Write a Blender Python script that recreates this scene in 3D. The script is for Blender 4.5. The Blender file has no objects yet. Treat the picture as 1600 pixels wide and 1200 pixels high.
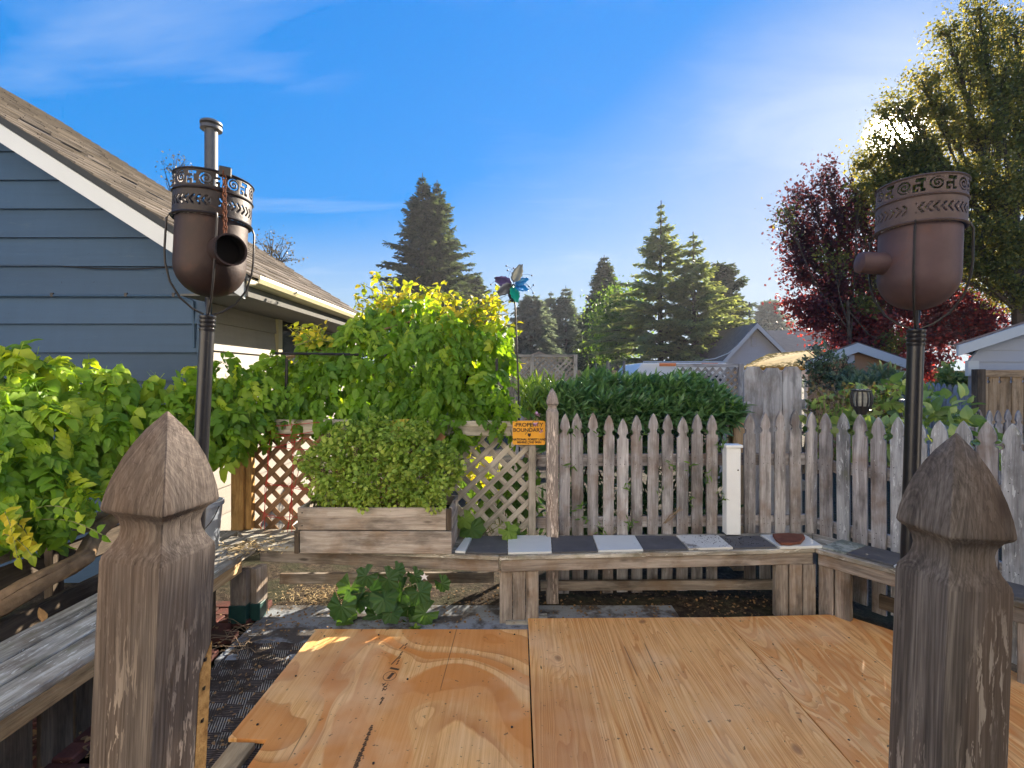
import bpy, bmesh, math, random
import numpy as np
from mathutils import Vector, Matrix

R = math.radians
random.seed(7)
rng = np.random.default_rng(7)
scene = bpy.context.scene
COL = scene.collection

# ------------------------------------------------------------------ camera, light, exposure
CAMZ = 1.53
F = 760.0            # focal length in pixels of the 1600 px wide picture
U0, V0 = 808.0, 591.0
cam_d = bpy.data.cameras.new("camera")
cam = bpy.data.objects.new("camera", cam_d)
COL.objects.link(cam)
cam.location = (0, 0, CAMZ)
cam.rotation_euler = (R(90), 0, 0)
cam_d.sensor_width = 36
cam_d.lens = F / 1600 * 36
cam_d.shift_x = -8 / 1600
cam_d.shift_y = -9 / 1600
cam_d.clip_start = 0.02
cam_d.clip_end = 3000
scene.camera = cam

SUN_AZ = math.atan2(595, 760)      # clockwise from +Y
SUN_EL = R(21.6)
sun_dir = Vector((math.sin(SUN_AZ) * math.cos(SUN_EL), math.cos(SUN_AZ) * math.cos(SUN_EL), math.sin(SUN_EL)))
sd = bpy.data.lights.new("sun", 'SUN')
sd.energy = 3.6
sd.angle = R(0.5)
sd.color = (1.0, 0.87, 0.70)
so = bpy.data.objects.new("sun", sd)
COL.objects.link(so)
so.rotation_euler = (-sun_dir).to_track_quat('-Z', 'Y').to_euler()
so.location = (10, 12, 12)

world = bpy.data.worlds.new("World")
scene.world = world
world.use_nodes = True
wt = world.node_tree
wt.nodes.clear()
def wn(t, **k):
    n = wt.nodes.new(t)
    for a, b in k.items():
        setattr(n, a, b)
    return n
def wl(a, b): wt.links.new(a, b)
sky = wn('ShaderNodeTexSky', sky_type='NISHITA')
sky.sun_disc = False
sky.sun_elevation = SUN_EL
sky.sun_rotation = SUN_AZ
sky.altitude = 50
sky.air_density = 1.0
sky.dust_density = 0.15
sky.ozone_density = 1.6
tc = wn('ShaderNodeTexCoord')
sep = wn('ShaderNodeSeparateXYZ'); wl(tc.outputs['Generated'], sep.inputs[0])
hs = wn('ShaderNodeHueSaturation'); hs.inputs['Saturation'].default_value = 1.45; hs.inputs['Hue'].default_value = 0.5
# roll the brightest part of the sky off softly, as the photograph's exposure does
lum = wn('ShaderNodeVectorMath', operation='DOT_PRODUCT'); wl(sky.outputs[0], lum.inputs[0]); lum.inputs[1].default_value = (0.3, 0.5, 0.2)
l1 = wn('ShaderNodeMath', operation='MULTIPLY_ADD'); wl(lum.outputs['Value'], l1.inputs[0]); l1.inputs[1].default_value = 1.05; l1.inputs[2].default_value = 1.0
l2 = wn('ShaderNodeMath', operation='DIVIDE'); l2.inputs[0].default_value = 1.0; wl(l1.outputs[0], l2.inputs[1])
cs = wn('ShaderNodeVectorMath', operation='SCALE'); wl(sky.outputs[0], cs.inputs[0]); wl(l2.outputs[0], cs.inputs['Scale'])
tn = wn('ShaderNodeVectorMath', operation='MULTIPLY'); wl(cs.outputs[0], tn.inputs[0]); tn.inputs[1].default_value = (0.80, 1.01, 1.27)
wl(tn.outputs[0], hs.inputs['Color'])
st_ = wn('ShaderNodeMath', operation='MULTIPLY_ADD'); wl(l2.outputs[0], st_.inputs[0]); st_.inputs[1].default_value = 4.2; st_.inputs[2].default_value = 0.36
st2 = wn('ShaderNodeMath', operation='MINIMUM'); wl(st_.outputs[0], st2.inputs[0]); st2.inputs[1].default_value = 1.5
wl(st2.outputs[0], hs.inputs['Saturation'])
# thin cirrus: noise on the direction projected to a high layer
mz = wn('ShaderNodeMath', operation='MAXIMUM'); wl(sep.outputs[2], mz.inputs[0]); mz.inputs[1].default_value = 0.02
mz2 = wn('ShaderNodeMath', operation='ADD'); wl(mz.outputs[0], mz2.inputs[0]); mz2.inputs[1].default_value = 0.12
dx = wn('ShaderNodeMath', operation='DIVIDE'); wl(sep.outputs[0], dx.inputs[0]); wl(mz2.outputs[0], dx.inputs[1])
dy = wn('ShaderNodeMath', operation='DIVIDE'); wl(sep.outputs[1], dy.inputs[0]); wl(mz2.outputs[0], dy.inputs[1])
cmb = wn('ShaderNodeCombineXYZ'); wl(dx.outputs[0], cmb.inputs[0]); wl(dy.outputs[0], cmb.inputs[1])
mp = wn('ShaderNodeMapping'); wl(cmb.outputs[0], mp.inputs[0])
mp.inputs['Rotation'].default_value = (0, 0, R(24)); mp.inputs['Scale'].default_value = (0.5, 1.5, 1)
mp.inputs['Location'].default_value = (4.3, 2.4, 0)
cn = wn('ShaderNodeTexNoise'); wl(mp.outputs[0], cn.inputs['Vector'])
cn.inputs['Scale'].default_value = 1.5; cn.inputs['Detail'].default_value = 7; cn.inputs['Roughness'].default_value = 0.55; cn.inputs['Distortion'].default_value = 0.7
cr = wn('ShaderNodeValToRGB'); wl(cn.outputs['Fac'], cr.inputs[0])
cr.color_ramp.elements[0].position = 0.52; cr.color_ramp.elements[0].color = (0, 0, 0, 1)
cr.color_ramp.elements[1].position = 0.76; cr.color_ramp.elements[1].color = (0.27, 0.27, 0.27, 1)
up = wn('ShaderNodeMapRange'); wl(sep.outputs[2], up.inputs[0])
up.inputs[1].default_value = -0.02; up.inputs[2].default_value = 0.10
cm = wn('ShaderNodeMath', operation='MULTIPLY'); wl(cr.outputs[0], cm.inputs[0]); wl(up.outputs[0], cm.inputs[1])
mixc = wn('ShaderNodeMixRGB', blend_type='MIX'); wl(cm.outputs[0], mixc.inputs[0]); wl(hs.outputs[0], mixc.inputs[1])
mixc.inputs[2].default_value = (1.35, 1.5, 1.7, 1)
# the sun itself and the bright air round it, seen in the sky
nrm = wn('ShaderNodeVectorMath', operation='NORMALIZE'); wl(tc.outputs['Generated'], nrm.inputs[0])
dt = wn('ShaderNodeVectorMath', operation='DOT_PRODUCT'); wl(nrm.outputs[0], dt.inputs[0]); dt.inputs[1].default_value = sun_dir
disc0 = wn('ShaderNodeMapRange', interpolation_type='LINEAR'); wl(dt.outputs['Value'], disc0.inputs[0])
disc0.inputs[1].default_value = math.cos(R(3.0)); disc0.inputs[2].default_value = 1.0; disc0.inputs[3].default_value = 0; disc0.inputs[4].default_value = 1.0
disc1 = wn('ShaderNodeMath', operation='POWER'); wl(disc0.outputs[0], disc1.inputs[0]); disc1.inputs[1].default_value = 4.0
disc = wn('ShaderNodeMath', operation='MULTIPLY'); wl(disc1.outputs[0], disc.inputs[0]); disc.inputs[1].default_value = 130
adds = wn('ShaderNodeVectorMath', operation='SCALE'); adds.inputs[0].default_value = (1.0, 0.93, 0.78); wl(disc.outputs[0], adds.inputs['Scale'])
au0 = wn('ShaderNodeMapRange', interpolation_type='LINEAR'); wl(dt.outputs['Value'], au0.inputs[0])
au0.inputs[1].default_value = math.cos(R(26)); au0.inputs[2].default_value = 1.0; au0.inputs[3].default_value = 0; au0.inputs[4].default_value = 1.0
au1 = wn('ShaderNodeMath', operation='POWER'); wl(au0.outputs[0], au1.inputs[0]); au1.inputs[1].default_value = 14.0
au = wn('ShaderNodeMath', operation='MULTIPLY'); wl(au1.outputs[0], au.inputs[0]); au.inputs[1].default_value = 0.35
aus = wn('ShaderNodeVectorMath', operation='SCALE'); aus.inputs[0].default_value = (1.0, 0.95, 0.84); wl(au.outputs[0], aus.inputs['Scale'])
ad1 = wn('ShaderNodeVectorMath', operation='ADD'); wl(adds.outputs[0], ad1.inputs[0]); wl(aus.outputs[0], ad1.inputs[1])
adds = ad1
fin = wn('ShaderNodeVectorMath', operation='ADD')
hzf = wn('ShaderNodeMapRange', interpolation_type='SMOOTHSTEP'); wl(sep.outputs[2], hzf.inputs[0])
hzf.inputs[1].default_value = 0.30; hzf.inputs[2].default_value = -0.02; hzf.inputs[3].default_value = 0.0; hzf.inputs[4].default_value = 0.75
mixh = wn('ShaderNodeMixRGB', blend_type='MIX'); wl(hzf.outputs[0], mixh.inputs[0]); wl(mixc.outputs[0], mixh.inputs[1]); mixh.inputs[2].default_value = (1.05, 1.28, 1.50, 1)
wl(mixh.outputs[0], fin.inputs[0]); wl(adds.outputs[0], fin.inputs[1])
bg = wn('ShaderNodeBackground'); bg.inputs['Strength'].default_value = 0.115
wl(fin.outputs[0], bg.inputs['Color'])
wo = wn('ShaderNodeOutputWorld'); wl(bg.outputs[0], wo.inputs['Surface'])

scene.view_settings.view_transform = 'Standard'
scene.view_settings.look = 'None'
scene.view_settings.gamma = 1
scene.view_settings.use_curve_mapping = False
scene.view_settings.exposure = 2.5
scene.cycles.max_bounces = 8
scene.cycles.transparent_max_bounces = 8
scene.cycles.use_denoising = True

# ------------------------------------------------------------------ helpers
def atY(px, py, Y):
    """the point at depth Y that the lens sees at photo pixel px, py"""
    return Vector(((px - U0) * Y / F, Y, CAMZ - (py - V0) * Y / F))
def atZ(px, py, z):
    Y = (CAMZ - z) * F / (py - V0)
    return Vector(((px - U0) * Y / F, Y, z))

MAT = {}
class Mat:
    """small node-graph writer"""
    def __init__(s, name, rough=0.7, spec=0.3, metal=0.0):
        m = bpy.data.materials.new(name); m.use_nodes = True
        s.m = m; s.t = m.node_tree; s.t.nodes.clear()
        s.b = s.node('ShaderNodeBsdfPrincipled')
        s.b.inputs['Roughness'].default_value = rough
        s.b.inputs['Specular IOR Level'].default_value = spec
        s.b.inputs['Metallic'].default_value = metal
        s.o = s.node('ShaderNodeOutputMaterial')
        s.link(s.b.outputs[0], s.o.inputs[0])
        MAT[name] = m
    def node(s, t, **k):
        n = s.t.nodes.new(t)
        for a, b in k.items(): setattr(n, a, b)
        return n
    def link(s, a, b): s.t.links.new(a, b)
    def put(s, sock, v):
        if isinstance(v, (int, float)): sock.default_value = v
        elif isinstance(v, (tuple, list, Vector)):
            v = tuple(v)
            sock.default_value = v if len(v) == len(sock.default_value) else v + (1,)
        else: s.link(v, sock)
    def math(s, op, a, b=0.0, c=None, clamp=False):
        n = s.node('ShaderNodeMath', operation=op, use_clamp=clamp)
        s.put(n.inputs[0], a); s.put(n.inputs[1], b)
        if c is not None: s.put(n.inputs[2], c)
        return n.outputs[0]
    def vmul(s, v, k):
        n = s.node('ShaderNodeVectorMath', operation='MULTIPLY'); s.put(n.inputs[0], v); s.put(n.inputs[1], k); return n.outputs[0]
    def vadd(s, v, k):
        n = s.node('ShaderNodeVectorMath', operation='ADD'); s.put(n.inputs[0], v); s.put(n.inputs[1], k); return n.outputs[0]
    def coord(s, rnd=True):
        c = s.node('ShaderNodeTexCoord').outputs['Object']
        if rnd:
            r = s.rand()
            k = s.node('ShaderNodeVectorMath', operation='SCALE'); k.inputs[0].default_value = (13.1, 7.7, 23.3); s.link(r, k.inputs['Scale'])
            c = s.vadd(c, k.outputs[0])
        return c
    def rand(s): return s.node('ShaderNodeObjectInfo').outputs['Random']
    def noise(s, v, scale=5, detail=4, rough=0.55, dist=0.0, col=False):
        n = s.node('ShaderNodeTexNoise'); s.put(n.inputs['Vector'], v)
        n.inputs['Scale'].default_value = scale; n.inputs['Detail'].default_value = detail
        n.inputs['Roughness'].default_value = rough; n.inputs['Distortion'].default_value = dist
        return n.outputs['Color' if col else 'Fac']
    def ramp(s, f, stops, interp='LINEAR'):
        n = s.node('ShaderNodeValToRGB'); s.link(f, n.inputs[0]); e = n.color_ramp.elements
        n.color_ramp.interpolation = interp
        while len(e) < len(stops): e.new(0.5)
        for i, (p, c) in enumerate(stops):
            e[i].position = p
            e[i].color = (c, c, c, 1) if isinstance(c, (int, float)) else tuple(c) + (1,)
        return n.outputs[0]
    def mix(s, f, a, b, mode='MIX'):
        n = s.node('ShaderNodeMixRGB', blend_type=mode); s.put(n.inputs[0], f); s.put(n.inputs[1], a); s.put(n.inputs[2], b)
        return n.outputs[0]
    def bump(s, h, strength=0.5, dist=0.005):
        n = s.node('ShaderNodeBump'); n.inputs['Strength'].default_value = strength; n.inputs['Distance'].default_value = dist
        s.link(h, n.inputs['Height']); s.link(n.outputs[0], s.b.inputs['Normal'])
    def base(s, c): s.put(s.b.inputs['Base Color'], c)

def wood(name, dark, mid, light, var=0.35, streak=1.0, fleck=None, fleck_pos=0.62, moss=0.0, brown=None, rough=0.85, bump=0.7):
    """weathered board, grain along local X"""
    s = Mat(name, rough, 0.15)
    c = s.coord()
    wob = s.noise(c, 3, 2, 0.5)
    cw = s.vadd(c, s.vmul(s.noise(c, 2.2, 1, 0.5, col=True), (0, 0.05, 0.05)))
    a = s.noise(s.vmul(cw, (1.3, 26, 26)), 1.0, 5, 0.6, 0.3)
    fine = s.noise(s.vmul(cw, (7, 190, 190)), 1.0, 3, 0.6)
    g = s.math('ADD', s.math('MULTIPLY', a, 0.68 * streak), s.math('MULTIPLY', fine, 1 - 0.68 * streak))
    col = s.ramp(g, [(0.30, dark), (0.5, mid), (0.68, light)])
    st = s.noise(c, 4.5, 4, 0.6)
    if brown:
        col = s.mix(s.ramp(st, [(0.48, 0.0), (0.66, 0.75)]), col, s.mix(g, tuple(x * 0.55 for x in brown), brown))
    blot = s.ramp(s.noise(s.vmul(c, (3, 9, 9)), 1, 5, 0.65), [(0.36, 0.55), (0.52, 1.0)])
    col = s.mix(1.0, col, blot, 'MULTIPLY')
    if fleck:
        fl = s.noise(s.vmul(c, (9, 55, 55)), 1.0, 4, 0.7, 0.5)
        m = s.math('MULTIPLY', s.ramp(fl, [(fleck_pos, 0.0), (fleck_pos + 0.03, 1.0)]), 0.8)
        col = s.mix(m, col, fleck)
    if moss:
        mm = s.math('MULTIPLY', s.ramp(s.noise(c, 7, 6, 0.7), [(0.55, 0.0), (0.7, 1.0)]), moss)
        col = s.mix(mm, col, (0.16, 0.17, 0.09))
    # knots
    v = s.node('ShaderNodeTexVoronoi'); s.link(s.vmul(c, (2.6, 9, 9)), v.inputs['Vector']); v.inputs['Scale'].default_value = 1
    kn = s.ramp(v.outputs['Distance'], [(0.05, 1.0), (0.11, 0.0)])
    col = s.mix(s.math('MULTIPLY', kn, 0.75), col, tuple(x * 0.4 for x in dark))
    val = s.math('ADD', s.math('MULTIPLY', s.rand(), var), 1 - var / 2)
    hv = s.node('ShaderNodeHueSaturation'); s.link(val, hv.inputs['Value']); s.link(col, hv.inputs['Color'])
    s.base(hv.outputs[0])
    s.bump(s.math('ADD', g, s.math('MULTIPLY', fine, 0.6)), bump, 0.003)
    return s.m

GREY_L = (0.42, 0.385, 0.355); GREY_M = (0.27, 0.245, 0.22); GREY_D = (0.10, 0.088, 0.08)
wood('picket_wood', (0.126, 0.115, 0.110), (0.308, 0.296, 0.297), (0.500, 0.496, 0.501), 0.42, fleck=(0.559, 0.583, 0.583), fleck_pos=0.66, brown=(0.259, 0.194, 0.154))
wood('picket_wood_lichen', (0.144, 0.143, 0.143), (0.327, 0.338, 0.352), (0.520, 0.543, 0.561), 0.3, fleck=(0.636, 0.676, 0.682), fleck_pos=0.60, moss=0.5)
wood('bench_wood', (0.10, 0.085, 0.072), (0.26, 0.225, 0.19), (0.42, 0.38, 0.335), 0.3, brown=(0.24, 0.165, 0.105))
wood('bench_top_wood', (0.104, 0.093, 0.070), (0.331, 0.312, 0.260), (0.580, 0.561, 0.500), 0.25, fleck=(0.621, 0.624, 0.570), fleck_pos=0.60, moss=0.5, brown=(0.166, 0.115, 0.070))
wood('planter_wood', (0.166, 0.135, 0.115), (0.373, 0.327, 0.280), (0.559, 0.509, 0.450), 0.25, brown=(0.342, 0.249, 0.170))
wood('lattice_grey', (0.166, 0.145, 0.120), (0.352, 0.323, 0.270), (0.487, 0.447, 0.390), 0.3)
wood('lattice_brown', (0.135, 0.083, 0.045), (0.259, 0.161, 0.090), (0.352, 0.228, 0.130), 0.25)
wood('cedar_post', (0.207, 0.104, 0.035), (0.435, 0.249, 0.090), (0.580, 0.375, 0.150), 0.2)
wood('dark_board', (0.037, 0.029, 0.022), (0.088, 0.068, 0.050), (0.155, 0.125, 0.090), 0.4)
wood('fence_grey', (0.193, 0.194, 0.204), (0.327, 0.333, 0.352), (0.453, 0.471, 0.501), 0.3, brown=(0.327, 0.287, 0.264), bump=0.4)
wood('fence_tan', (0.207, 0.135, 0.075), (0.394, 0.280, 0.170), (0.538, 0.416, 0.280), 0.45, bump=0.4)
wood('scrap_wood', (0.207, 0.125, 0.060), (0.435, 0.312, 0.170), (0.570, 0.436, 0.270), 0.2)

def post_wood(name='post_timber', gain=1.0, wr=1.0):
    """solid timber with growth rings, so cut faces show contour grain; long axis Z"""
    s = Mat(name, 0.8, 0.2)
    c = s.coord()
    cw = s.vadd(c, s.vmul(s.noise(s.vmul(c, (5, 5, 2.2)), 1, 2, 0.5, col=True), (0.035, 0.035, 0)))
    sp = s.node('ShaderNodeSeparateXYZ'); s.link(s.vadd(s.node('ShaderNodeTexCoord').outputs['Object'], s.vmul(s.noise(s.vmul(c, (9, 9, 2.4)), 1, 2, 0.5, col=True), (0.018, 0.018, 0))), sp.inputs[0])
    x = s.math('ADD', sp.outputs[0], 0.055); y = s.math('ADD', sp.outputs[1], -0.03)
    r = s.math('SQRT', s.math('ADD', s.math('MULTIPLY', x, x), s.math('MULTIPLY', y, y)))
    cx_ = s.node('ShaderNodeCombineXYZ'); s.link(s.math('MULTIPLY', r, 640), cx_.inputs[0]); s.link(s.math('MULTIPLY', sp.outputs[2], 0.6), cx_.inputs[2])
    ring = s.noise(cx_.outputs[0], 1.0, 3, 0.6)
    fine = s.noise(s.vmul(c, (230, 230, 9)), 1, 4, 0.6)
    streak = s.noise(s.vmul(cw, (38, 38, 1.6)), 1, 4, 0.6)
    g = s.math('ADD', s.math('MULTIPLY', ring, 0.30), s.math('ADD', s.math('MULTIPLY', fine, 0.36), s.math('MULTIPLY', streak, 0.34)))
    col = s.ramp(g, [(0.36, (0.050, 0.043, 0.040)), (0.50, (0.125, 0.109, 0.10)), (0.64, (0.25, 0.225, 0.205))])
    # old stain still brown in places, greyer near the top
    blot = s.noise(s.vmul(c, (9, 9, 2)), 1, 4, 0.6)
    col = s.mix(s.ramp(blot, [(0.45, 0.0), (0.62, 0.55)]), col, s.mix(g, (0.06, 0.038, 0.026), (0.19, 0.132, 0.095)))
    fl = s.noise(s.vmul(c, (110, 110, 13)), 1.0, 4, 0.7, 0.4)
    patch = s.ramp(s.noise(s.vmul(c, (18, 18, 4)), 1, 3, 0.5), [(0.38, 0.0), (0.55, 1.0)])
    low = s.ramp(s.math('MULTIPLY', sp.outputs[2], 1.0), [(0.90, 1.0), (1.0, 0.0)])   # flaked stain below the carved head
    z0 = s.math('MULTIPLY', sp.outputs[2], 0.8)
    lowm = s.ramp(z0, [(0.92, 1.0), (1.0, 0.15)])
    m = s.math('MULTIPLY', s.math('MULTIPLY', s.ramp(fl, [(0.54, 0.0), (0.57, 0.9)]), patch), lowm)
    col = s.mix(m, col, (0.42, 0.37, 0.32))
    v = s.node('ShaderNodeTexVoronoi'); s.link(s.vmul(c, (11, 11, 4.2)), v.inputs['Vector']); v.inputs['Scale'].default_value = 1
    col = s.mix(s.ramp(v.outputs['Distance'], [(0.05, 0.9), (0.10, 0.5), (0.16, 0.0)]), col, (0.045, 0.03, 0.025))
    # a few drying cracks
    ck = s.noise(s.vmul(c, (46, 46, 1.0)), 1, 2, 0.5)
    crack = s.ramp(ck, [(0.505, 0.0), (0.512, 0.7), (0.519, 0.0)])
    col = s.mix(s.math('MULTIPLY', crack, 0.55), col, (0.04, 0.028, 0.02))
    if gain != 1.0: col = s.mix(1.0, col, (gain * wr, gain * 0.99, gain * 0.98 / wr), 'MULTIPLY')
    s.base(col)
    s.bump(s.math('SUBTRACT', s.math('ADD', s.math('MULTIPLY', ring, 0.22), fine), s.math('MULTIPLY', crack, 0.6)), 0.6, 0.0016)
post_wood()
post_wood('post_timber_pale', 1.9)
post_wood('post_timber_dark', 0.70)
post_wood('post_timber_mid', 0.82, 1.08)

def plywood(name, sx, sy, dens, orange, kx=3.0, seed=0.0, knots=0.5):
    s = Mat(name, 0.62, 0.25)
    c0 = s.node('ShaderNodeTexCoord').outputs['Object']
    c = s.vadd(c0, (seed, seed * 0.7, 0))
    v = s.node('ShaderNodeTexVoronoi'); s.link(s.vadd(s.vmul(c, (kx, kx * 0.75, 0)), s.vmul(s.noise(c, 4, 1, col=True), (0.3, 0.3, 0))), v.inputs['Vector']); v.inputs['Scale'].default_value = 1
    sc = s.node('ShaderNodeSeparateColor'); s.link(v.outputs['Color'], sc.inputs[0])
    keep = s.math('LESS_THAN', sc.outputs[0], knots)
    d = v.outputs['Distance']
    well = s.math('MULTIPLY', s.ramp(d, [(0.0, 1.0), (0.22, 0.25), (0.5, 0.0)]), keep)
    n = s.noise(s.vmul(c, (sx, sy, 1)), 1.0, 1.8, 0.45, 0.7)
    n = s.math('ADD', n, s.math('MULTIPLY', well, 0.12))
    fz = s.noise(s.vmul(c, (34, 7, 1)), 1, 4, 0.65)
    nn = s.math('ADD', n, s.math('MULTIPLY', fz, 0.008))
    band = s.math('FRACT', s.math('MULTIPLY', nn, dens))
    late = s.ramp(band, [(0.0, 0.0), (0.45, 0.10), (0.86, 0.8), (0.95, 1.0), (1.0, 0.0)])
    amp = s.ramp(s.noise(c, 2.3, 2, 0.5), [(0.35, 0.25), (0.6, 1.0)])
    big = s.math('FRACT', s.math('MULTIPLY', nn, dens * 0.27))
    zone = s.ramp(big, [(0.0, 0.0), (0.04, 0.9), (0.30, 0.55), (0.34, 0.05), (0.60, 0.0), (0.62, 0.85), (0.80, 1.0), (0.82, 0.1), (1.0, 0.0)])
    fine = s.noise(s.vmul(c, (210, 4.0, 1)), 1, 5, 0.7)
    mids = s.noise(s.vmul(c, (46, 0.9, 1)), 1, 4, 0.6)
    g = s.math('ADD', s.math('MULTIPLY', fine, 0.45), s.math('MULTIPLY', mids, 0.55))
    col = s.ramp(g, [(0.36, (0.60, 0.285, 0.08)), (0.50, (0.84, 0.46, 0.165)), (0.62, (0.90, 0.57, 0.25))])
    col = s.mix(s.math('MULTIPLY', s.math('MULTIPLY', late, amp), 0.78), col, (0.46, 0.15, 0.03))
    col = s.mix(s.math('MULTIPLY', zone, orange), col, (0.66, 0.24, 0.05))
    pale = s.ramp(s.noise(c, 1.6, 4, 0.6), [(0.50, 0.0), (0.66, 0.45)])
    col = s.mix(pale, col, (0.83, 0.56, 0.31))
    red = s.ramp(s.noise(s.vadd(c, (5, 3, 0)), 1.3, 3, 0.55), [(0.55, 0.0), (0.68, 0.5)])
    col = s.mix(red, col, (0.48, 0.17, 0.045))
    k1 = s.math('MULTIPLY', s.ramp(d, [(0.030, 1.0), (0.075, 0.55), (0.10, 0.0)]), keep)
    k2 = s.math('MULTIPLY', s.ramp(d, [(0.010, 1.0), (0.032, 0.0)]), keep)
    col = s.mix(s.math('MULTIPLY', k1, 0.85), col, (0.27, 0.115, 0.05))
    col = s.mix(k2, col, (0.07, 0.03, 0.015))
    # face checks: thin dark splits along the grain, and a little dirt
    ck = s.noise(s.vadd(s.vmul(c, (2.6, 0.05, 1)), (9, 0, 0)), 1, 1, 0.4)
    crack = s.math('MULTIPLY', s.ramp(ck, [(0.4985, 0.0), (0.5, 0.85), (0.5015, 0.0)]), s.ramp(s.noise(c, 1.4, 2, 0.5), [(0.54, 0.0), (0.56, 1.0)]))
    col = s.mix(crack, col, (0.10, 0.05, 0.025))
    dirt = s.ramp(s.noise(c, 38, 3, 0.6), [(0.67, 0.0), (0.72, 0.8)])
    col = s.mix(dirt, col, (0.13, 0.07, 0.035))
    soil = s.ramp(s.noise(c, 2.6, 5, 0.65), [(0.48, 0.0), (0.75, 0.35)])
    col = s.mix(s.math('MULTIPLY', soil, 0.6), col, (0.34, 0.20, 0.105))
    s.base(col)
    s.bump(s.math('ADD', s.math('MULTIPLY', late, 0.4), fine), 0.35, 0.0012)
plywood('plywood_flame', 1.7, 0.9, 13, 0.95, 2.6, 3.7, 0.42)
plywood('plywood_straight', 4.6, 0.26, 42, 0.30, 3.6, 11.3, 0.5)
plywood('plywood_wavy', 3.2, 0.6, 32, 0.75, 3.9, 17.9, 0.6)

def simple(name, c, rough=0.6, spec=0.3, metal=0.0, var=0.12, scale=20, bump=0.0, spots=None):
    s = Mat(name, rough, spec, metal)
    co = s.coord()
    n = s.noise(co, scale, 5, 0.6)
    col = s.mix(n, tuple(x * (1 - var * 2) for x in c), tuple(min(1, x * (1 + var * 2)) for x in c))
    if spots:
        col = s.mix(s.ramp(s.noise(co, scale * 0.6, 6, 0.7), [(spots[0], 0.0), (spots[0] + 0.08, spots[2] if len(spots) > 2 else 0.9)]), col, spots[1])
    s.base(col)
    if bump: s.bump(s.noise(co, scale * 3, 5, 0.65), bump, 0.004)
    return s.m
simple('white_paint_wood', (0.72, 0.75, 0.75), 0.5, 0.4, 0, 0.03, 12, 0.1, spots=(0.70, (0.45, 0.44, 0.40), 0.5))
simple('iron_black', (0.028, 0.026, 0.027), 0.42, 0.5, 0.5, 0.3, 40, 0.15)
simple('pole_enamel', (0.010, 0.010, 0.013), 0.32, 0.5, 0.0, 0.3, 60, 0.05, spots=(0.66, (0.20, 0.19, 0.18), 0.6))
simple('rusted_iron', (0.024, 0.013, 0.012), 0.55, 0.4, 0.35, 0.3, 16, 0.2, spots=(0.55, (0.042, 0.019, 0.015)))
simple('rusted_iron_dusty', (0.078, 0.050, 0.056), 0.6, 0.4, 0.3, 0.2, 14, 0.2, spots=(0.56, (0.10, 0.05, 0.042), 0.6))
simple('band_iron_dusty', (0.085, 0.062, 0.060), 0.6, 0.4, 0.3, 0.25, 30, 0.25, spots=(0.58, (0.09, 0.055, 0.045)))
simple('band_iron', (0.020, 0.016, 0.017), 0.5, 0.4, 0.4, 0.3, 30, 0.25, spots=(0.58, (0.07, 0.035, 0.025)))
simple('hollow_shade', (0.006, 0.005, 0.005), 0.9, 0.1)  # near-black colour that paints the shade inside the pots and spout
simple('chain_rust', (0.11, 0.04, 0.022), 0.8, 0.2, 0.2, 0.4, 80)
simple('flue_metal', (0.085, 0.088, 0.095), 0.5, 0.5, 0.3, 0.2, 14)
simple('siding_cream', (0.80, 0.77, 0.72), 0.7, 0.2, 0, 0.04, 6)
simple('trim_white', (0.52, 0.55, 0.56), 0.5, 0.4, 0, 0.03, 6)
simple('gutter_cream', (0.42, 0.38, 0.24), 0.45, 0.4, 0, 0.06, 6)
simple('soffit_dark', (0.10, 0.10, 0.095), 0.8, 0.2)
simple('felt_dark', (0.045, 0.05, 0.055), 0.9, 0.1)
simple('tile_white', (0.60, 0.63, 0.62), 0.4, 0.45, 0, 0.05, 6, 0.05, spots=(0.63, (0.16, 0.15, 0.13), 0.7))
simple('tile_dirty', (0.60, 0.60, 0.56), 0.5, 0.4, 0, 0.06, 7, 0.1, spots=(0.54, (0.13, 0.11, 0.09)))
simple('tile_slate', (0.085, 0.085, 0.09), 0.6, 0.35, 0, 0.25, 9, 0.35, spots=(0.60, (0.15, 0.14, 0.135), 0.6))
simple('tile_moss', (0.16, 0.19, 0.17), 0.8, 0.2, 0, 0.25, 22, 0.6, spots=(0.48, (0.34, 0.37, 0.34)))
simple('slate_red', (0.15, 0.055, 0.035), 0.75, 0.25, 0, 0.35, 14, 0.6)
simple('sign_yellow', (0.72, 0.34, 0.025), 0.45, 0.45, 0, 0.07, 18, 0, spots=(0.68, (0.42, 0.20, 0.04), 0.7))
simple('ink_faded', (0.11, 0.065, 0.035), 0.7, 0.2, 0, 0.4, 120)
simple('print_black', (0.03, 0.025, 0.02), 0.6, 0.3)
simple('yellow_plastic', (0.42, 0.33, 0.03), 0.5, 0.4, 0, 0.15, 9)
simple('terracotta', (0.45, 0.22, 0.12), 0.7, 0.3)
simple('green_paint', (0.012, 0.05, 0.045), 0.5, 0.4, 0, 0.3, 14, 0.1, spots=(0.68, (0.3, 0.32, 0.30)))
simple('red_string', (0.38, 0.03, 0.03), 0.8, 0.2)
simple('bucket_grey', (0.30, 0.34, 0.40), 0.4, 0.5, 0.3, 0.12, 8)
simple('petal_pink', (0.62, 0.36, 0.50), 0.6, 0.2, 0, 0.15, 40)
simple('petal_white', (0.75, 0.75, 0.78), 0.6, 0.2, 0, 0.05)
simple('spin_purple', (0.11, 0.085, 0.26), 0.35, 0.5, 0.3, 0.2, 30)
simple('spin_grey', (0.14, 0.16, 0.20), 0.35, 0.5, 0.3, 0.2, 30)
simple('spin_olive', (0.17, 0.18, 0.15), 0.35, 0.5, 0.3, 0.2, 30)
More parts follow.
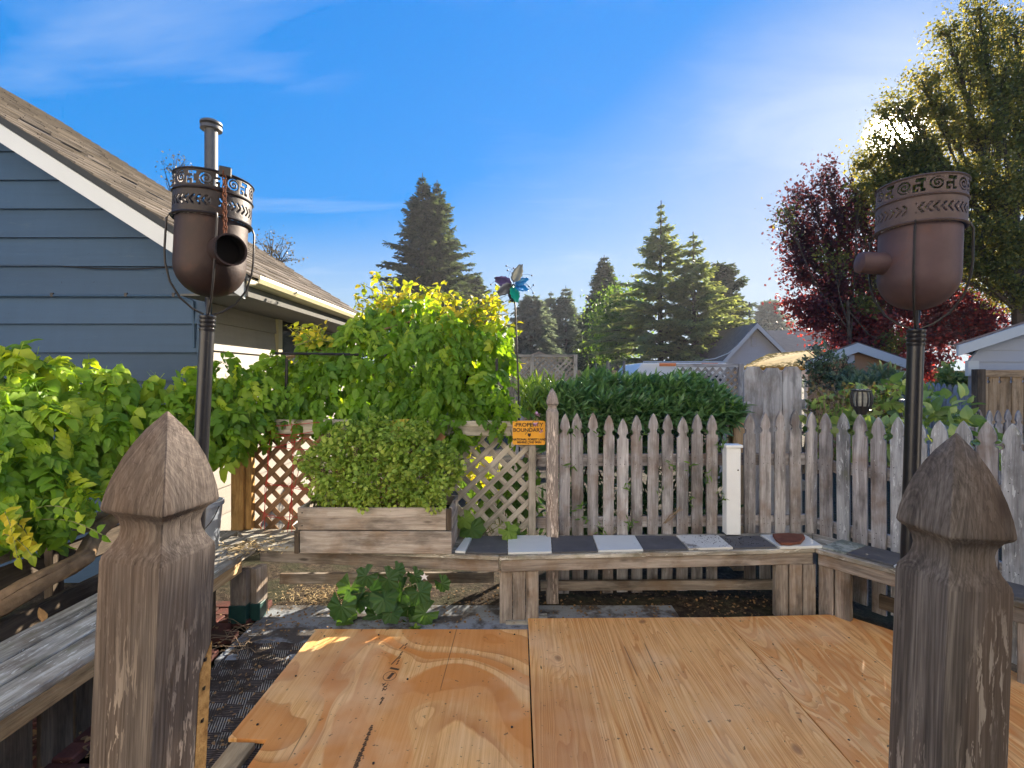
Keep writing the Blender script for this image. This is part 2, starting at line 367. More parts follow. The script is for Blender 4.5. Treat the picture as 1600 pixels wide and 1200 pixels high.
simple('spin_blue', (0.01, 0.16, 0.40), 0.3, 0.5, 0.2, 0.2, 30)
simple('spin_green', (0.0, 0.30, 0.19), 0.3, 0.5, 0.2, 0.2, 30)
simple('spin_dark', (0.04, 0.035, 0.05), 0.35, 0.5, 0.3, 0.2, 30)
simple('lantern_glass', (0.55, 0.56, 0.50), 0.3, 0.5, 0, 0.05)
simple('black_plastic', (0.02, 0.02, 0.022), 0.45, 0.4)
simple('bark', (0.085, 0.068, 0.052), 0.95, 0.1, 0, 0.35, 9, 1.0)
simple('bark_vine', (0.20, 0.135, 0.08), 0.95, 0.1, 0, 0.4, 18, 1.0)
simple('twig', (0.20, 0.15, 0.10), 0.9, 0.1, 0, 0.3, 30)
simple('stem_green', (0.16, 0.18, 0.06), 0.7, 0.2, 0, 0.3, 30)
simple('house_grey_siding', (0.44, 0.47, 0.52), 0.7, 0.2, 0, 0.04, 3)
simple('house_tan', (0.33, 0.21, 0.13), 0.75, 0.2, 0, 0.06, 2)
simple('house_gold', (0.55, 0.36, 0.12), 0.75, 0.2, 0, 0.06, 2)
simple('shed_siding', (0.40, 0.42, 0.46), 0.7, 0.2, 0, 0.05, 3)
simple('roof_far', (0.19, 0.15, 0.135), 0.9, 0.1, 0, 0.2, 6, 0.3)
simple('moss_roof', (0.30, 0.18, 0.012), 0.95, 0.1, 0, 0.35, 5, 1.0, spots=(0.55, (0.20, 0.15, 0.02)))
simple('glass_dark', (0.03, 0.035, 0.04), 0.1, 0.6)
simple('trailer_white', (0.74, 0.74, 0.73), 0.4, 0.4, 0, 0.03, 3)
simple('orange_stripe', (0.60, 0.19, 0.06), 0.4, 0.4, 0, 0.05, 3)
simple('net_grey', (0.12, 0.12, 0.115), 0.9, 0.1)
simple('potting_soil', (0.035, 0.026, 0.02), 0.95, 0.1, 0, 0.4, 60, 1.0)
simple('dry_leaf', (0.22, 0.135, 0.065), 0.85, 0.2, 0, 0.35, 60)
simple('straw', (0.42, 0.32, 0.17), 0.85, 0.2, 0, 0.35, 60)

def siding(name, c, wear):
    s = Mat(name, 0.55, 0.3)
    co = s.coord()
    st = s.noise(s.vmul(co, (1.2, 3, 30)), 1, 5, 0.6)
    dr = s.noise(s.vmul(co, (14, 14, 1.2)), 1, 4, 0.65)
    col = s.mix(s.math('ADD', s.math('MULTIPLY', st, 0.6), s.math('MULTIPLY', dr, 0.4)), tuple(x * 0.72 for x in c), tuple(x * 1.28 for x in c))
    col = s.mix(s.ramp(s.noise(s.vmul(co, (2, 2, 9)), 3, 6, 0.75), [(0.60, 0.0), (0.68, 0.6)]), col, wear)
    col = s.mix(s.ramp(s.noise(co, 60, 2, 0.5), [(0.73, 0.0), (0.75, 0.8)]), col, tuple(x * 0.3 for x in c))
    hv = s.node('ShaderNodeHueSaturation'); s.link(s.math('ADD', s.math('MULTIPLY', s.rand(), 0.24), 0.88), hv.inputs['Value']); s.link(col, hv.inputs['Color'])
    s.base(hv.outputs[0]); s.bump(s.noise(s.vmul(co, (3, 3, 60)), 1, 4, 0.6), 0.35, 0.003)
siding('siding_blue', (0.029, 0.064, 0.120), (0.055, 0.09, 0.135))
siding('siding_pale', (0.25, 0.228, 0.20), (0.20, 0.185, 0.16))
def shingle_mat():
    s = Mat('roof_shingle', 0.92, 0.12)
    c = s.coord()
    g = s.noise(c, 160, 3, 0.7)
    a = s.noise(s.vmul(c, (9, 3, 9)), 1, 3, 0.6)
    col = s.mix(s.math('ADD', s.math('MULTIPLY', g, 0.4), s.math('MULTIPLY', a, 0.6)), (0.045, 0.039, 0.034), (0.205, 0.178, 0.148))
    hv = s.node('ShaderNodeHueSaturation'); s.link(s.math('ADD', s.math('MULTIPLY', s.rand(), 0.7), 0.65), hv.inputs['Value']); s.link(col, hv.inputs['Color'])
    s.base(hv.outputs[0]); s.bump(g, 0.6, 0.004)
shingle_mat()

def brick_mat():
    s = Mat('brick_red', 0.9, 0.15)
    c = s.coord()
    col = s.mix(s.noise(c, 25, 5, 0.65), (0.045, 0.02, 0.018), (0.14, 0.055, 0.045))
    col = s.mix(s.ramp(s.noise(c, 9, 5, 0.7), [(0.5, 0.0), (0.62, 0.7)]), col, (0.05, 0.042, 0.035))
    hv = s.node('ShaderNodeHueSaturation'); s.link(s.math('ADD', s.math('MULTIPLY', s.rand(), 0.6), 0.7), hv.inputs['Value']); s.link(col, hv.inputs['Color'])
    s.base(hv.outputs[0]); s.bump(s.noise(c, 90, 4, 0.7), 0.7, 0.003)
brick_mat()

def ground_mats():
    s = Mat('soil_ground', 0.95, 0.1)
    c = s.coord(False)
    a = s.noise(c, 26, 8, 0.72); b = s.noise(c, 3, 4, 0.6)
    col = s.ramp(a, [(0.3, (0.012, 0.010, 0.008)), (0.5, (0.05, 0.038, 0.028)), (0.7, (0.13, 0.10, 0.07))])
    col = s.mix(s.ramp(b, [(0.45, 0.0), (0.6, 0.5)]), col, (0.045, 0.055, 0.028))
    s.base(col); s.bump(a, 1.0, 0.02)
    s = Mat('concrete_pad', 0.85, 0.2)
    c = s.coord(False)
    a = s.noise(c, 60, 6, 0.7); b = s.noise(c, 5, 6, 0.65)
    col = s.mix(a, (0.17, 0.19, 0.21), (0.30, 0.33, 0.36))
    col = s.mix(s.ramp(b, [(0.47, 0.0), (0.58, 0.9)]), col, s.mix(a, (0.025, 0.02, 0.016), (0.10, 0.08, 0.06)))
    s.base(col); s.bump(s.math('ADD', a, b), 0.5, 0.004)
    # basket-weave outdoor mat: blocks of slanted light strokes
    s = Mat('woven_mat', 0.9, 0.1)
    c = s.coord(False)
    sp = s.node('ShaderNodeSeparateXYZ'); s.link(c, sp.inputs[0])
    X, Y = sp.outputs[0], sp.outputs[1]
    bx = s.math('FLOOR', s.math('MULTIPLY', X, 11.0)); by = s.math('FLOOR', s.math('MULTIPLY', Y, 11.0))
    par = s.math('ABSOLUTE', s.math('MODULO', s.math('ADD', bx, by), 2.0))
    def stripes(k): return s.math('ABSOLUTE', s.math('SUBTRACT', s.math('FRACT', k), 0.5))
    s1 = stripes(s.math('MULTIPLY', s.math('ADD', X, s.math('MULTIPLY', Y, 0.35)), 88.0))
    s2 = stripes(s.math('MULTIPLY', Y, 88.0))
    mm = s.node('ShaderNodeMix'); mm.data_type = 'FLOAT'; s.link(par, mm.inputs[0]); s.link(s1, mm.inputs[2]); s.link(s2, mm.inputs[3])
    st = s.ramp(mm.outputs[0], [(0.22, 0.0), (0.34, 1.0)])
    col = s.mix(st, (0.03, 0.026, 0.022), s.mix(par, (0.30, 0.28, 0.24), (0.13, 0.10, 0.085)))
    dirt = s.ramp(s.noise(c, 9, 7, 0.72), [(0.47, 0.0), (0.57, 0.93)])
    col = s.mix(dirt, col, s.mix(s.noise(c, 80, 4, 0.7), (0.014, 0.011, 0.009), (0.075, 0.058, 0.042)))
    s.base(col); s.bump(s.math('ADD', mm.outputs[0], s.noise(c, 60, 4, 0.7)), 0.8, 0.004)
ground_mats()

def leaf_mat(name, c0, c1, c2, trans, tmix=0.45, rough=0.5, spec=0.35):
    """c0..c2 over a per-leaf random tint; light also comes through the blade"""
    s = Mat(name, rough, spec)
    a = s.node('ShaderNodeAttribute', attribute_name='tint').outputs['Fac']
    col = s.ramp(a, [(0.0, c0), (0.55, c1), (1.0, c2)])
    s.base(col)
    tr = s.node('ShaderNodeBsdfTranslucent')
    s.link(s.mix(1.0, col, trans, 'MULTIPLY'), tr.inputs[0])
    mx = s.node('ShaderNodeMixShader'); mx.inputs[0].default_value = tmix
    s.link(s.b.outputs[0], mx.inputs[1]); s.link(tr.outputs[0], mx.inputs[2]); s.link(mx.outputs[0], s.o.inputs[0])
T = (1.9, 1.7, 0.7)
leaf_mat('leaf_vine', (0.06, 0.15, 0.014), (0.17, 0.31, 0.022), (0.42, 0.48, 0.045), (2.3, 2.0, 0.5), 0.46)
leaf_mat('leaf_vine_lime', (0.20, 0.30, 0.02), (0.46, 0.46, 0.03), (0.66, 0.50, 0.04), (1.3, 1.25, 0.6), 0.45)  # lit copy of leaf_vine, sunlight painted into a yellow-lime leaf colour
leaf_mat('leaf_planter', (0.12, 0.21, 0.025), (0.26, 0.39, 0.06), (0.44, 0.52, 0.11), T, 0.35)
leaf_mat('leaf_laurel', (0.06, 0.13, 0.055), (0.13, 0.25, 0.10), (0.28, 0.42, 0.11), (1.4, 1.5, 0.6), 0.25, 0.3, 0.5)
leaf_mat('leaf_geranium', (0.025, 0.075, 0.02), (0.05, 0.12, 0.03), (0.10, 0.20, 0.03), T, 0.3)
leaf_mat('leaf_hydrangea', (0.10, 0.17, 0.06), (0.22, 0.32, 0.10), (0.46, 0.52, 0.16), T, 0.35, 0.35, 0.5)
leaf_mat('leaf_greygreen', (0.06, 0.10, 0.07), (0.12, 0.18, 0.125), (0.22, 0.29, 0.21), T, 0.3)
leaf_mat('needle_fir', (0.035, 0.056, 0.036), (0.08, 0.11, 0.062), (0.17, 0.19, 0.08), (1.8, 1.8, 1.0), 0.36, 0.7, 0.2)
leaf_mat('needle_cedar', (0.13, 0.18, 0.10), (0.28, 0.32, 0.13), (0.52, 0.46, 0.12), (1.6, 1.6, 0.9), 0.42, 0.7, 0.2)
leaf_mat('needle_far', (0.09, 0.13, 0.11), (0.17, 0.21, 0.17), (0.25, 0.30, 0.22), (1.8, 1.8, 1.1), 0.36, 0.7, 0.2)  # paler needles for far firs, distance haze painted into the colour
leaf_mat('leaf_birch', (0.075, 0.095, 0.03), (0.17, 0.19, 0.055), (0.36, 0.31, 0.08), (2.0, 1.6, 0.9), 0.5)
leaf_mat('leaf_plum', (0.075, 0.036, 0.040), (0.15, 0.052, 0.052), (0.42, 0.07, 0.05), (1.8, 1.0, 0.9), 0.40)
leaf_mat('leaf_bright', (0.06, 0.13, 0.03), (0.13, 0.24, 0.04), (0.24, 0.34, 0.05), T, 0.4)
leaf_mat('leaf_brown', (0.06, 0.045, 0.03), (0.12, 0.10, 0.05), (0.2, 0.16, 0.07), T, 0.3)

# ------------------------------------------------------------------ mesh helpers
MW = {}
def link(o, parent=None, kind=None, label=None, cat=None, group=None):
    COL.objects.link(o)
    if parent: o.parent = parent
    tag(o, label, cat, group, kind)
    return o
def tag(o, label=None, cat=None, group=None, kind=None):
    if label: o['label'] = label
    if cat: o['category'] = cat
    if group: o['group'] = group
    if kind: o['kind'] = kind
    return o
def thing(name, label, cat, loc=(0, 0, 0), group=None):
    o = bpy.data.objects.new(name, None)
    o.empty_display_size = 0.1
    o.location = loc
    return link(o, None, None, label, cat, group)

def chain_off(p):
    v = Vector((0, 0, 0))
    while p is not None:
        v += Vector(p.location); p = p.parent
    return v

class MB:
    """collects shapes in world coordinates and builds them as one mesh object"""
    def __init__(s): s.v = []; s.f = []
    def add(s, vs, fs):
        n = len(s.v); s.v += [tuple(v) for v in vs]; s.f += [tuple(i + n for i in f) for f in fs]; return s
    def box(s, c, d, rz=0.0):
        cx, cy, cz = c; x, y, z = d[0] / 2, d[1] / 2, d[2] / 2
        ca, sa = math.cos(rz), math.sin(rz)
        vs = []
        for k in (-z, z):
            for i, j in ((-x, -y), (x, -y), (x, y), (-x, y)):
                vs.append((cx + i * ca - j * sa, cy + i * sa + j * ca, cz + k))
        return s.add(vs, [(0, 3, 2, 1), (4, 5, 6, 7), (0, 1, 5, 4), (1, 2, 6, 5), (2, 3, 7, 6), (3, 0, 4, 7)])
    def hexa(s, b, t):
        return s.add(list(b) + list(t), [(3, 2, 1, 0), (4, 5, 6, 7), (0, 1, 5, 4), (1, 2, 6, 5), (2, 3, 7, 6), (3, 0, 4, 7)])
    def prism(s, poly, off):
        """poly: list of Vectors, off: extrusion vector"""
        n = len(poly); off = Vector(off)
        vs = [Vector(p) for p in poly] + [Vector(p) + off for p in poly]
        fs = [tuple(range(n)), tuple(reversed(range(n, 2 * n)))] + [(i, i + n, (i + 1) % n + n, (i + 1) % n) for i in range(n)]
        return s.add(vs, fs)
    def tube(s, pts, r, n=8, caps=True, jit=0.0):
        pts = [Vector(p) for p in pts]
        m = len(pts)
        rs = r if isinstance(r, (list, tuple)) else [r] * m
        rings = []
        ref = Vector((0, 0, 1))
        for i, p in enumerate(pts):
            d = (pts[min(i + 1, m - 1)] - pts[max(i - 1, 0)])
            d = d.normalized() if d.length > 1e-9 else Vector((0, 0, 1))
            if abs(d.dot(ref)) > 0.95: ref = Vector((1, 0, 0)) if abs(d.x) < 0.9 else Vector((0, 1, 0))
            a = d.cross(ref).normalized(); b = d.cross(a).normalized()
            ref = b.cross(d) * -1 if False else ref
            rings.append([p + (a * math.cos(2 * math.pi * k / n) + b * math.sin(2 * math.pi * k / n)) * rs[i] * (1 + (random.uniform(-jit, jit) if jit else 0)) for k in range(n)])
        vs = [v for rg in rings for v in rg]
        fs = []
        for i in range(m - 1):
            for k in range(n):
                fs.append((i * n + k, i * n + (k + 1) % n, (i + 1) * n + (k + 1) % n, (i + 1) * n + k))
        if caps:
            fs.append(tuple(reversed(range(n)))); fs.append(tuple(range((m - 1) * n, m * n)))
        return s.add(vs, fs)
    def lathe(s, c, prof, n=32, a0=0.0, a1=None, closed=True):
        """prof: (radius, z) list around the vertical axis through c"""
        vs = []; m = len(prof)
        for r, z in prof:
            for k in range(n):
                a = 2 * math.pi * k / n
                vs.append((c[0] + r * math.cos(a), c[1] + r * math.sin(a), c[2] + z))
        fs = []
        for i in range(m - 1):
            for k in range(n):
                fs.append((i * n + k, i * n + (k + 1) % n, (i + 1) * n + (k + 1) % n, (i + 1) * n + k))
        if closed:
            fs.append(tuple(reversed(range(n)))); fs.append(tuple(range((m - 1) * n, m * n)))
        return s.add(vs, fs)
    def build(s, name, mat, parent=None, smooth=False, bevel=0.0, loc=None, **k):
        off = chain_off(parent)
        if loc is not None: off = Vector(loc)
        me = bpy.data.meshes.new(name)
        me.from_pydata([(v[0] - off.x, v[1] - off.y, v[2] - off.z) for v in s.v], [], s.f)
        me.materials.append(MAT[mat])
        if bevel:
            bm = bmesh.new(); bm.from_mesh(me)
            bmesh.ops.bevel(bm, geom=bm.edges[:], offset=bevel, segments=1, affect='EDGES', clamp_overlap=True)
            bm.to_mesh(me); bm.free()
        bm = bmesh.new(); bm.from_mesh(me); bmesh.ops.recalc_face_normals(bm, faces=bm.faces[:]); bm.to_mesh(me); bm.free()
        if smooth:
            me.shade_smooth()
            try: me.set_sharp_from_angle(angle=R(38))
            except Exception: pass
        o = bpy.data.objects.new(name, me)
        if loc is not None: o.location = loc
        return link(o, parent, **k)


BOARD = {}
def board_mesh(L, W, Tk, bev=0.003):
    key = (round(L, 3), round(W, 3), round(Tk, 3))
    if key in BOARD: return BOARD[key]
    me = bpy.data.meshes.new('board')
    bm = bmesh.new()
    bmesh.ops.create_cube(bm, size=1)
    for v in bm.verts: v.co = Vector((v.co.x * L, v.co.y * W, v.co.z * Tk))
    bmesh.ops.bevel(bm, geom=bm.edges[:], offset=min(bev, Tk * 0.3, W * 0.3), segments=1, affect='EDGES')
    bm.to_mesh(me); bm.free()
    BOARD[key] = me
    return me
def board(name, p0, p1, w, t, mat, parent=None, face=(0, -1, 0), bev=0.003, **k):
    """timber from p0 to p1; its broad side (width w) faces 'face', thickness t"""
    p0, p1 = Vector(p0), Vector(p1)
    x = (p1 - p0); L = x.length; x.normalize()
    z = Vector(face); z = (z - x * z.dot(x)).normalized()
    y = z.cross(x)
    me = board_mesh(L, w, t, bev)
    if not me.materials: me.materials.append(MAT[mat])
    elif me.materials[0] != MAT[mat]:
        me = me.copy(); me.materials[0] = MAT[mat]
    o = bpy.data.objects.new(name, me)
    link(o, parent, **k)
    off = chain_off(parent)
    M = Matrix((x, y, z)).transposed().to_4x4()
    M.translation = (p0 + p1) / 2 - off
    o.matrix_basis = M
    return o

def np_mesh(name, V, Fc, mat, tint=None, parent=None, smooth=False, off=None, **k):
    """V (n,3) float, Fc (m,3|4) int"""
    me = bpy.data.meshes.new(name)
    V = np.asarray(V, dtype=np.float32)
    o3 = chain_off(parent)
    if off is not None: o3 = Vector(off)
    V = V - np.array(o3, dtype=np.float32)
    Fc = np.asarray(Fc, dtype=np.int32); m, kk = Fc.shape
    me.vertices.add(len(V)); me.vertices.foreach_set('co', V.ravel())
    me.loops.add(m * kk); me.loops.foreach_set('vertex_index', Fc.ravel())
    me.polygons.add(m); me.polygons.foreach_set('loop_start', np.arange(0, m * kk, kk, dtype=np.int32))
    try: me.polygons.foreach_set('loop_total', np.full(m, kk, dtype=np.int32))
    except Exception: pass
    me.update(calc_edges=True)
    if tint is not None:
        at = me.attributes.new('tint', 'FLOAT', 'FACE'); at.data.foreach_set('value', np.asarray(tint, dtype=np.float32))
    me.materials.append(MAT[mat])
    if smooth: me.shade_smooth()
    o = bpy.data.objects.new(name, me)
    return link(o, parent, **k)

def frames(X, up, roll=None):
    """rotation matrices (N,3,3) whose columns are leaf axis X, side, normal"""
    X = X / (np.linalg.norm(X, axis=1, keepdims=True) + 1e-9)
    Yv = np.cross(up, X); Yv /= (np.linalg.norm(Yv, axis=1, keepdims=True) + 1e-9)
    Z = np.cross(X, Yv)
    if roll is not None:
        c, s_ = np.cos(roll)[:, None], np.sin(roll)[:, None]
        Yv, Z = Yv * c + Z * s_, Z * c - Yv * s_
    return np.stack([X, Yv, Z], axis=2)
def stamp(tv, tf, P, M, S):
    """copies of a template at P with frames M and sizes S"""
    N = len(P); n = len(tv)
    V = np.einsum('nij,kj->nki', M, tv) * S[:, None, None] + P[:, None, :]
    Fc = (tf[None, :, :] + (np.arange(N) * n)[:, None, None]).reshape(-1, tf.shape[1])
    return V.reshape(-1, 3), Fc

def leaflet(L, W, fold=0.25, droop=0.15, n=3, teeth=0.0):
    """pointed oval blade along +X; quads either side of a folded midrib"""
    ts = np.linspace(0, 1, n + 2)
    v = []; f = []
    for i, t in enumerate(ts):
        w = W * (math.sin(math.pi * min(1, t ** 0.75)) ** 0.9) * 0.5
        if teeth and 0 < i < n + 1: w *= 1 + (teeth if i % 2 else -teeth)
        z = -droop * L * t * t
        v += [(L * t, 0, z), (L * t, w, z + w * fold), (L * t, -w, z + w * fold)]
    for i in range(n + 1):
        a = i * 3; b = a + 3
        f += [(a, b, b + 1, a + 1), (a, a + 2, b + 2, b)]
    return np.array(v, float), np.array(f, int)
def merge(parts):
    V = []; Fc = []; n = 0
    for v, f in parts:
        V.append(v); Fc.append(f + n); n += len(v)
    return np.vstack(V), np.vstack(Fc)
def turned(v, ang, off, tilt=0.0):
    c, s_ = math.cos(ang), math.sin(ang)
    v = v.copy()
    if tilt:
        ct, st = math.cos(tilt), math.sin(tilt)
        v = np.stack([v[:, 0] * ct + v[:, 2] * st, v[:, 1], -v[:, 0] * st + v[:, 2] * ct], 1)
    return np.stack([v[:, 0] * c - v[:, 1] * s_, v[:, 0] * s_ + v[:, 1] * c, v[:, 2]], 1) + np.array(off)
def compound_leaf(pairs=4, L=1.0, ll=0.34, lw=0.17, n=3, droop=0.35, seed=0):
    """pinnate leaf: rachis along +X, arching down, leaflets in pairs and one at the tip"""
    r = random.Random(seed)
    parts = []
    rv = []; rf = []
    N = 5
    for i in range(N + 1):
        t = i / N; z = -droop * t * t * L
        rv += [(L * t * 0.8, 0.006, z), (L * t * 0.8, -0.006, z)]
    for i in range(N): rf.append((i * 2, i * 2 + 1, i * 2 + 3, i * 2 + 2))
    parts.append((np.array(rv, float), np.array(rf, int)))
    for k in range(pairs):
        t = 0.28 + 0.62 * k / max(1, pairs - 1)
        z = -droop * t * t * L
        for sgn in (1, -1):
            v, f = leaflet(ll * (1 - 0.25 * abs(t - 0.55)) * r.uniform(0.9, 1.1), lw * r.uniform(0.9, 1.1), 0.3, r.uniform(0.15, 0.45), n, 0.12)
            parts.append((turned(v, sgn * R(r.uniform(48, 68)), (L * t * 0.8, 0, z), R(r.uniform(10, 40))), f))
    v, f = leaflet(ll * 1.1, lw, 0.25, 0.3, n, 0.12)
    parts.append((turned(v, 0, (L * 0.8, 0, -droop * L), R(38)), f))
    return merge(parts)

def unit(n):
    v = rng.normal(size=(n, 3)); return v / np.linalg.norm(v, axis=1, keepdims=True)
# ================================================================== THE GROUND
s_ = MB()
N = 60
def ground_h(x, y):
    return -0.02 + (0.012 * math.sin(x * 7.1 + y * 3.3) * math.sin(y * 5.7) if 3.3 < y < 12 else 0)
vs = []
xs = [-600, -60, -12] + [(-8 + 0.4 * i) for i in range(41)] + [12, 60, 600]
ys = [-600, -30, -3] + [(-1 + 0.3 * i) for i in range(46)] + [16, 30, 90, 600]
for y in ys:
    for x in xs: vs.append((x, y, ground_h(x, y)))
W_ = len(xs)
s_.add(vs, [(j * W_ + i, j * W_ + i + 1, (j + 1) * W_ + i + 1, (j + 1) * W_ + i) for j in range(len(ys) - 1) for i in range(W_ - 1)])
s_.build('ground', 'soil_ground', kind='structure', smooth=True)
MB().box((-0.30, 2.95, -0.02), (2.68, 0.64, 0.05)).build('concrete_path', 'concrete_pad', kind='structure', bevel=0.004)
m = MB()
mx0, mx1, my0, my1 = -1.60, -0.86, 0.55, 2.80
gx = [mx0 + (mx1 - mx0) * i / 30 for i in range(31)]; gy = [my0 + (my1 - my0) * i / 70 for i in range(71)]
def mz_(x, y): return 0.008 + 0.004 * math.sin(x * 19 + y * 7) * math.sin(y * 9)
vs = [(x, y + (0.01 * math.sin(x * 31) if y == my1 else 0), mz_(x, y)) for y in gy for x in gx] + [(x, y, -0.015) for y in (my0, my1) for x in (mx0, mx1)]
m.add(vs, [(j * 31 + i, j * 31 + i + 1, (j + 1) * 31 + i + 1, (j + 1) * 31 + i) for j in range(70) for i in range(30)])
tag(m.build('woven_mat', 'woven_mat', smooth=True), 'dark basket-weave outdoor mat strewn with dirt beside the plywood', 'mat')

# brick paving on the left: every brick its own piece
paving = MB().box((-2.12, 1.95, -0.04), (0.96, 2.7, 0.04)).build('brick_paving', 'soil_ground', kind='structure')
bme = board_mesh(0.196, 0.094, 0.05, 0.006)
bme.materials.append(MAT['brick_red'])
for j in range(27):
    for i in range(5):
        x = -2.58 + i * 0.203 + (0.1 if j % 2 else 0); y = 0.68 + j * 0.100
        if x > -1.70: continue
        o = bpy.data.objects.new('brick', bme)
        link(o, paving)
        o.location = Vector((x + random.uniform(-.002, .002), y, -0.012 + random.uniform(-.006, .006)))
        o.rotation_euler = (random.uniform(-.02, .02), random.uniform(-.02, .02), random.uniform(-.02, .02))

# ================================================================== HOUSE ON THE LEFT
CX, FY, BY = -2.39, 3.72, 7.4          # corner of the front gable and the side wall
EX, EZ, RY0, RY1 = -1.89, 2.26, 3.42, 6.42
SL = 0.64
def roof_z(x): return EZ + (EX - x) * SL
RX = -6.2
house = thing('house', 'blue lap-sided house with brown shingled gable roof behind the vines', 'house', (CX, FY, -0.02))
lap = 0.2185
z_lines = [CAMZ - (y - V0) * FY / F for y in (551 + 44.6 * i for i in range(9, -9, -1))]
for i, zb in enumerate(z_lines):
    zt = zb + lap + 0.012
    if zt < 0: continue
    if zb > roof_z(RX): break
    def xr(z):
        return min(CX, EX - (z + 0.09 - EZ) / SL) if z > EZ - 0.4 else CX
    xl = -9.5
    a, b = min(xr(zb), CX), min(xr(zt), CX)
    if a < RX: break
    b = max(b, RX)
    zb0 = max(zb, -0.02)
    m = MB()
    y0, y1, yb = FY - 0.034, FY - 0.004, FY + 0.02
    m.add([(xl, y0, zb0), (a, y0, zb0), (b, y1, zt), (xl, y1, zt), (xl, yb, zb0), (a, yb, zb0), (b, yb, zt), (xl, yb, zt)],
          [(0, 1, 2, 3), (4, 7, 6, 5), (0, 4, 5, 1), (3, 2, 6, 7), (1, 5, 6, 2), (0, 3, 7, 4)])
    m.build('siding_board', 'siding_blue', house)
# inner wall body that closes the house
m = MB(); m.prism([(CX - 0.03, FY + 0.03, -0.02), (CX - 0.03, FY + 0.03, EZ + 0.2), (RX, FY + 0.03, roof_z(RX) - 0.2), (-9.4, FY + 0.03, 3.0), (-9.4, FY + 0.03, -0.02)], (0, BY - FY, 0))
m.build('wall_core', 'siding_pale', house)
# side wall boards (lighter paint), window opening left free
WY0, WY1, WZ0, WZ1 = 4.86, 5.75, 1.18, 2.12
z_side = [0.0 + lap * i for i in range(-1, 12)]
for zb in z_side:
    zt = zb + lap + 0.012
    if zb > EZ: break
    segs = [(FY + 0.005, BY)]
    if zt > WZ0 + 0.02 and zb < WZ1 - 0.02: segs = [(FY + 0.005, WY0), (WY1, BY)]
    for ya, yb in segs:
        m = MB(); x0, x1, xb = CX + 0.028, CX + 0.004, CX - 0.02
        m.add([(x0, ya, max(zb, -.02)), (x0, yb, max(zb, -.02)), (x1, yb, zt), (x1, ya, zt), (xb, ya, max(zb, -.02)), (xb, yb, max(zb, -.02)), (xb, yb, zt), (xb, ya, zt)],
              [(0, 1, 2, 3), (4, 7, 6, 5), (0, 4, 5, 1), (3, 2, 6, 7), (1, 5, 6, 2), (0, 3, 7, 4)])
        m.build('siding_board', 'siding_pale', house, label='pale siding board on the side wall')
MB().box((CX + 0.008, FY - 0.012, 1.15), (0.07, 0.075, 2.3)).build('corner_board', 'siding_blue', house, bevel=0.003)
wf = MB()
wf.box((CX + 0.02, WY0 - 0.04, (WZ0 + WZ1) / 2), (0.05, 0.08, WZ1 - WZ0 + 0.16)); wf.box((CX + 0.02, WY1 + 0.04, (WZ0 + WZ1) / 2), (0.05, 0.08, WZ1 - WZ0 + 0.16))
wf.box((CX + 0.02, (WY0 + WY1) / 2, WZ1 + 0.04), (0.048, WY1 - WY0 - 0.002, 0.08)); wf.box((CX + 0.02, (WY0 + WY1) / 2, WZ0 - 0.04), (0.06, WY1 - WY0 - 0.002, 0.08))
win = wf.build('window', 'gutter_cream', house)
MB().box((CX - 0.012, (WY0 + WY1) / 2, (WZ0 + WZ1) / 2), (0.01, WY1 - WY0, WZ1 - WZ0)).build('pane', 'glass_dark', win)
# roof deck, boards at rake and eave
t_ = 0.06
m = MB()
def rz_(x, d=0.0): return roof_z(x) - d
m.prism([(EX, RY0, rz_(EX, 0.012)), (RX, RY0, rz_(RX, 0.012)), (RX, RY0, rz_(RX, 0.012 + t_)), (EX, RY0, rz_(EX, 0.012 + t_))], (0, RY1 - RY0, 0))
m.prism([(RX - 0.001, RY0, rz_(RX, 0.012)), (RX - 3.5, RY0, rz_(RX, 0.012) - 3.5 * SL), (RX - 3.5, RY0, rz_(RX, 0.012 + t_) - 3.5 * SL), (RX - 0.001, RY0, rz_(RX, 0.012 + t_))], (0, RY1 - RY0, 0))
roof = m.build('roof', 'felt_dark', house)
m = MB(); m.prism([(EX - 0.02, RY0 - 0.022, rz_(EX - 0.02, 0.055)), (RX, RY0 - 0.022, rz_(RX, 0.055)), (RX, RY0 - 0.022, rz_(RX, 0.185)), (EX - 0.02, RY0 - 0.022, rz_(EX - 0.02, 0.185))], (0, 0.02, 0))
m.build('rake_board', 'trim_white', house)
m = MB(); m.prism([(EX + 0.012, RY0 - 0.03, rz_(EX, 0.0)), (RX, RY0 - 0.03, rz_(RX, 0.0)), (RX, RY0 - 0.03, rz_(RX, 0.053)), (EX + 0.012, RY0 - 0.03, rz_(EX, 0.053))], (0, 0.028, 0))
m.build('rake_edge', 'felt_dark', house)
m = MB(); m.prism([(EX, RY1 + 0.002, rz_(EX, 0.03)), (RX, RY1 + 0.002, rz_(RX, 0.03)), (RX, RY1 + 0.002, rz_(RX, 0.17)), (EX, RY1 + 0.002, rz_(EX, 0.17))], (0, 0.02, 0))
m.build('rake_board', 'trim_white', house)
m = MB(); m.prism([(EX - 0.02, RY0, EZ - 0.15), (CX + 0.02, RY0, EZ - 0.15), (CX + 0.02, RY0, EZ - 0.135), (EX - 0.02, RY0, EZ - 0.135)], (0, RY1 - RY0, 0))
m.build('soffit', 'soffit_dark', house)
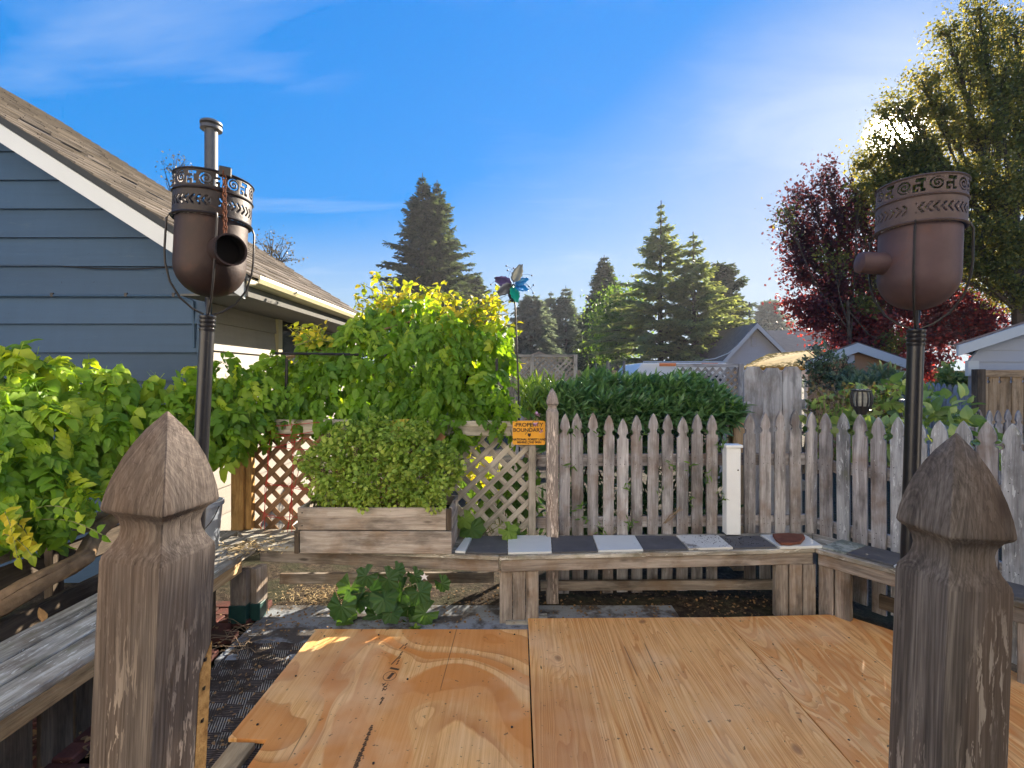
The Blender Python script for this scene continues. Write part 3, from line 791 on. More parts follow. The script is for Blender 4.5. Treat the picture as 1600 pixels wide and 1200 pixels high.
# gutter: an open trough with a rolled lip
gp = [(EX + 0.085, -0.012), (EX + 0.095, -0.012), (EX + 0.098, -0.035), (EX + 0.085, -0.065), (EX + 0.06, -0.080), (EX + 0.0, -0.080), (EX + 0.0, -0.02), (EX + 0.008, -0.02), (EX + 0.008, -0.070), (EX + 0.055, -0.070), (EX + 0.077, -0.06), (EX + 0.085, -0.035)]
MB().prism([(x, RY0 - 0.02, EZ + z) for x, z in gp], (0, RY1 - RY0 + 0.03, 0)).build('gutter', 'gutter_cream', house)
MB().box((EX - 0.012, (RY0 + RY1) / 2, EZ - 0.09), (0.022, RY1 - RY0, 0.13)).build('fascia_board', 'soffit_dark', house)
# shingles, laid course by course along the eave
cosr = 1 / math.sqrt(1 + SL * SL)
ex = 0.145; tabw = 0.32; slope_len = (EX - RX) / cosr
u = Vector((-cosr, 0, SL * cosr)); nrm_ = Vector((SL * cosr, 0, cosr))
sh = []
for k in range(int(slope_len / ex)):
    y = RY0 - 0.035 - (0.16 if k % 2 else 0)
    while y < RY1 + 0.02:
        w = tabw * random.uniform(0.7, 1.2)
        a, b = max(y, RY0 - 0.035), min(y + w, RY1 + 0.025)
        if b - a > 0.03: sh.append((k, a, b))
        y += w
sh.sort(key=lambda s: s[0] * 0.145 + (s[1] - RY0) * 0.5)
rest = MB()
for i, (k, a, b) in enumerate(sh):
    p = Vector((EX + 0.03, 0, EZ - 0.03 * SL)) + u * (k * ex)
    bt = 0.012 + random.uniform(-0.002, 0.006)
    q0 = p + nrm_ * 0.004; q1 = p + u * (ex + 0.03) + nrm_ * 0.001
    m = MB() if i < 290 else rest
    lo = [Vector((q0.x, a + 0.003, q0.z)), Vector((q0.x, b - 0.003, q0.z)), Vector((q1.x, b - 0.003, q1.z)), Vector((q1.x, a + 0.003, q1.z))]
    hi = [lo[0] + nrm_ * bt, lo[1] + nrm_ * bt, lo[2] + nrm_ * 0.003, lo[3] + nrm_ * 0.003]
    m.hexa(lo, hi)
    if i < 290: m.build('shingle', 'roof_shingle', roof)
rest.build('upper_shingles', 'roof_shingle', roof, kind='stuff')
# flue on the roof with a round rain cap
fp = atY(330, 250, 5.0)
fx = fp.x; fz = roof_z(fx)
flue = MB().lathe((fx, 5.0, fz - 0.05), [(0.062, 0), (0.062, 0.40), (0.066, 0.405), (0.066, 0.43), (0.060, 0.435), (0.060, 4.13 - fz)], 24).build('flue_pipe', 'flue_metal', roof, smooth=True)
zt = fz - 0.05 + 4.13 - fz
MB().lathe((fx, 5.0, zt), [(0.085, 0.0), (0.10, 0.0), (0.10, 0.03), (0.08, 0.036)], 28).lathe((fx, 5.0, zt + 0.055), [(0.102, 0.0), (0.102, 0.018), (0.07, 0.04), (0.02, 0.05)], 28).build('flue_cap', 'flue_metal', flue, smooth=True)
# conduit and cable on the gable wall
cz = atY(0, 462, FY).z
pipe = MB().tube([(-6.5, FY - 0.035, cz), (-4.2, FY - 0.035, cz - 0.004), (-2.55, FY - 0.035, cz - 0.006), (-2.46, FY - 0.03, cz - 0.05), (-2.45, FY - 0.03, cz - 0.4)], 0.010, 8).build('conduit', 'siding_blue', house, smooth=True)
c = MB()
for x in (-3.52, -2.96, -2.60, -4.4): c.box((x, FY - 0.03, cz), (0.02, 0.03, 0.03))
c.build('clip', 'iron_black', pipe)
MB().tube([(-6.5, FY - 0.03, atY(0, 417, FY).z)] + [(x, FY - 0.03, atY(0, 416, FY).z - 0.03 * math.sin(max(0, (x + 3.5)) / 1.0 * math.pi)) for x in (-5.0, -3.5, -3.2, -2.9, -2.65, -2.5)], 0.0045, 6).build('cable', 'iron_black', house)

# ================================================================== BENCH
BZ = 0.44
fr = [Vector((-1.69, 3.16)), Vector((-0.11, 2.985)), Vector((1.91, 3.115)), Vector((2.70, 2.00)), Vector((3.35, 1.08))]
bk = [Vector((-2.10, 3.56)), Vector((-0.11, 3.36)), Vector((2.08, 3.44)), Vector((3.02, 2.06)), Vector((3.70, 1.07))]
bench = thing('bench', 'weathered grey corner bench running along the fence on timber legs', 'bench', (0, 3.2, 0))
def quad_plank(a0, a1, b1, b0, z0, z1, name, mat, root):
    m = MB(); m.hexa([Vector((p.x, p.y, z0)) for p in (a0, a1, b1, b0)], [Vector((p.x, p.y, z1)) for p in (a0, a1, b1, b0)])
    # oriented board so the grain follows it
    d = (a1 - a0).normalized(); ang = math.atan2(d.y, d.x)
    mid = (a0 + a1 + b0 + b1) / 4
    rot = Matrix.Rotation(-ang, 3, 'Z')
    me = bpy.data.meshes.new(name)
    me.from_pydata([rot @ (Vector(v) - Vector((mid.x, mid.y, (z0 + z1) / 2))) for v in m.v], [], m.f)
    bm = bmesh.new(); bm.from_mesh(me); bmesh.ops.bevel(bm, geom=bm.edges[:], offset=0.004, segments=1, affect='EDGES'); bmesh.ops.recalc_face_normals(bm, faces=bm.faces[:]); bm.to_mesh(me); bm.free()
    me.materials.append(MAT[mat])
    o = bpy.data.objects.new(name, me); link(o, root)
    o.rotation_euler = (0, 0, ang)
    o.location = Vector((mid.x, mid.y, (z0 + z1) / 2)) - chain_off(root)
    return o
def lerp(a, b, t): return a + (b - a) * t
for i in range(4):
    g = 0.004
    n = 3
    for k in range(n):
        t0, t1 = k / n + (g if k else 0), (k + 1) / n - g
        e0 = (fr[i + 1] - fr[i]).normalized() * 0.002
        quad_plank(lerp(fr[i], bk[i], t0) + e0, lerp(fr[i + 1], bk[i + 1], t0) - e0, lerp(fr[i + 1], bk[i + 1], t1) - e0, lerp(fr[i], bk[i], t1) + e0, BZ - 0.03, BZ + random.uniform(-.002, .001), 'seat_plank', 'bench_top_wood', bench)
    d = (fr[i + 1] - fr[i]).normalized(); nr = Vector((-d.y, d.x))
    a, b = fr[i] + nr * 0.028 + d * 0.01, fr[i + 1] + nr * 0.028 - d * 0.006
    board('fascia', (a.x, a.y, BZ - 0.068), (b.x, b.y, BZ - 0.068), 0.075, 0.03, 'bench_wood', bench, face=(-nr.x, -nr.y, 0))
def leg(px, z0, z1, Y, w=0.08, t=0.04, dx=0.0, face=(0, -1, 0), mat='bench_wood'):
    x = (px - U0) * Y / F
    return board('leg', (x, Y, z0), (x + dx, Y, z1), w, t, mat, bench, face=face)
for px in (790.5, 811, 831.5): leg(px, 0.0, BZ - 0.106, 3.045 + random.uniform(-.004, .004), 0.078)
for px in (1219, 1241, 1262): leg(px, 0.0, BZ - 0.106, 3.14, 0.082)
leg(1228, 0.0, BZ - 0.106, 3.24, 0.10)
# legs that turn the corner on the right wing
d = (fr[3] - fr[2]).normalized(); nr = Vector((-d.y, d.x))
for k, t in enumerate((0.05, 0.145)):
    p = fr[2] + d * t + nr * 0.045
    board('leg', (p.x, p.y, 0.0), (p.x, p.y, BZ - 0.106), 0.085, 0.04, 'bench_wood', bench, face=(-nr.x, -nr.y, 0))
for t in (0.95, 1.04):
    p = fr[2] + d * t + nr * 0.045
    board('leg', (p.x, p.y, 0.0), (p.x, p.y, BZ - 0.106), 0.085, 0.04, 'bench_wood', bench, face=(-nr.x, -nr.y, 0))
a = fr[2] + nr * 0.30 + d * 0.25; b = fr[2] + nr * 0.30 + d * 1.3
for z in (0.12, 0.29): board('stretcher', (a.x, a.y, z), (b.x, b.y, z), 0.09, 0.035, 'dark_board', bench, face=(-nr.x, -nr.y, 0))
# back stretchers under the long run
for (x0, x1, y, z, w) in ((-1.62, -0.16, 3.33, 0.16, 0.07), (0.16, 1.85, 3.31, 0.12, 0.065), (-1.62, -0.16, 3.40, 0.305, 0.06), (0.16, 1.85, 3.39, 0.30, 0.055)):
    board('stretcher', (x0, y, z), (x1, y + 0.02, z), w, 0.03, 'bench_wood', bench)

# left bench wing runs towards the viewer
lb = thing('bench', 'weathered bench wing at the left edge with mossy bleached planks', 'bench', (-1.9, 2.0, 0))
for x0, x1 in ((-2.135, -1.985), (-1.975, -1.835), (-1.825, -1.687)):
    board('seat_plank', ((x0 + x1) / 2, 0.35, BZ - 0.016), ((x0 + x1) / 2, 3.22 - (x1 + 1.69) * 0.9 if x1 < -1.7 else 3.14, BZ - 0.016), x1 - x0, 0.034, 'bench_top_wood', lb, face=(0, 0, 1), bev=0.005)
board('fascia', (-1.722, 0.35, BZ - 0.075), (-1.722, 3.02, BZ - 0.075), 0.078, 0.03, 'scrap_wood', lb, face=(1, 0, 0))
for y in (3.07, 0.6): board('leg', (-1.745, y, 0.0), (-1.745, y, BZ - 0.115), 0.10, 0.06, 'bench_wood', lb, face=(0, -1, 0))
lg = board('leg', (-1.655, 3.12, 0.0), (-1.655, 3.12, BZ - 0.115), 0.09, 0.05, 'bench_wood', lb, face=(1, -0.35, 0))
MB().box((-1.745, 3.065, 0.055), (0.108, 0.075, 0.11)).box((-1.652, 3.115, 0.053), (0.062, 0.10, 0.106)).build('painted_foot', 'green_paint', lb, bevel=0.003)
for i, y in enumerate([1.0 + 0.16 * k for k in range(13)]):
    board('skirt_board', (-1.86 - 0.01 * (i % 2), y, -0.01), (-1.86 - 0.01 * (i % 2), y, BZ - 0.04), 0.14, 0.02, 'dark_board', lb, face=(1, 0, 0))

# ================================================================== TILES ON THE BENCH
tiles_f = [710, 727.5, 793, 862.8, 935, 1006.5, 1076.6, 1147, 1216.5, 1285]
tiles_b = [729, 740.0, 793, 861, 925.3, 991.6, 1055.2, 1122, 1186, 1257]
tm = ['tile_white', 'tile_slate', 'tile_white', 'tile_slate', 'tile_white', 'tile_slate', 'tile_dirty', 'tile_slate', 'tile_white']
tl = ['narrow white tile sliver just right of the planter box',
      'dark slate tile between the planter and the first full white tile',
      'cracked white square tile in front of the lattice and post',
      'dark slate tile with a tiny white chip on it',
      'clean white square tile with hairline cracks in the middle of the bench',
      'plain dark slate tile left of the dirt-strewn tile',
      'white tile strewn with dirt crumbs below the white post',
      'dark slate tile between the dirty tile and the one holding the broken slate',
      'white tile at the bench corner with a broken red slate on it']
def line_pt(P, px):
    """where the vertical plane through photo column px meets the polyline P"""
    k = (px - U0) / F
    for a, b in zip(P[:-1], P[1:]):
        den = (b.x - a.x) - k * (b.y - a.y)
        if abs(den) < 1e-9: continue
        t = (k * a.y - a.x) / den
        if -0.001 <= t <= 1.001: return a + (b - a) * t
    return P[-1]
frx = [fr[0], fr[1], fr[2] + (fr[2] - fr[1]) * 0.06]
for i in range(9):
    a0 = line_pt(frx, tiles_f[i] + 0.7); a1 = line_pt(frx, tiles_f[i + 1] - 0.7)
    off = Vector((0, 0.012))
    if i == 8: off = Vector((0, -0.006))
    back = [Vector((p.x, min(p.y, 3.33))) for p in (line_pt([Vector((-2, 3.335)), Vector((3, 3.345))], tiles_b[i] + 0.7), line_pt([Vector((-2, 3.335)), Vector((3, 3.345))], tiles_b[i + 1] - 0.7))]
    zt = BZ + 0.012 + (0.004 if i % 2 == 0 else 0.0)
    if i == 8: zt += 0.004
    m = MB(); m.hexa([Vector((p.x, p.y, BZ + 0.0015)) for p in (a0 + off, a1 + off, back[1], back[0])], [Vector((p.x, p.y, zt)) for p in (a0 + off, a1 + off, back[1], back[0])])
    c = sum((Vector(v) for v in m.v), Vector()) / 8
    tag(m.build('tile', tm[i], bevel=0.0015, loc=(c.x, c.y, BZ)), tl[i], 'tile', 'paving tiles laid along the bench')
d = (fr[3] - fr[2]).normalized(); nr = Vector((-d.y, d.x))
for k, (t0, t1, mt, lab) in enumerate(((0.02, 0.16, 'tile_moss', 'mottled grey-green mossy tile just past the bench corner'), (0.165, 0.40, 'tile_slate', 'dark slate tile on the angled right wing of the bench'), (0.405, 0.66, 'tile_white', 'white tile on the right wing half hidden by the big post'), (0.665, 0.93, 'tile_slate', 'dark slate tile behind the right post, nearest the frame edge'))):
    m = MB(); q = [fr[2] + d * t0 + nr * 0.03, fr[2] + d * t1 + nr * 0.03, fr[2] + d * (t1 + 0.02) + nr * 0.29, fr[2] + d * (t0 + 0.02) + nr * 0.29]
    m.hexa([Vector((p.x, p.y, BZ + 0.0015)) for p in q], [Vector((p.x, p.y, BZ + 0.014)) for p in q])
    tag(m.build('tile', mt, bevel=0.0015, loc=(q[0].x, q[0].y, BZ)), lab, 'tile', 'paving tiles laid along the bench')
# broken slate on the corner tile
sp_ = [(1207, 838), (1232, 836.5), (1256, 839), (1258, 843), (1251, 850.5), (1236, 852.5), (1220, 852), (1212, 846)]
m = MB(); m.prism([atZ(x, y, 0.463) for x, y in sp_], (0, 0, 0.018))
o = tag(m.build('slate_piece', 'slate_red', bevel=0.003, loc=atZ(1235, 845, 0.463)), 'broken reddish-brown slate lying on the corner white tile', 'slate')

# ================================================================== PLYWOOD
PZ = 0.04
def sheet(poly, z, th, mat, label, loc):
    m = MB(); m.prism([Vector((x, y, z - th)) for x, y in poly], (0, 0, th))
    return tag(m.build('plywood_sheet', mat, bevel=0.0015, loc=loc), label, 'plywood', 'plywood sheets laid over the ground')
s1 = sheet([(0.062, 2.895), (-1.195, 2.90), (-1.20, 2.02), (-1.035, 2.01), (-1.05, 0.45), (0.055, 0.45)], PZ - 0.004, 0.018, 'plywood_flame', 'left plywood sheet with flame grain, black stamp marks and a notched corner', (-0.57, 1.68, 0.02))
s2 = sheet([(0.068, 3.02), (1.284, 3.035), (1.295, 0.45), (0.064, 0.45)], PZ, 0.018, 'plywood_straight', 'middle plywood sheet with fine straight grain', (0.68, 1.8, 0.02))
s3 = sheet([(1.290, 3.036), (2.05, 3.075), (2.50, 2.55), (2.62, 2.2), (2.62, 0.45), (1.301, 0.45)], PZ - 0.001, 0.018, 'plywood_wavy', 'right plywood sheet with wavy knotty grain under the bench corner', (1.95, 1.8, 0.02))
MB().box((0.06, 3.06, 0.012), (0.26, 0.10, 0.03)).build('foot_board', 'bench_top_wood', kind='structure')
# framing below the sheets
sup = thing('floor_frame', 'hidden timber sleepers under the plywood sheets', 'timber frame', (0.5, 1.7, 0))
for x in (-0.9, 0.0, 0.9, 1.7): board('sleeper', (x, 0.5, 0.006), (x, 2.8, 0.006), 0.08, 0.026, 'scrap_wood', sup, face=(0, 0, 1))
# offcut in the notch
o = board('timber_offcut', (-1.155, 0.70, 0.020), (-1.125, 2.0, 0.020), 0.10, 0.03, 'scrap_wood', None, face=(0, 0, 1))
tag(o, 'short weathered board lying in the notch of the left plywood', 'board')
# screw heads round the sheets
for sh_o, pts_ in ((s1, [(-1.12, y) for y in (2.1, 2.45, 2.82)] + [(-.02, y) for y in (.9, 1.3, 1.7, 2.1, 2.5, 2.84)] + [(x, 2.84) for x in (-.8, -.4)] + [(-.55, y) for y in (.9, 1.4, 1.9, 2.4)]),
                   (s2, [(.12, y) for y in (.95, 1.35, 1.75, 2.2, 2.6, 2.95)] + [(1.22, y) for y in (1.0, 1.4, 1.85, 2.3, 2.7, 2.97)] + [(.66, y) for y in (1.1, 1.6, 2.1, 2.6, 2.96)]),
                   (s3, [(1.36, y) for y in (1.1, 1.6, 2.0, 2.5, 2.98)] + [(1.9, y) for y in (1.6, 2.2, 2.8)])):
    m = MB()
    for x, y in pts_: m.lathe((x + random.uniform(-.012, .012), y + random.uniform(-.02, .02), PZ - .002), [(0.0048, -.002), (0.0048, 0.0022), (0.002, 0.0016)], 10)
    m.build('screw_heads', 'iron_black', sh_o, kind='stuff')
# ink stamps down the left sheet
m = MB()
def dash(px, py, L, w, dirx=None):
    w = w * 0.75
    p = atZ(px, py, PZ - 0.0036)
    d = Vector((-0.30, -0.95, 0)).normalized() if dirx is None else Vector(dirx).normalized()
    n = Vector((-d.y, d.x, 0))
    a = p - d * L / 2; b = p + d * L / 2
    m.prism([a - n * w / 2, b - n * w / 2, b + n * w / 2, a + n * w / 2], (0, 0, 0.0006))
for (x, y, L, w) in ((634.5, 1007, .025, .010), (627.5, 1011, .045, .007), (633, 1012, .022, .008), (627, 1020.5, .03, .008), (619.5, 1030, .10, .008), (624.5, 1028, .022, .008), (622.5, 1033, .018, .008), (620.5, 1037, .018, .008),
                     (610.5, 1056, .05, .022), (597, 1091, .018, .009), (599, 1092, .014, .007), (596, 1096, .02, .008), (594.5, 1099.5, .018, .008)):
    dash(x, y, L, w)
dash(616.5, 1045, .014, .068, None)
for (x, y) in ((599.5, 1070), (604.5, 1071), (600.5, 1074), (603, 1077), (598.5, 1078), (601, 1069)): dash(x, y, .020, .005)
for (x, y) in ((599, 1069), (602, 1073), (600, 1077)): dash(x, y, .005, .022)
import itertools
for k in range(26):
    t = k / 25
    x = 581 + (555 - 581) * t; y = 1134 + (1202 - 1134) * t
    dash(x, y, 0.0075, 0.011 + 0.006 * ((k * 7) % 3), None)
    if k > 14: dash(x - 3.5, y + 1, 0.0065, 0.008, None)
# oval round the mark
c0 = atZ(609, 1056.5, PZ - 0.0036)
ring = [c0 + Vector((0.033 * math.cos(a), 0.040 * math.sin(a), 0)) for a in [2 * math.pi * i / 28 for i in range(28)]]
ring2 = [c0 + Vector((0.030 * math.cos(a), 0.037 * math.sin(a), 0)) for a in [2 * math.pi * i / 28 for i in range(28)]]
n0 = len(m.v); m.v += [tuple(p + Vector((0, 0, .0006))) for p in ring + ring2]
m.f += [(n0 + i, n0 + (i + 1) % 28, n0 + 28 + (i + 1) % 28, n0 + 28 + i) for i in range(28)]
m.build('stamp_print', 'ink_faded', s1, kind='stuff')

# ================================================================== FENCES
def picket_outline(H, w, tip=0.105, notch=True):
    """right-hand half outline from foot to point (x, z)"""
    h = w / 2
    pts = [(h, 0)]
    zn = H - tip - 0.018
    r = 0.021
    if notch:
        for a in range(-80, 81, 20):
            pts.append((h + 0.006 - r * math.cos(R(a)) * 0.95, zn + r * math.sin(R(a))))
    zs = zn + r + 0.004
    for t in (0.0, 0.12, 0.3, 0.5, 0.7, 0.88, 1.0):
        pts.append((h * 0.90 * (1 - t ** 1.9) * 1.0 + 0.002 * (t < 1), zs + (H - zs) * t))
    return pts
def picket_mesh(H, w, th, dog=False):
    if dog: half = [(w / 2, 0), (w / 2, H - 0.045), (w / 2 - 0.035, H)]
    else: half = picket_outline(H, w)
    out = half + [(-x, z) for x, z in reversed(half) if x > 0.0021 or dog]
    # local frame: long axis X (grain), width Y, thickness Z
    me = bpy.data.meshes.new('picket')
    n = len(out)
    vs = [(z, x, -th / 2) for x, z in out] + [(z, x, th / 2) for x, z in out]
    me.from_pydata(vs, [], [tuple(range(n)), tuple(reversed(range(n, 2 * n)))] + [(i + n, i, (i + 1) % n, (i + 1) % n + n) for i in range(n)])
    bm = bmesh.new(); bm.from_mesh(me); bmesh.ops.recalc_face_normals(bm, faces=bm.faces[:]); bm.to_mesh(me); bm.free()
    return me
PM = {}
def picket(root, p, H, w, th, ang, mat, name='picket', lean=0.0, dog=False):
    key = (round(H, 2), round(w, 3), dog, mat, th)
    if key not in PM:
        PM[key] = picket_mesh(H, w, th, dog); PM[key].materials.append(MAT[mat])
    o = bpy.data.objects.new(name, PM[key]); link(o, root)
    x = Vector((math.sin(lean) * math.cos(ang), math.sin(lean) * math.sin(ang), math.cos(lean)))
    y = Vector((math.cos(ang), math.sin(ang), 0)); y = (y - x * y.dot(x)).normalized(); z = x.cross(y)
    M = Matrix((x, y, z)).transposed().to_4x4(); M.translation = Vector(p) - chain_off(root)
    o.matrix_basis = M
    return o
fl = [Vector((0.10, 3.375)), Vector((2.10, 3.455)), Vector((2.62, 2.56)), Vector((3.45, 1.13))]
fA = thing('picket_fence', 'grey weathered picket fence behind the middle of the tiled bench', 'fence', (0.1, 3.4, 0))
tops = {}
PA = [(881, 645), (903.3, 644.5), (926, 645.5), (949.4, 648), (972, 653), (995, 648), (1018.8, 645), (1041.8, 648), (1064.9, 652), (1088.3, 647), (1111.6, 648), (1171.4, 647), (1195.5, 645), (1218.7, 643), (1242.8, 641), (1267, 643)]
PB = [(1291.5, 646), (1318.5, 646), (1344.7, 648.5), (1373.9, 651), (1404, 652.5), (1436, 655), (1469, 656), (1505, 657.5), (1543.6, 659), (1584, 661), (1628, 662), (1676, 664), (1728, 666), (1785, 668)]
def run_pickets(root, lst, th, mat):
    nails = MB()
    for px, py in lst:
        q = line_pt(fl, px)
        zt = CAMZ - (py - V0) * q.y / F
        i = 0 if q.x < 2.1 and q.y > 3.3 else (1 if q.y > 2.56 else 2)
        dd = (fl[i + 1] - fl[i]).normalized(); ang = math.atan2(dd.y, dd.x)
        z0 = random.uniform(0.03, 0.06)
        ln = random.uniform(-0.008, 0.008)
        picket(root, (q.x + (0.0 if i else 0), q.y + random.uniform(-.003, .003), z0), round(zt - z0, 2), (0.073 + random.choice((-0.003, 0, 0.003))) * (1.0 if i == 0 else 1.08), 0.017, ang, random.choice(mat), lean=ln)
        fn = Vector((dd.y, -dd.x))
        for zn in (0.93, 0.975, 0.505, 0.54):
            for sx in (-.018, .018):
                if zn in (0.975, 0.54) and sx > 0: continue
                p = Vector((q.x, q.y)) + fn * 0.0115 + dd * (sx + random.uniform(-.006, .006)); r = 0.0028
                nails.add([(p.x + dd.x * r * math.cos(a), p.y + dd.y * r * math.cos(a), zn + random.uniform(-.001, .001) + r * math.sin(a)) for a in (0, 1.05, 2.1, 3.14, 4.2, 5.24)], [(0, 1, 2, 3, 4, 5)])
    nails.build('nail_heads', 'iron_black', root, kind='stuff')
run_pickets(fA, PA, 0.018, ['picket_wood'])
for z, w in ((0.955, 0.085), (0.52, 0.075)):
    board('rail', (0.12, 3.405, z), (2.08, 3.483, z), w, 0.032, 'picket_wood', fA)
fB = thing('picket_fence', 'angled picket fence section with pale lichen behind the right post', 'fence', (2.15, 3.4, 0))
run_pickets(fB, PB, 0.018, ['picket_wood', 'picket_wood_lichen', 'picket_wood_lichen'])
for z in (0.92, 0.50):
    for i in (1, 2):
        dd = (fl[i + 1] - fl[i]).normalized(); nn = Vector((dd.y, -dd.x)) * -0.03
        a, b = fl[i] + nn + dd * 0.02, fl[i + 1] + nn - dd * 0.01
        board('rail', (a.x, a.y, z), (b.x, b.y, z), 0.08, 0.03, 'picket_wood', fB, face=(-dd.y, dd.x, 0))

# gothic-headed square post, built around its own axis
def gothic_post(name, label, cat, base, s, ztop, rot, lean, mat='post_timber', hs_=1.0):
    root = thing(name, label, cat, base)
    hw = s / 2
    k = s / 0.089
    prof = [(hw * 0.985, 0.0), (hw, 0.003 * k), (hw, ztop - 0.002), (hw * 0.985, ztop)]
    head = [(0.0435, 0.004), (0.037, 0.015), (0.0325, 0.026), (0.0310, 0.037), (0.0325, 0.046), (0.037, 0.054), (0.0435, 0.059), (0.0455, 0.0625), (0.0452, 0.067), (0.0430, 0.082), (0.0385, 0.102), (0.0325, 0.122), (0.0250, 0.141), (0.0165, 0.158), (0.0080, 0.171), (0.0010, 0.181)]
    def ring(h, z, c=0.0012 * k):
        out = []
        cc = min(c, h * 0.4)
        cor = [(h, -h + cc), (h, h - cc), (h - cc, h), (-h + cc, h), (-h, h - cc), (-h, -h + cc), (-h + cc, -h), (h - cc, -h)]
        return [(x, y, z) for x, y in cor]
    def lay(pr):
        m = MB(); vs = []; fs = []
        for h, z in pr: vs += ring(h, z)
        for i in range(len(pr) - 1):
            for j in range(8): fs.append((i * 8 + j, i * 8 + (j + 1) % 8, (i + 1) * 8 + (j + 1) % 8, (i + 1) * 8 + j))
        fs.append(tuple(reversed(range(8)))); fs.append(tuple(range((len(pr) - 1) * 8, len(pr) * 8)))
        return m.add([(x + base[0], y + base[1], z + base[2]) for x, y, z in vs], fs)
    z = 0.0; shaft = [(hw, z + (ztop - z) * i / 12) for i in range(13)]
    shaft[-1] = (hw, ztop - 0.0015); shaft.append((hw * 0.985, ztop))
    lay(shaft + [(h * k, ztop + zz * k * hs_) for h, zz in head]).build('shaft', mat, root, smooth=True)
    root.rotation_euler = (0, lean, rot)
    return root
gp1 = gothic_post('newel_post', 'big near post with carved pointed head, left one, sunlit on its right face', 'post', (-0.472 - 0.073, 0.657, 0), 0.089, 1.302, R(-9), R(3.2), 'post_timber_mid', hs_=1.03)
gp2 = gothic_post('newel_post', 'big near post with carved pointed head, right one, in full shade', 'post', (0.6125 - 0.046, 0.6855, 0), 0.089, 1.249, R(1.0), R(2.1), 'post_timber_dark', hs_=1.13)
for g in (gp1, gp2): g['group'] = 'carved posts close to the viewer'
# split edge showing fresh wood and nails on the left post
m = MB()
bx, by = -0.545, 0.657
m.add([(bx + 0.0452, by + 0.0452, 0.85), (bx + 0.0452, by + 0.0452, 1.165), (bx + 0.0452, by + 0.036, 1.15), (bx + 0.0452, by + 0.026, 1.13), (bx + 0.0452, by + 0.024, 0.85),
       (bx + 0.0440, by + 0.0452, 0.85), (bx + 0.0440, by + 0.0452, 1.165), (bx + 0.0440, by + 0.036, 1.15), (bx + 0.0440, by + 0.026, 1.13), (bx + 0.0440, by + 0.024, 0.85)],
      [(4, 3, 2, 1, 0), (5, 6, 7, 8, 9), (0, 1, 6, 5), (1, 2, 7, 6), (2, 3, 8, 7), (3, 4, 9, 8)])
m.build('fresh_split', 'cedar_post', gp1)
m = MB()
for z in (1.145, 1.105, 1.06): m.lathe((bx + 0.0448, by + 0.034, z), [(0.0025, -0.002), (0.0025, 0.002)], 8)
m.build('nail_stub', 'iron_black', gp1)

# ------------ posts standing in the fence line
o = gothic_post('fence_post', 'tall grey fence post with a carved finial beside the yellow sign', 'post', (0.240, 3.335, 0.0), 0.080, 1.30, 0, 0, 'post_timber_pale')
wp = thing('white_post', 'slim white painted post with a flat cap in front of the pickets', 'post', (1.458, 3.345, BZ + 0.018))
m = MB().box((1.485, 3.37, 0.755), (0.098, 0.07, 0.60)); m.build('shaft', 'white_paint_wood', wp, bevel=0.003)
MB().box((1.487, 3.368, 1.063), (0.118, 0.09, 0.020)).build('cap', 'white_paint_wood', wp, bevel=0.003)
MB().lathe((1.515, 3.334, 0.90), [(0.005, -0.004), (0.005, 0.004)], 10).build('screw', 'iron_black', wp)

# ------------ lattice panel left of the pickets
LA, LB = Vector((-1.93, 3.555)), Vector((0.135, 3.375))
lat = thing('wooden_lattice', 'diagonal wooden lattice panel behind the planter and bench', 'lattice', (-0.9, 3.46, BZ))
ld = (LB - LA); LL = ld.length; ld.normalize(); ln_ = Vector((-ld.y, ld.x))
z0l, z1l = BZ - 0.02, 1.16
def clip_diag(c, sgn, L, H):
    """segment of line v = sgn*u + c inside [0,L]x[0,H]"""
    pts = []
    for u_ in (0, L):
        v_ = sgn * u_ + c
        if -1e-9 <= v_ <= H + 1e-9: pts.append((u_, v_))
    for v_ in (0, H):
        u_ = (v_ - c) * sgn
        if 1e-9 < u_ < L - 1e-9: pts.append((u_, v_))
    return pts[:2] if len(pts) >= 2 else None
pitch = 0.128
def lattice(root, A, dirv, nrmv, L, z0, H, pitch, w, t, matf, name='lattice_strip', part=True):
    mb = MB()
    for sgn, dep in ((1, 0.0), (-1, t + 0.001)):
        c = -L if sgn == 1 else 0.0
        cmax = H if sgn == 1 else L + H
        c += pitch * 0.4
        while c < cmax:
            seg = clip_diag(c, sgn, L, H)
            c += pitch
            if not seg or (abs(seg[0][0] - seg[1][0]) < w * 0.8): continue
            (u0, v0), (u1, v1) = seg
            p0 = A + dirv * u0 + nrmv * dep; p1 = A + dirv * u1 + nrmv * dep
            mt = matf((u0 + u1) / 2)
            if part: board(name, (p0.x, p0.y, z0 + v0), (p1.x, p1.y, z0 + v1), w, t, mt, root, face=(-nrmv.x, -nrmv.y, 0), bev=0.0015)
            else:
                pa, pb = Vector((p0.x, p0.y, z0 + v0)), Vector((p1.x, p1.y, z0 + v1)); dd = (pb - pa).normalized(); sd_ = dd.cross(Vector((nrmv.x, nrmv.y, 0))).normalized() * w / 2
                mb.prism([pa - sd_, pb - sd_, pb + sd_, pa + sd_], (nrmv.x * t, nrmv.y * t, 0))
    return mb
lattice(lat, LA, ld, ln_, LL, z0l, z1l - z0l, pitch, 0.037, 0.008, lambda u: 'lattice_brown' if u < 1.05 else 'lattice_grey')
a = LA - ln_ * 0.02; b = LB - ln_ * 0.02
board('rail', (a.x, a.y, 1.165), (b.x, b.y, 1.165), 0.07, 0.02, 'lattice_grey', lat)
board('rail', (a.x, a.y + 0.03, 1.215), (b.x, b.y + 0.03, 1.215), 0.09, 0.035, 'lattice_grey', lat, face=(0, 0, 1))
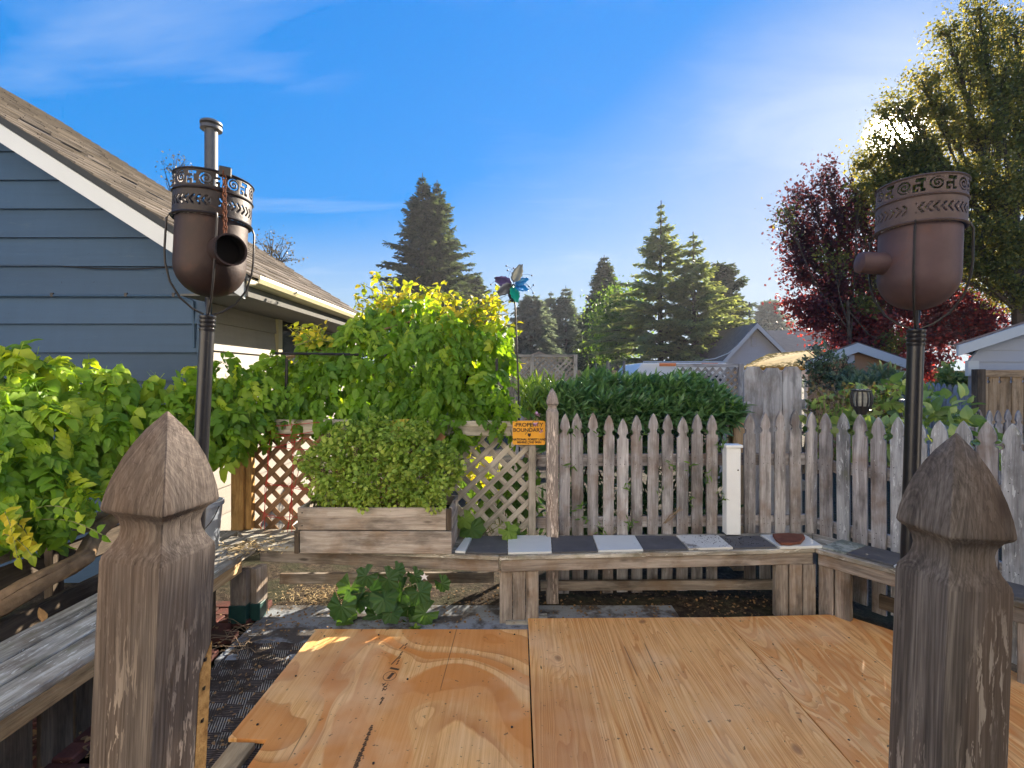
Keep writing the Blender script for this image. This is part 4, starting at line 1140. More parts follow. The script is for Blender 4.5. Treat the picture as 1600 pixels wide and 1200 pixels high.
board('frame_stile', (b.x - 0.03, b.y, BZ), (b.x - 0.03, b.y, 1.128), 0.05, 0.02, 'lattice_grey', lat)
cp = thing('corner_post', 'warm brown cedar corner post at the left end of the lattice', 'post', (-1.98, 3.52, BZ))
board('post_timber', (-2.005, 3.52, BZ), (-2.005, 3.52, 1.24), 0.085, 0.085, 'cedar_post', cp)
board('side_strip', (-1.935, 3.525, BZ), (-1.935, 3.525, 1.22), 0.045, 0.05, 'cedar_post', cp)

# red string looped over the lattice
m = MB()
def sag(a, b, n=5, s=0.01):
    return [a.lerp(b, i / n) + Vector((random.uniform(-s, s), 0, random.uniform(-s, s))) for i in range(n + 1)]
for (x0, y0, x1, y1) in ((398, 668, 500, 662), (400, 672, 498, 690), (419, 668, 414, 828), (424, 668, 408, 826), (458, 662, 455, 830), (462, 664, 450, 832), (416, 755, 500, 770), (417, 757, 498, 762), (412, 806, 490, 812), (404, 800, 462, 815), (400, 694, 500, 706), (404, 690, 497, 673), (447, 830, 466, 735), (420, 700, 470, 690)):
    k = 3.47
    m.tube(sag(atY(x0, y0, k), atY(x1, y1, k - 0.02)), 0.0022, 5)
tag(m.build('red_string', 'red_string', loc=atY(450, 740, 3.47)), 'tangle of red string tied over the left end of the lattice', 'string')

# yellow curved thing and little terracotta tag behind the planting
m = MB()
arc = [(i / 14) for i in range(15)]
pts = []
for t in arc:
    x = 553 + t * (655 - 553); y = 683 - 28 * math.sin(math.pi * min(1, t * 0.62 + 0.02)) 
    pts.append(atY(x, y, 3.40))
poly = pts + [atY(655, 690, 3.40), atY(600, 700, 3.40)]
m.prism(poly, (0, 0.012, 0))
for k in (3, 6, 8, 11): m.tube([pts[k] + Vector((0, -0.003, -0.004)), atY(604 + (k - 6) * 4, 700, 3.395)], 0.004, 6)
tag(m.build('yellow_fan', 'yellow_plastic', loc=atY(604, 690, 3.40)), 'mustard yellow ribbed fan-shaped plaque half hidden behind the planter foliage', 'plaque')
c = atY(687, 683, 3.36)
m = MB(); m.prism([c + Vector((math.cos(a) * 0.045, 0, math.sin(a) * 0.04)) for a in (0.1, 1.67, 3.24, 4.81)], (0, 0.008, 0))
tag(m.build('clay_tag', 'terracotta', bevel=0.002, loc=c), 'small terracotta diamond tag on the lattice above the planter', 'ornament')

# ------------ the yellow boundary sign
sg = thing('boundary_sign', 'orange-yellow metal notice reading PROPERTY BOUNDARY on the lattice rail', 'sign', (0.075, 3.325, 1.16))
sx0, sx1, sz0, sz1 = atY(801, 0, 3.32).x, atY(852, 0, 3.32).x, atY(0, 695, 3.32).z, atY(0, 657.5, 3.32).z
def rrect(x0, x1, z0, z1, r, y):
    out = []
    for cx_, cz_, a0 in ((x1 - r, z1 - r, 0), (x0 + r, z1 - r, 90), (x0 + r, z0 + r, 180), (x1 - r, z0 + r, 270)):
        for k in range(5): out.append(Vector((cx_ + r * math.cos(R(a0 + k * 22.5)), y, cz_ + r * math.sin(R(a0 + k * 22.5)))))
    return out
MB().prism(rrect(sx0, sx1, sz0, sz1, 0.012, 3.322), (0, 0.002, 0)).build('plate', 'sign_yellow', sg)
def text(body, px, py, size_px, Y, mat, root, sx=1.0, name='lettering'):
    c = bpy.data.curves.new('t', 'FONT'); c.body = body; c.size = size_px * Y / F * 1.35; c.align_x = 'CENTER'; c.align_y = 'CENTER'; c.extrude = 0.0004; c.offset = 0.0006
    to = bpy.data.objects.new('t', c); COL.objects.link(to)
    dg = bpy.context.evaluated_depsgraph_get(); dg.update()
    me = bpy.data.meshes.new_from_object(to.evaluated_get(dg))
    bpy.data.objects.remove(to); bpy.data.curves.remove(c)
    p = atY(px, py, Y)
    for v in me.vertices: v.co = Vector((v.co.x * sx, -v.co.z, v.co.y))
    me.materials.clear(); me.materials.append(MAT[mat])
    o = bpy.data.objects.new(name, me); link(o, root, kind='stuff'); o.location = p - chain_off(root)
    return o
text('PROPERTY', 827, 664, 6.0, 3.3205, 'print_black', sg, 1.12)
text('BOUNDARY', 825, 672.2, 6.0, 3.3205, 'print_black', sg, 1.05)
text('NATIONAL FOREST LAND', 827, 686.7, 3.4, 3.3205, 'print_black', sg, 0.98)
text('BEHIND THIS SIGN', 827, 691.2, 3.4, 3.3205, 'print_black', sg, 0.98)
# small shield emblem between the lines
m = MB(); c = atY(827, 680, 3.3205)
m.prism([c + Vector((x * 0.011, 0, z * 0.013)) for x, z in ((-1, 0.9), (-.4, 1), (0, .8), (.4, 1), (1, .9), (.9, -.2), (0, -1), (-.9, -.2))], (0, -0.0008, 0))
m.build('shield', 'print_black', sg)
m = MB()
for px, py in ((804.5, 664.5), (847.5, 661.5), (825.5, 692.8)): m.lathe(tuple(atY(px, py, 3.3195)), [(0.004, -0.002), (0.004, 0.002)], 10)
m.build('nail', 'iron_black', sg)
# pink flowers hanging in front of it
fw = thing('pink_flower', 'three pale pink blossoms drooping in front of the yellow sign', 'flower', atY(838, 662, 3.27))
for (px, py, r) in ((839.5, 648.5, 0.026), (837, 664, 0.023), (846, 675, 0.018)):
    m = MB(); c = atY(px, py, 3.27)
    for k in range(14):
        a = k * 2.4; el = random.uniform(-0.5, 1.0)
        d3 = Vector((math.cos(a) * math.cos(el), math.sin(a) * math.cos(el) - 0.3, math.sin(el))).normalized()
        s3 = d3.cross(Vector((0, 0, 1))).normalized()
        rr = r * random.uniform(0.8, 1.1)
        m.add([c, c + d3 * rr * 0.6 + s3 * rr * 0.45, c + d3 * rr + s3 * rr * 0.15, c + d3 * rr * 0.95 - s3 * rr * 0.2, c + d3 * rr * 0.6 - s3 * rr * 0.45], [(0, 1, 2, 3, 4)])
    m.build('blossom', 'petal_pink', fw)
MB().tube([atY(812, 690, 3.36), atY(826, 672, 3.30), atY(835, 655, 3.28), atY(839, 648, 3.28)], 0.002, 6).tube([atY(838, 650, 3.275), atY(842, 662, 3.27), atY(846, 672, 3.275)], 0.0018, 6).build('stem', 'stem_green', fw)

# ------------ planter box on the bench
pb = thing('planter_box', 'weathered two-board wooden planter box standing on the bench', 'planter', (-0.88, 3.03, BZ))
X0, X1, Y0, Y1 = -1.365, -0.405, 3.03, 3.345
zb, zm, zt = BZ + 0.003, BZ + 0.145, BZ + 0.285
board('side_board', (X0 + 0.015, Y0, zb + 0.069), (X1, Y0 - 0.012, zb + 0.069), 0.138, 0.022, 'planter_wood', pb)
board('side_board', (X0, Y0 + 0.003, zm + 0.071), (X1 - 0.035, Y0 - 0.006, zm + 0.071), 0.138, 0.022, 'planter_wood', pb)
board('corner_cleat', (X1 - 0.018, Y0 - 0.008, zm + 0.002), (X1 - 0.018, Y0 - 0.008, zt - 0.004), 0.030, 0.024, 'dark_board', pb)
for z in (zb + 0.069, zm + 0.071):
    board('side_board', (X0, Y1, z), (X1, Y1, z), 0.138, 0.022, 'planter_wood', pb)
    board('end_board', (X0 + 0.011, Y0 + 0.02, z), (X0 + 0.011, Y1 - 0.014, z), 0.138, 0.02, 'planter_wood', pb, face=(-1, 0, 0))
    board('end_board', (X1 - 0.011, Y0 + 0.012, z), (X1 - 0.011, Y1 - 0.014, z), 0.138, 0.02, 'planter_wood', pb, face=(1, 0, 0))
board('corner_cleat', (X0 - 0.002, Y0 - 0.008, zb), (X0 - 0.002, Y0 - 0.008, zm), 0.03, 0.02, 'dark_board', pb)
MB().box(((X0 + X1) / 2, (Y0 + Y1) / 2 + 0.005, zb + 0.115), (X1 - X0 - 0.05, Y1 - Y0 - 0.04, 0.21)).build('soil', 'potting_soil', pb)
m = MB()
for x in (X0 + 0.03, X1 - 0.06): 
    for z in (zm + 0.03, zm + 0.11): m.lathe((x, Y0 - 0.011, z), [(0.004, -0.003), (0.004, 0.003)], 8)
m.build('nail', 'iron_black', pb)

# bucket half hidden by the left post
bk_ = thing('bucket', 'blue-grey plastic pail on the bench, peeping past the left post', 'bucket', (-1.99, 3.08, BZ))
MB().lathe((-1.99, 3.08, BZ), [(0.078, 0.002), (0.085, 0.01), (0.108, 0.285), (0.118, 0.287), (0.118, 0.312), (0.108, 0.314), (0.103, 0.29), (0.078, 0.02), (0.0, 0.018)], 36, closed=False).build('pail', 'bucket_grey', bk_, smooth=True)
MB().tube([(-1.99 + 0.122 * math.cos(a), 3.08 - 0.03 - 0.10 * math.sin(a), BZ + 0.29 - 0.16 * math.sin(a)) for a in [math.pi * i / 16 for i in range(17)]], 0.003, 6).build('handle', 'iron_black', bk_)

# ================================================================== TORCHES
def torch(name, label, base, zpot, lean, noz_dir, noz_r, noz_out, body_mat, band_mat, chain=False, closed=False, seed=0):
    root = thing(name, label, 'torch', base, 'metal pot torches on black poles')
    x, y = base[0], base[1]
    zp = zpot - 0.055
    MB().lathe((x, y, 0), [(0.0215, 0), (0.022, zp * 0.5), (0.0208, zp - 0.12), (0.021, zp - 0.07), (0.021, zp - 0.055)], 24).build('pole', 'pole_enamel', root, smooth=True)
    pr = [(0.022, zp - 0.055)]
    for k in range(4): pr += [(0.022, zp - 0.052 + k * 0.013), (0.0238, zp - 0.049 + k * 0.013), (0.0238, zp - 0.044 + k * 0.013), (0.021, zp - 0.042 + k * 0.013)]
    pr += [(0.0, zp + 0.001)]
    MB().lathe((x, y, 0), pr, 24).build('ribbed_collar', 'pole_enamel', root, smooth=True)
    MB().tube([(x, y, zp), (x, y, zpot + 0.01)], 0.006, 8).build('pot_stem', 'iron_black', root)
    Rb = 0.100
    prof = [(Rb * math.sin(R(a)), Rb - Rb * math.cos(R(a))) for a in range(4, 91, 6)] + [(Rb, 0.17), (Rb, 0.236)]
    inner = [(r * 0.97, z if i else z + 0.004) for i, (r, z) in enumerate(prof)]
    MB().lathe((x, y, zpot), prof + inner[::-1], 56).build('fire_pot', body_mat, root, smooth=True)
    MB().lathe((x, y, zpot), [(0.02, 0.012), (0.085, 0.06), (0.094, 0.13), (0.0, 0.135)], 40, closed=False).build('shade_floor', 'hollow_shade', root)  # black inner floor, shade painted inside the pot
    # cut-out bands: a fine grid with the openings left out
    def band(nm, r, za, zb, nz, mask, mat):
        nth = 420
        vs = [(x + r * math.cos(2 * math.pi * i / nth), y + r * math.sin(2 * math.pi * i / nth), zpot + za + (zb - za) * j / nz) for j in range(nz + 1) for i in range(nth)]
        fs = []
        for j in range(nz):
            for i in range(nth):
                if mask((i + 0.5) / nth * 2 * math.pi * r, (j + 0.5) / nz * (zb - za), zb - za): continue
                fs.append((j * nth + i, j * nth + (i + 1) % nth, (j + 1) * nth + (i + 1) % nth, (j + 1) * nth + i))
        o = MB().add(vs, fs).build(nm, mat, root, smooth=True)
        md = o.modifiers.new('thickness', 'SOLIDIFY'); md.thickness = 0.0022; md.offset = -1
        return o
    circ = 2 * math.pi * 0.108
    def chev(u_, v_, H):
        half = circ / 4
        q = (u_ + off_) % (2 * half)
        sgn = 1 if q < half else -1
        w = q % half
        if w < 0.008 or w > half - 0.012: return False
        p = 0.0175
        vv = v_ - H * 0.5
        if abs(vv) > 0.0155: return False
        k = (w * sgn * (-1 if chain else 1) + abs(vv) * 0.85) % p
        return k < 0.0068
    def scroll(u_, v_, H):
        p = circ / 9
        q = u_ % p; idx = int(u_ // p)
        cu, cv = p * 0.30, H * 0.5
        du, dv = q - cu, v_ - cv
        r = math.hypot(du, dv)
        if r < 0.0185:
            ph = (math.atan2(dv, du) * (1 if idx % 2 else -1)) / (2 * math.pi)
            return ((r / 0.0095 - ph) % 1.0) < 0.5
        if p * 0.56 < q < p * 0.95 and 0.007 < v_ < H - 0.008:
            a = int((q - p * 0.56) / (p * 0.078)); b = int((v_ - 0.007) / 0.0068)
            pat = ["11011", "10010", "11110", "00010", "01111"]
            return pat[min(b, 4)][min(a, 4)] == '1'
        return False
    off_ = math.atan2(-y, -x) * 0.108 * -1 + circ * 0.25 + 0.02 * seed
    band('chevron_band', 0.108, 0.242, 0.310, 24, chev, band_mat)
    band('scroll_band', 0.1085, 0.316, 0.367, 22, scroll, band_mat)
    m = MB()
    for r, z, w in ((0.110, 0.239, 0.0040), (0.1098, 0.313, 0.0033), (0.1098, 0.368, 0.0033)):
        m.lathe((x, y, zpot), [(r - w, z - w), (r, z - w), (r + w * 0.8, z), (r, z + w), (r - w, z + w), (r - w, z - w)], 56, closed=False)
    m.build('rim_ring', band_mat, root, smooth=True)
    m = MB()
    a0 = math.atan2(-y, -x) + (0.05 if chain else -0.1)
    for k in range(4):
        a = a0 + k * math.pi / 2
        pts = [(0.111, 0.242), (0.119, 0.225), (0.120, 0.13), (0.117, 0.09), (0.103, 0.035), (0.075, -0.012), (0.04, -0.042), (0.012, -0.055)]
        m.tube([(x + r * math.cos(a), y + r * math.sin(a), zpot + z) for r, z in pts], 0.0032, 8)
    m.build('cage_wire', 'iron_black', root, smooth=True)
    # side spout
    nd = Vector(noz_dir).normalized()
    cpt = Vector((x, y, zpot + 0.136))
    up_ = Vector((0, 0, 1)); a_ = nd.cross(up_).normalized(); b_ = a_.cross(nd)
    def rg(r, dist, n=36): return [cpt + nd * dist + (a_ * math.cos(2 * math.pi * k / n) + b_ * math.sin(2 * math.pi * k / n)) * r for k in range(n)]
    n = 36
    if closed:
        rs = [(noz_r, 0.075), (noz_r, noz_out - 0.012), (noz_r * 0.92, noz_out - 0.004), (noz_r * 0.7, noz_out)]
    else:
        rs = [(noz_r, 0.075), (noz_r, noz_out - 0.003), (noz_r + 0.002, noz_out), (noz_r - 0.003, noz_out), (noz_r - 0.004, 0.075)]
    vs = []; fs = []
    for r, dd in rs: vs += rg(r, dd)
    for i in range(len(rs) - 1):
        for k in range(n): fs.append((i * n + k, i * n + (k + 1) % n, (i + 1) * n + (k + 1) % n, (i + 1) * n + k))
    if closed: fs.append(tuple(range((len(rs) - 1) * n, len(rs) * n)))
    MB().add(vs, fs).build('spout', body_mat, root, smooth=True)
    if not closed:
        MB().add(rg(noz_r - 0.004, 0.102), [tuple(range(n))]).build('spout_hollow', 'hollow_shade', root)  # black disc and lining paint the shade inside the spout
        v2 = rg(noz_r - 0.0045, 0.103) + rg(noz_r - 0.0045, noz_out - 0.004)
        MB().add(v2, [(k, (k + 1) % n, (k + 1) % n + n, k + n) for k in range(n)]).build('spout_shade_lining', 'hollow_shade', root)
    if chain:
        cb = Vector((x + 0.01, y - 0.126, zpot + 0.35)); 
        cb = Vector((x, y, zpot + 0.372)) + Vector((-x, -y, 0)).normalized() * 0.102 + Vector((0.02, 0.01, 0))
        MB().box(tuple(cb), (0.034, 0.02, 0.03), 0.5).build('hook_bracket', 'iron_black', root, bevel=0.003)
        m = MB(); N = 15
        end = cpt + nd * (noz_out - 0.002) + Vector((-0.012, -0.004, noz_r - 0.002))
        for k in range(N):
            p = cb.lerp(end, (k + 0.5) / N) + Vector((0, -0.006, -0.004 * math.sin(math.pi * k / N)))
            ax = Vector((1, 0, 0)) if k % 2 else Vector((0, 1, 0))
            pts = [p + ax * 0.0055 * math.cos(t) + Vector((0, 0, 0.0095)) * math.sin(t) for t in [2 * math.pi * i / 10 for i in range(11)]]
            m.tube(pts, 0.0019, 6, caps=False)
        m.build('chain', 'chain_rust', root, smooth=True)
    root.rotation_euler = (0, lean, 0)
    return root
torch('pot_torch', 'dark rusted pot torch in front of the blue house, round mouth open', (-1.073, 1.55, 0), 1.79, R(2.9), (0.80, -0.60, 0.0), 0.046, 0.142, 'rusted_iron', 'band_iron', chain=True, seed=0)
torch('pot_torch', 'dusty reddish pot torch in front of the red tree, spout to the left', (1.145, 1.46, 0), 1.735, R(1.8), (-0.97, 0.10, 0.03), 0.033, 0.170, 'rusted_iron_dusty', 'band_iron_dusty', closed=True, seed=1)

# ================================================================== WIND SPINNER
ws = thing('wind_spinner', 'metal garden spinner with purple, blue and green petals on a thin pole', 'wind spinner', (0.0, 3.62, 0.0))
YS = 3.62
hub = atY(802, 446, YS)
MB().tube([(atY(810, 600, YS).x + 0.02, YS, 0.2), tuple(atY(810, 600, YS)), tuple(atY(805, 478, YS)), (hub.x, YS + 0.03, hub.z - 0.02)], 0.0065, 8).build('pole', 'iron_black', ws, smooth=True)
MB().lathe((hub.x, YS, hub.z - 0.012), [(0.0, 0.0), (0.012, 0.004), (0.016, 0.012), (0.012, 0.02), (0.0, 0.024)], 16, closed=False).build('hub', 'iron_black', ws, smooth=True)
petals = [(786, 442, 'spin_purple', 0.135), (808, 431, 'spin_olive', 0.15), (817, 441, 'spin_blue', 0.115), (815, 452, 'spin_blue', 0.12), (805, 462, 'spin_green', 0.135), (788, 456, 'spin_grey', 0.135), (800, 468, 'spin_dark', 0.13)]
for i, (px, py, mt, L) in enumerate(petals):
    t = atY(px, py, YS) - hub; t.y = 0; t.normalize(); L *= 0.92
    sd2 = Vector((-t.z, 0, t.x))
    m = MB(); vs = []; fs = []
    nn = 9
    for j in range(nn + 1):
        q = j / nn
        w = L * 0.29 * (math.sin(math.pi * min(q ** 0.8, 0.93)) ** 0.6) * (1 + 0.09 * math.cos(j * 3.1))
        y = -0.02 - 0.018 * (i % 2) - 0.03 * q + 0.0
        for k, s in enumerate((-1, -0.5, 0, 0.5, 1)):
            p = hub + t * (0.012 + L * q) + sd2 * (w * s) + Vector((0, y - 0.016 * abs(s) + 0.025 * s, 0))
            vs.append(tuple(p))
    for j in range(nn):
        for k in range(4): fs.append((j * 5 + k, j * 5 + k + 1, (j + 1) * 5 + k + 1, (j + 1) * 5 + k))
    o = m.add(vs, fs).build('petal', mt, ws, smooth=True); o.modifiers.new('thickness', 'SOLIDIFY').thickness = 0.0012
balls = [(791, 415.5), (802.5, 419), (793, 422.5), (773.5, 434.5), (767, 444.5), (774.5, 445), (772, 456), (831, 430.5), (823, 434.5), (826.5, 447.5), (833.5, 445.5), (786.5, 472), (781.5, 478.5), (833, 458)]
mb, mw = MB(), MB()
for i, (px, py) in enumerate(balls):
    p = atY(px, py, YS + 0.02)
    mb.lathe(tuple(p + Vector((0, 0, -0.007))), [(0.0, 0), (0.005, 0.002), (0.007, 0.007), (0.005, 0.012), (0, 0.014)], 10, closed=False)
    c = hub + Vector((0, 0.02, 0)); q = c.lerp(p, 0.55) + Vector((-(p - c).z, 0, (p - c).x)) * (0.28 if i % 2 else -0.28)
    mw.tube([c, c.lerp(q, 0.6), q, q.lerp(p, 0.55) + (q - c) * 0.1, p], 0.0011, 5)
mb.build('bead', 'iron_black', ws, smooth=True, kind='stuff'); mw.build('wire', 'iron_black', ws)

# ================================================================== SOLAR LANTERN ON A PICKET
q = line_pt(fl, 1345.5)
def lantern(label, c, s):
    L = thing('garden_lantern', label, 'lantern', c, 'black cup-shaped garden lanterns')
    x, y, z = c
    MB().lathe((x, y, z), [(0.012 * s, 0), (0.030 * s, 0.004 * s), (0.034 * s, 0.02 * s), (0.056 * s, 0.062 * s), (0.05 * s, 0.064 * s), (0.0, 0.05 * s)], 24, closed=False).build('cup_base', 'black_plastic', L, smooth=True)
    MB().lathe((x, y, z), [(0.044 * s, 0.055 * s), (0.05 * s, 0.10 * s), (0.046 * s, 0.165 * s)], 20).build('diffuser', 'lantern_glass', L, smooth=True)
    m = MB()
    for k in range(12):
        a = 2 * math.pi * k / 12
        m.tube([(x + r * s * math.cos(a), y + r * s * math.sin(a), z + h * s) for r, h in ((0.055, 0.06), (0.064, 0.09), (0.066, 0.12), (0.062, 0.15), (0.054, 0.172))], 0.0055 * s, 6)
    m.build('cage_slat', 'black_plastic', L)
    m = MB()
    for k in range(11):
        h = 0.066 + k * 0.0092
        r = 0.052 + 0.002 * math.sin(math.pi * k / 10)
        m.lathe((x, y, z + h * s), [(r * s, 0), (r * s + 0.0012, 0.0012 * s), (r * s, 0.0024 * s)], 20, closed=False)
    m.build('louvre_ring', 'black_plastic', L)
    MB().lathe((x, y, z + 0.168 * s), [(0.05 * s, 0), (0.062 * s, 0.004 * s), (0.062 * s, 0.012 * s), (0.04 * s, 0.018 * s), (0, 0.018 * s)], 24, closed=False).build('lid', 'black_plastic', L, smooth=True)
lantern('black caged solar lantern mounted on a picket of the angled fence', tuple(atY(1346, 648.5, q.y + 0.05)), 0.93)
lantern('small black lantern cup on the far little picket fence at right', tuple(atY(1521, 664, 4.7)), 0.72)
# ================================================================== FOLIAGE
def leafy(root, P, D, UP, S, temps, mat, n_parts=0, tint=None, name='leaf', rest='foliage', roll=0.5, anchor=None):
    """leaves at P along D; the nearest n_parts are parts, the rest one mesh"""
    P = np.asarray(P, float); N = len(P)
    M = frames(np.asarray(D, float), np.asarray(UP, float), rng.normal(0, roll, N))
    tint = rng.random(N) if tint is None else tint
    which = rng.integers(0, len(temps), N)
    order = np.argsort(np.linalg.norm(P - np.array([0, 0, CAMZ]), axis=1) - 1e-3 * P[:, 2])
    lead = order[:n_parts] if anchor is None else anchor
    tail = np.setdiff1d(np.arange(N), lead)
    if len(lead):
        var = {}
        off = chain_off(root)
        for i in lead:
            key = (which[i], int(tint[i] * 4.999))
            if key not in var:
                tv, tf = temps[which[i]]
                me = bpy.data.meshes.new(name)
                me.from_pydata([tuple(v) for v in tv], [], [tuple(int(a) for a in f) for f in tf])
                at = me.attributes.new('tint', 'FLOAT', 'FACE'); at.data.foreach_set('value', np.full(len(tf), (key[1] + 0.5) / 5, dtype=np.float32))
                me.materials.append(MAT[mat]); var[key] = me
            o = bpy.data.objects.new(name, var[key]); link(o, root)
            m4 = Matrix([list(M[i][r] * S[i]) + [0] for r in range(3)] + [[0, 0, 0, 1]])
            m4.translation = Vector(P[i]) - off
            o.matrix_basis = m4
    if len(tail):
        Vs, Fs, Ts = [], [], []; n = 0
        for w in range(len(temps)):
            idx = tail[which[tail] == w]
            if not len(idx): continue
            tv, tf = temps[w]
            V, Fc = stamp(tv, tf, P[idx], M[idx], S[idx])
            Vs.append(V); Fs.append(Fc + n); n += len(V); Ts.append(np.repeat(tint[idx], len(tf)))
        np_mesh(rest, np.vstack(Vs), np.vstack(Fs), mat, np.concatenate(Ts), root, kind='stuff')

def blob_points(blobs, dens, shell=0.45):
    """blobs: (center, (rx,ry,rz)); points in the outer shell and outward directions"""
    Ps, Ds = [], []
    for c, r in blobs:
        r = np.array(r); area = (r[0] * r[2] + r[0] * r[1] + r[1] * r[2]) * 4
        n = max(3, int(area * dens))
        d = unit(n); rad = 1 - shell * rng.random(n) ** 1.4
        Ps.append(np.array(c) + d * r * rad[:, None]); Ds.append(d / r)
    P = np.vstack(Ps); D = np.vstack(Ds); D /= np.linalg.norm(D, axis=1, keepdims=True)
    # drop points deep inside another blob
    keep = np.ones(len(P), bool)
    for c, r in blobs:
        q = np.linalg.norm((P - np.array(c)) / np.array(r), axis=1)
        keep &= q > 0.42
    return P[keep], D[keep]
def pblobs(lst):
    out = []
    for (px, py, rpx, Y, *rest) in lst:
        c = atY(px, py, Y); r = rpx * Y / F
        fy = rest[0] if rest else 0.8; fz = rest[1] if len(rest) > 1 else 1.0
        out.append((tuple(c), (r, r * fy, r * fz)))
    return out

CL = [compound_leaf(4, 1.0, 0.36, 0.22, 3, 0.35, 1), compound_leaf(5, 1.0, 0.32, 0.19, 3, 0.5, 2), compound_leaf(3, 0.9, 0.40, 0.24, 3, 0.25, 3)]
def vine_leaves(root, blobs, dens, size, mat, n_parts, shell=0.4, down=0.75, tint_hi=None, slope=0.75):
    P, D = blob_points(blobs, dens, shell)
    n = len(P)
    dirs = D * 0.6 + unit(n) * 0.55 + np.array([0.05, -0.25, -down])
    up = D * 0.7 + np.array([0, -0.35, 0.55]) + unit(n) * 0.25
    S = size * rng.uniform(0.55, 1.25, n)
    z = P[:, 2]; t = np.clip(0.20 + np.clip((z - 1.25) * slope, 0, .4) + 0.35 * rng.normal(size=n) * 0.6 + (0.25 if tint_hi is None else tint_hi), 0, 1)  # higher leaves tinted yellower, painting sunlight onto the vine tops
    leafy(root, P - dirs / np.linalg.norm(dirs, axis=1, keepdims=True) * S[:, None] * 0.4, dirs, up, S, CL, mat, n_parts, t)

# --- the big vine on the trellis behind the lattice
vine = thing('climbing_vine', 'dense green climbing vine heaped over the trellis above the lattice', 'vine', (-0.6, 3.9, 0))
B1 = pblobs([(408, 612, 42, 3.55), (445, 640, 38, 3.6), (478, 600, 34, 3.7), (512, 650, 40, 3.6), (530, 590, 46, 3.7), (575, 640, 42, 3.6), (560, 545, 44, 3.8), (600, 590, 44, 3.65), (680, 555, 44, 3.6), (630, 640, 40, 3.55),
             (605, 520, 40, 3.9), (650, 560, 50, 3.7), (655, 505, 40, 3.9), (690, 640, 48, 3.45), (700, 590, 44, 3.6), (705, 530, 46, 3.75), (742, 560, 44, 3.7), (745, 505, 30, 3.95), (765, 615, 42, 3.55), (720, 672, 24, 3.4), (745, 655, 30, 3.45), (600, 664, 18, 3.4), (555, 660, 18, 3.42), (520, 668, 16, 3.42), (785, 660, 20, 3.38), (650, 662, 18, 3.4),
             (770, 530, 34, 3.85), (792, 640, 20, 3.5), (790, 560, 24, 3.8), (500, 570, 34, 3.75), (470, 640, 36, 3.6), (540, 530, 30, 3.85), (575, 500, 26, 3.95), (455, 585, 24, 3.75), (395, 665, 36, 3.45), (360, 650, 38, 3.4), (350, 590, 34, 3.5), (650, 620, 36, 3.6), (620, 655, 22, 3.5), (480, 540, 26, 3.9), (430, 570, 24, 3.7)])
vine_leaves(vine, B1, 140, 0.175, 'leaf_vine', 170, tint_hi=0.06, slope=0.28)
# shoots with single leaves on top, sunlight painted in by the lime leaf colour
OV = [leaflet(1, 0.72, 0.2, 0.25, 3), leaflet(1, 0.6, 0.35, 0.45, 3)]
def shoots(root, lst, Y, mat, leafsize, nleaf, stem_mat='stem_green', spread=0.3, name='young_shoots'):
    Ps, Ds = [], []; st = MB()
    for (x0, y0, x1, y1) in lst:
        a, b = atY(x0, y0, Y + random.uniform(-.15, .15)), atY(x1, y1, Y + random.uniform(-.3, .3))
        mid = a.lerp(b, 0.5) + Vector((random.uniform(-.06, .06), 0, 0.04))
        pts = [a, mid, b]; st.tube([a, a.lerp(mid, .5) , mid, mid.lerp(b, .5), b], [0.006, 0.005, 0.004, 0.003, 0.0015], 5)
        for k in range(nleaf):
            t = (k + random.random()) / nleaf
            p = (a.lerp(mid, t * 2) if t < .5 else mid.lerp(b, t * 2 - 1))
            d = Vector((random.gauss(0, 1), random.gauss(0, 1), random.gauss(0.1, .7))).normalized()
            Ps.append(p + d * 0.02); Ds.append(d)
    n = len(Ps)
    leafy(root, np.array([tuple(p) for p in Ps]), np.array([tuple(d) for d in Ds]), unit(n) * 0.5 + np.array([0, -.5, .8]), leafsize * rng.uniform(0.6, 1.15, n), OV, mat, 0, name='leaf', rest=name)
    st.build('shoot_stem', stem_mat, root)
yb = thing('yellow_shrub', 'yellow-lime sunlit shoots rising above the vine in front of the big fir', 'shrub', (-0.7, 4.4, 0))
L1 = []
for (cx_, cy_, n) in ((612, 490, 13), (650, 488, 9), (585, 500, 9), (680, 488, 8), (640, 505, 12)):
    for k in range(n):
        a = random.uniform(-1.0, 1.0)
        Lp = random.uniform(12, 46)
        L1.append((cx_ + random.uniform(-25, 25), cy_ + random.uniform(-5, 25), cx_ + math.sin(a) * Lp + random.uniform(-20, 20), cy_ - math.cos(a) * Lp))
L1 += [(600, 470, 577, 427), (610, 470, 588, 425), (622, 465, 612, 432), (640, 470, 650, 440), (590, 475, 562, 442), (668, 472, 700, 439), (660, 478, 686, 446), (580, 490, 560, 462)]
shoots(yb, L1, 4.35, 'leaf_vine_lime', 0.062, 15)
L2 = [(700 + random.uniform(-30, 60), 520 + random.uniform(-10, 20), 720 + random.uniform(-40, 80), 462 + random.uniform(-10, 30)) for _ in range(40)] + [(760, 500, 778, 462), (770, 530, 806, 505), (775, 560, 812, 574), (780, 520, 822, 517)]
shoots(vine, L2, 3.95, 'leaf_vine_lime', 0.062, 12)
L3 = [(470 + random.uniform(-20, 40), 560 + random.uniform(-20, 20), 460 + random.uniform(-15, 60), 515 + random.uniform(-10, 25)) for _ in range(26)]
shoots(vine, L3, 3.9, 'leaf_vine_lime', 0.06, 10)
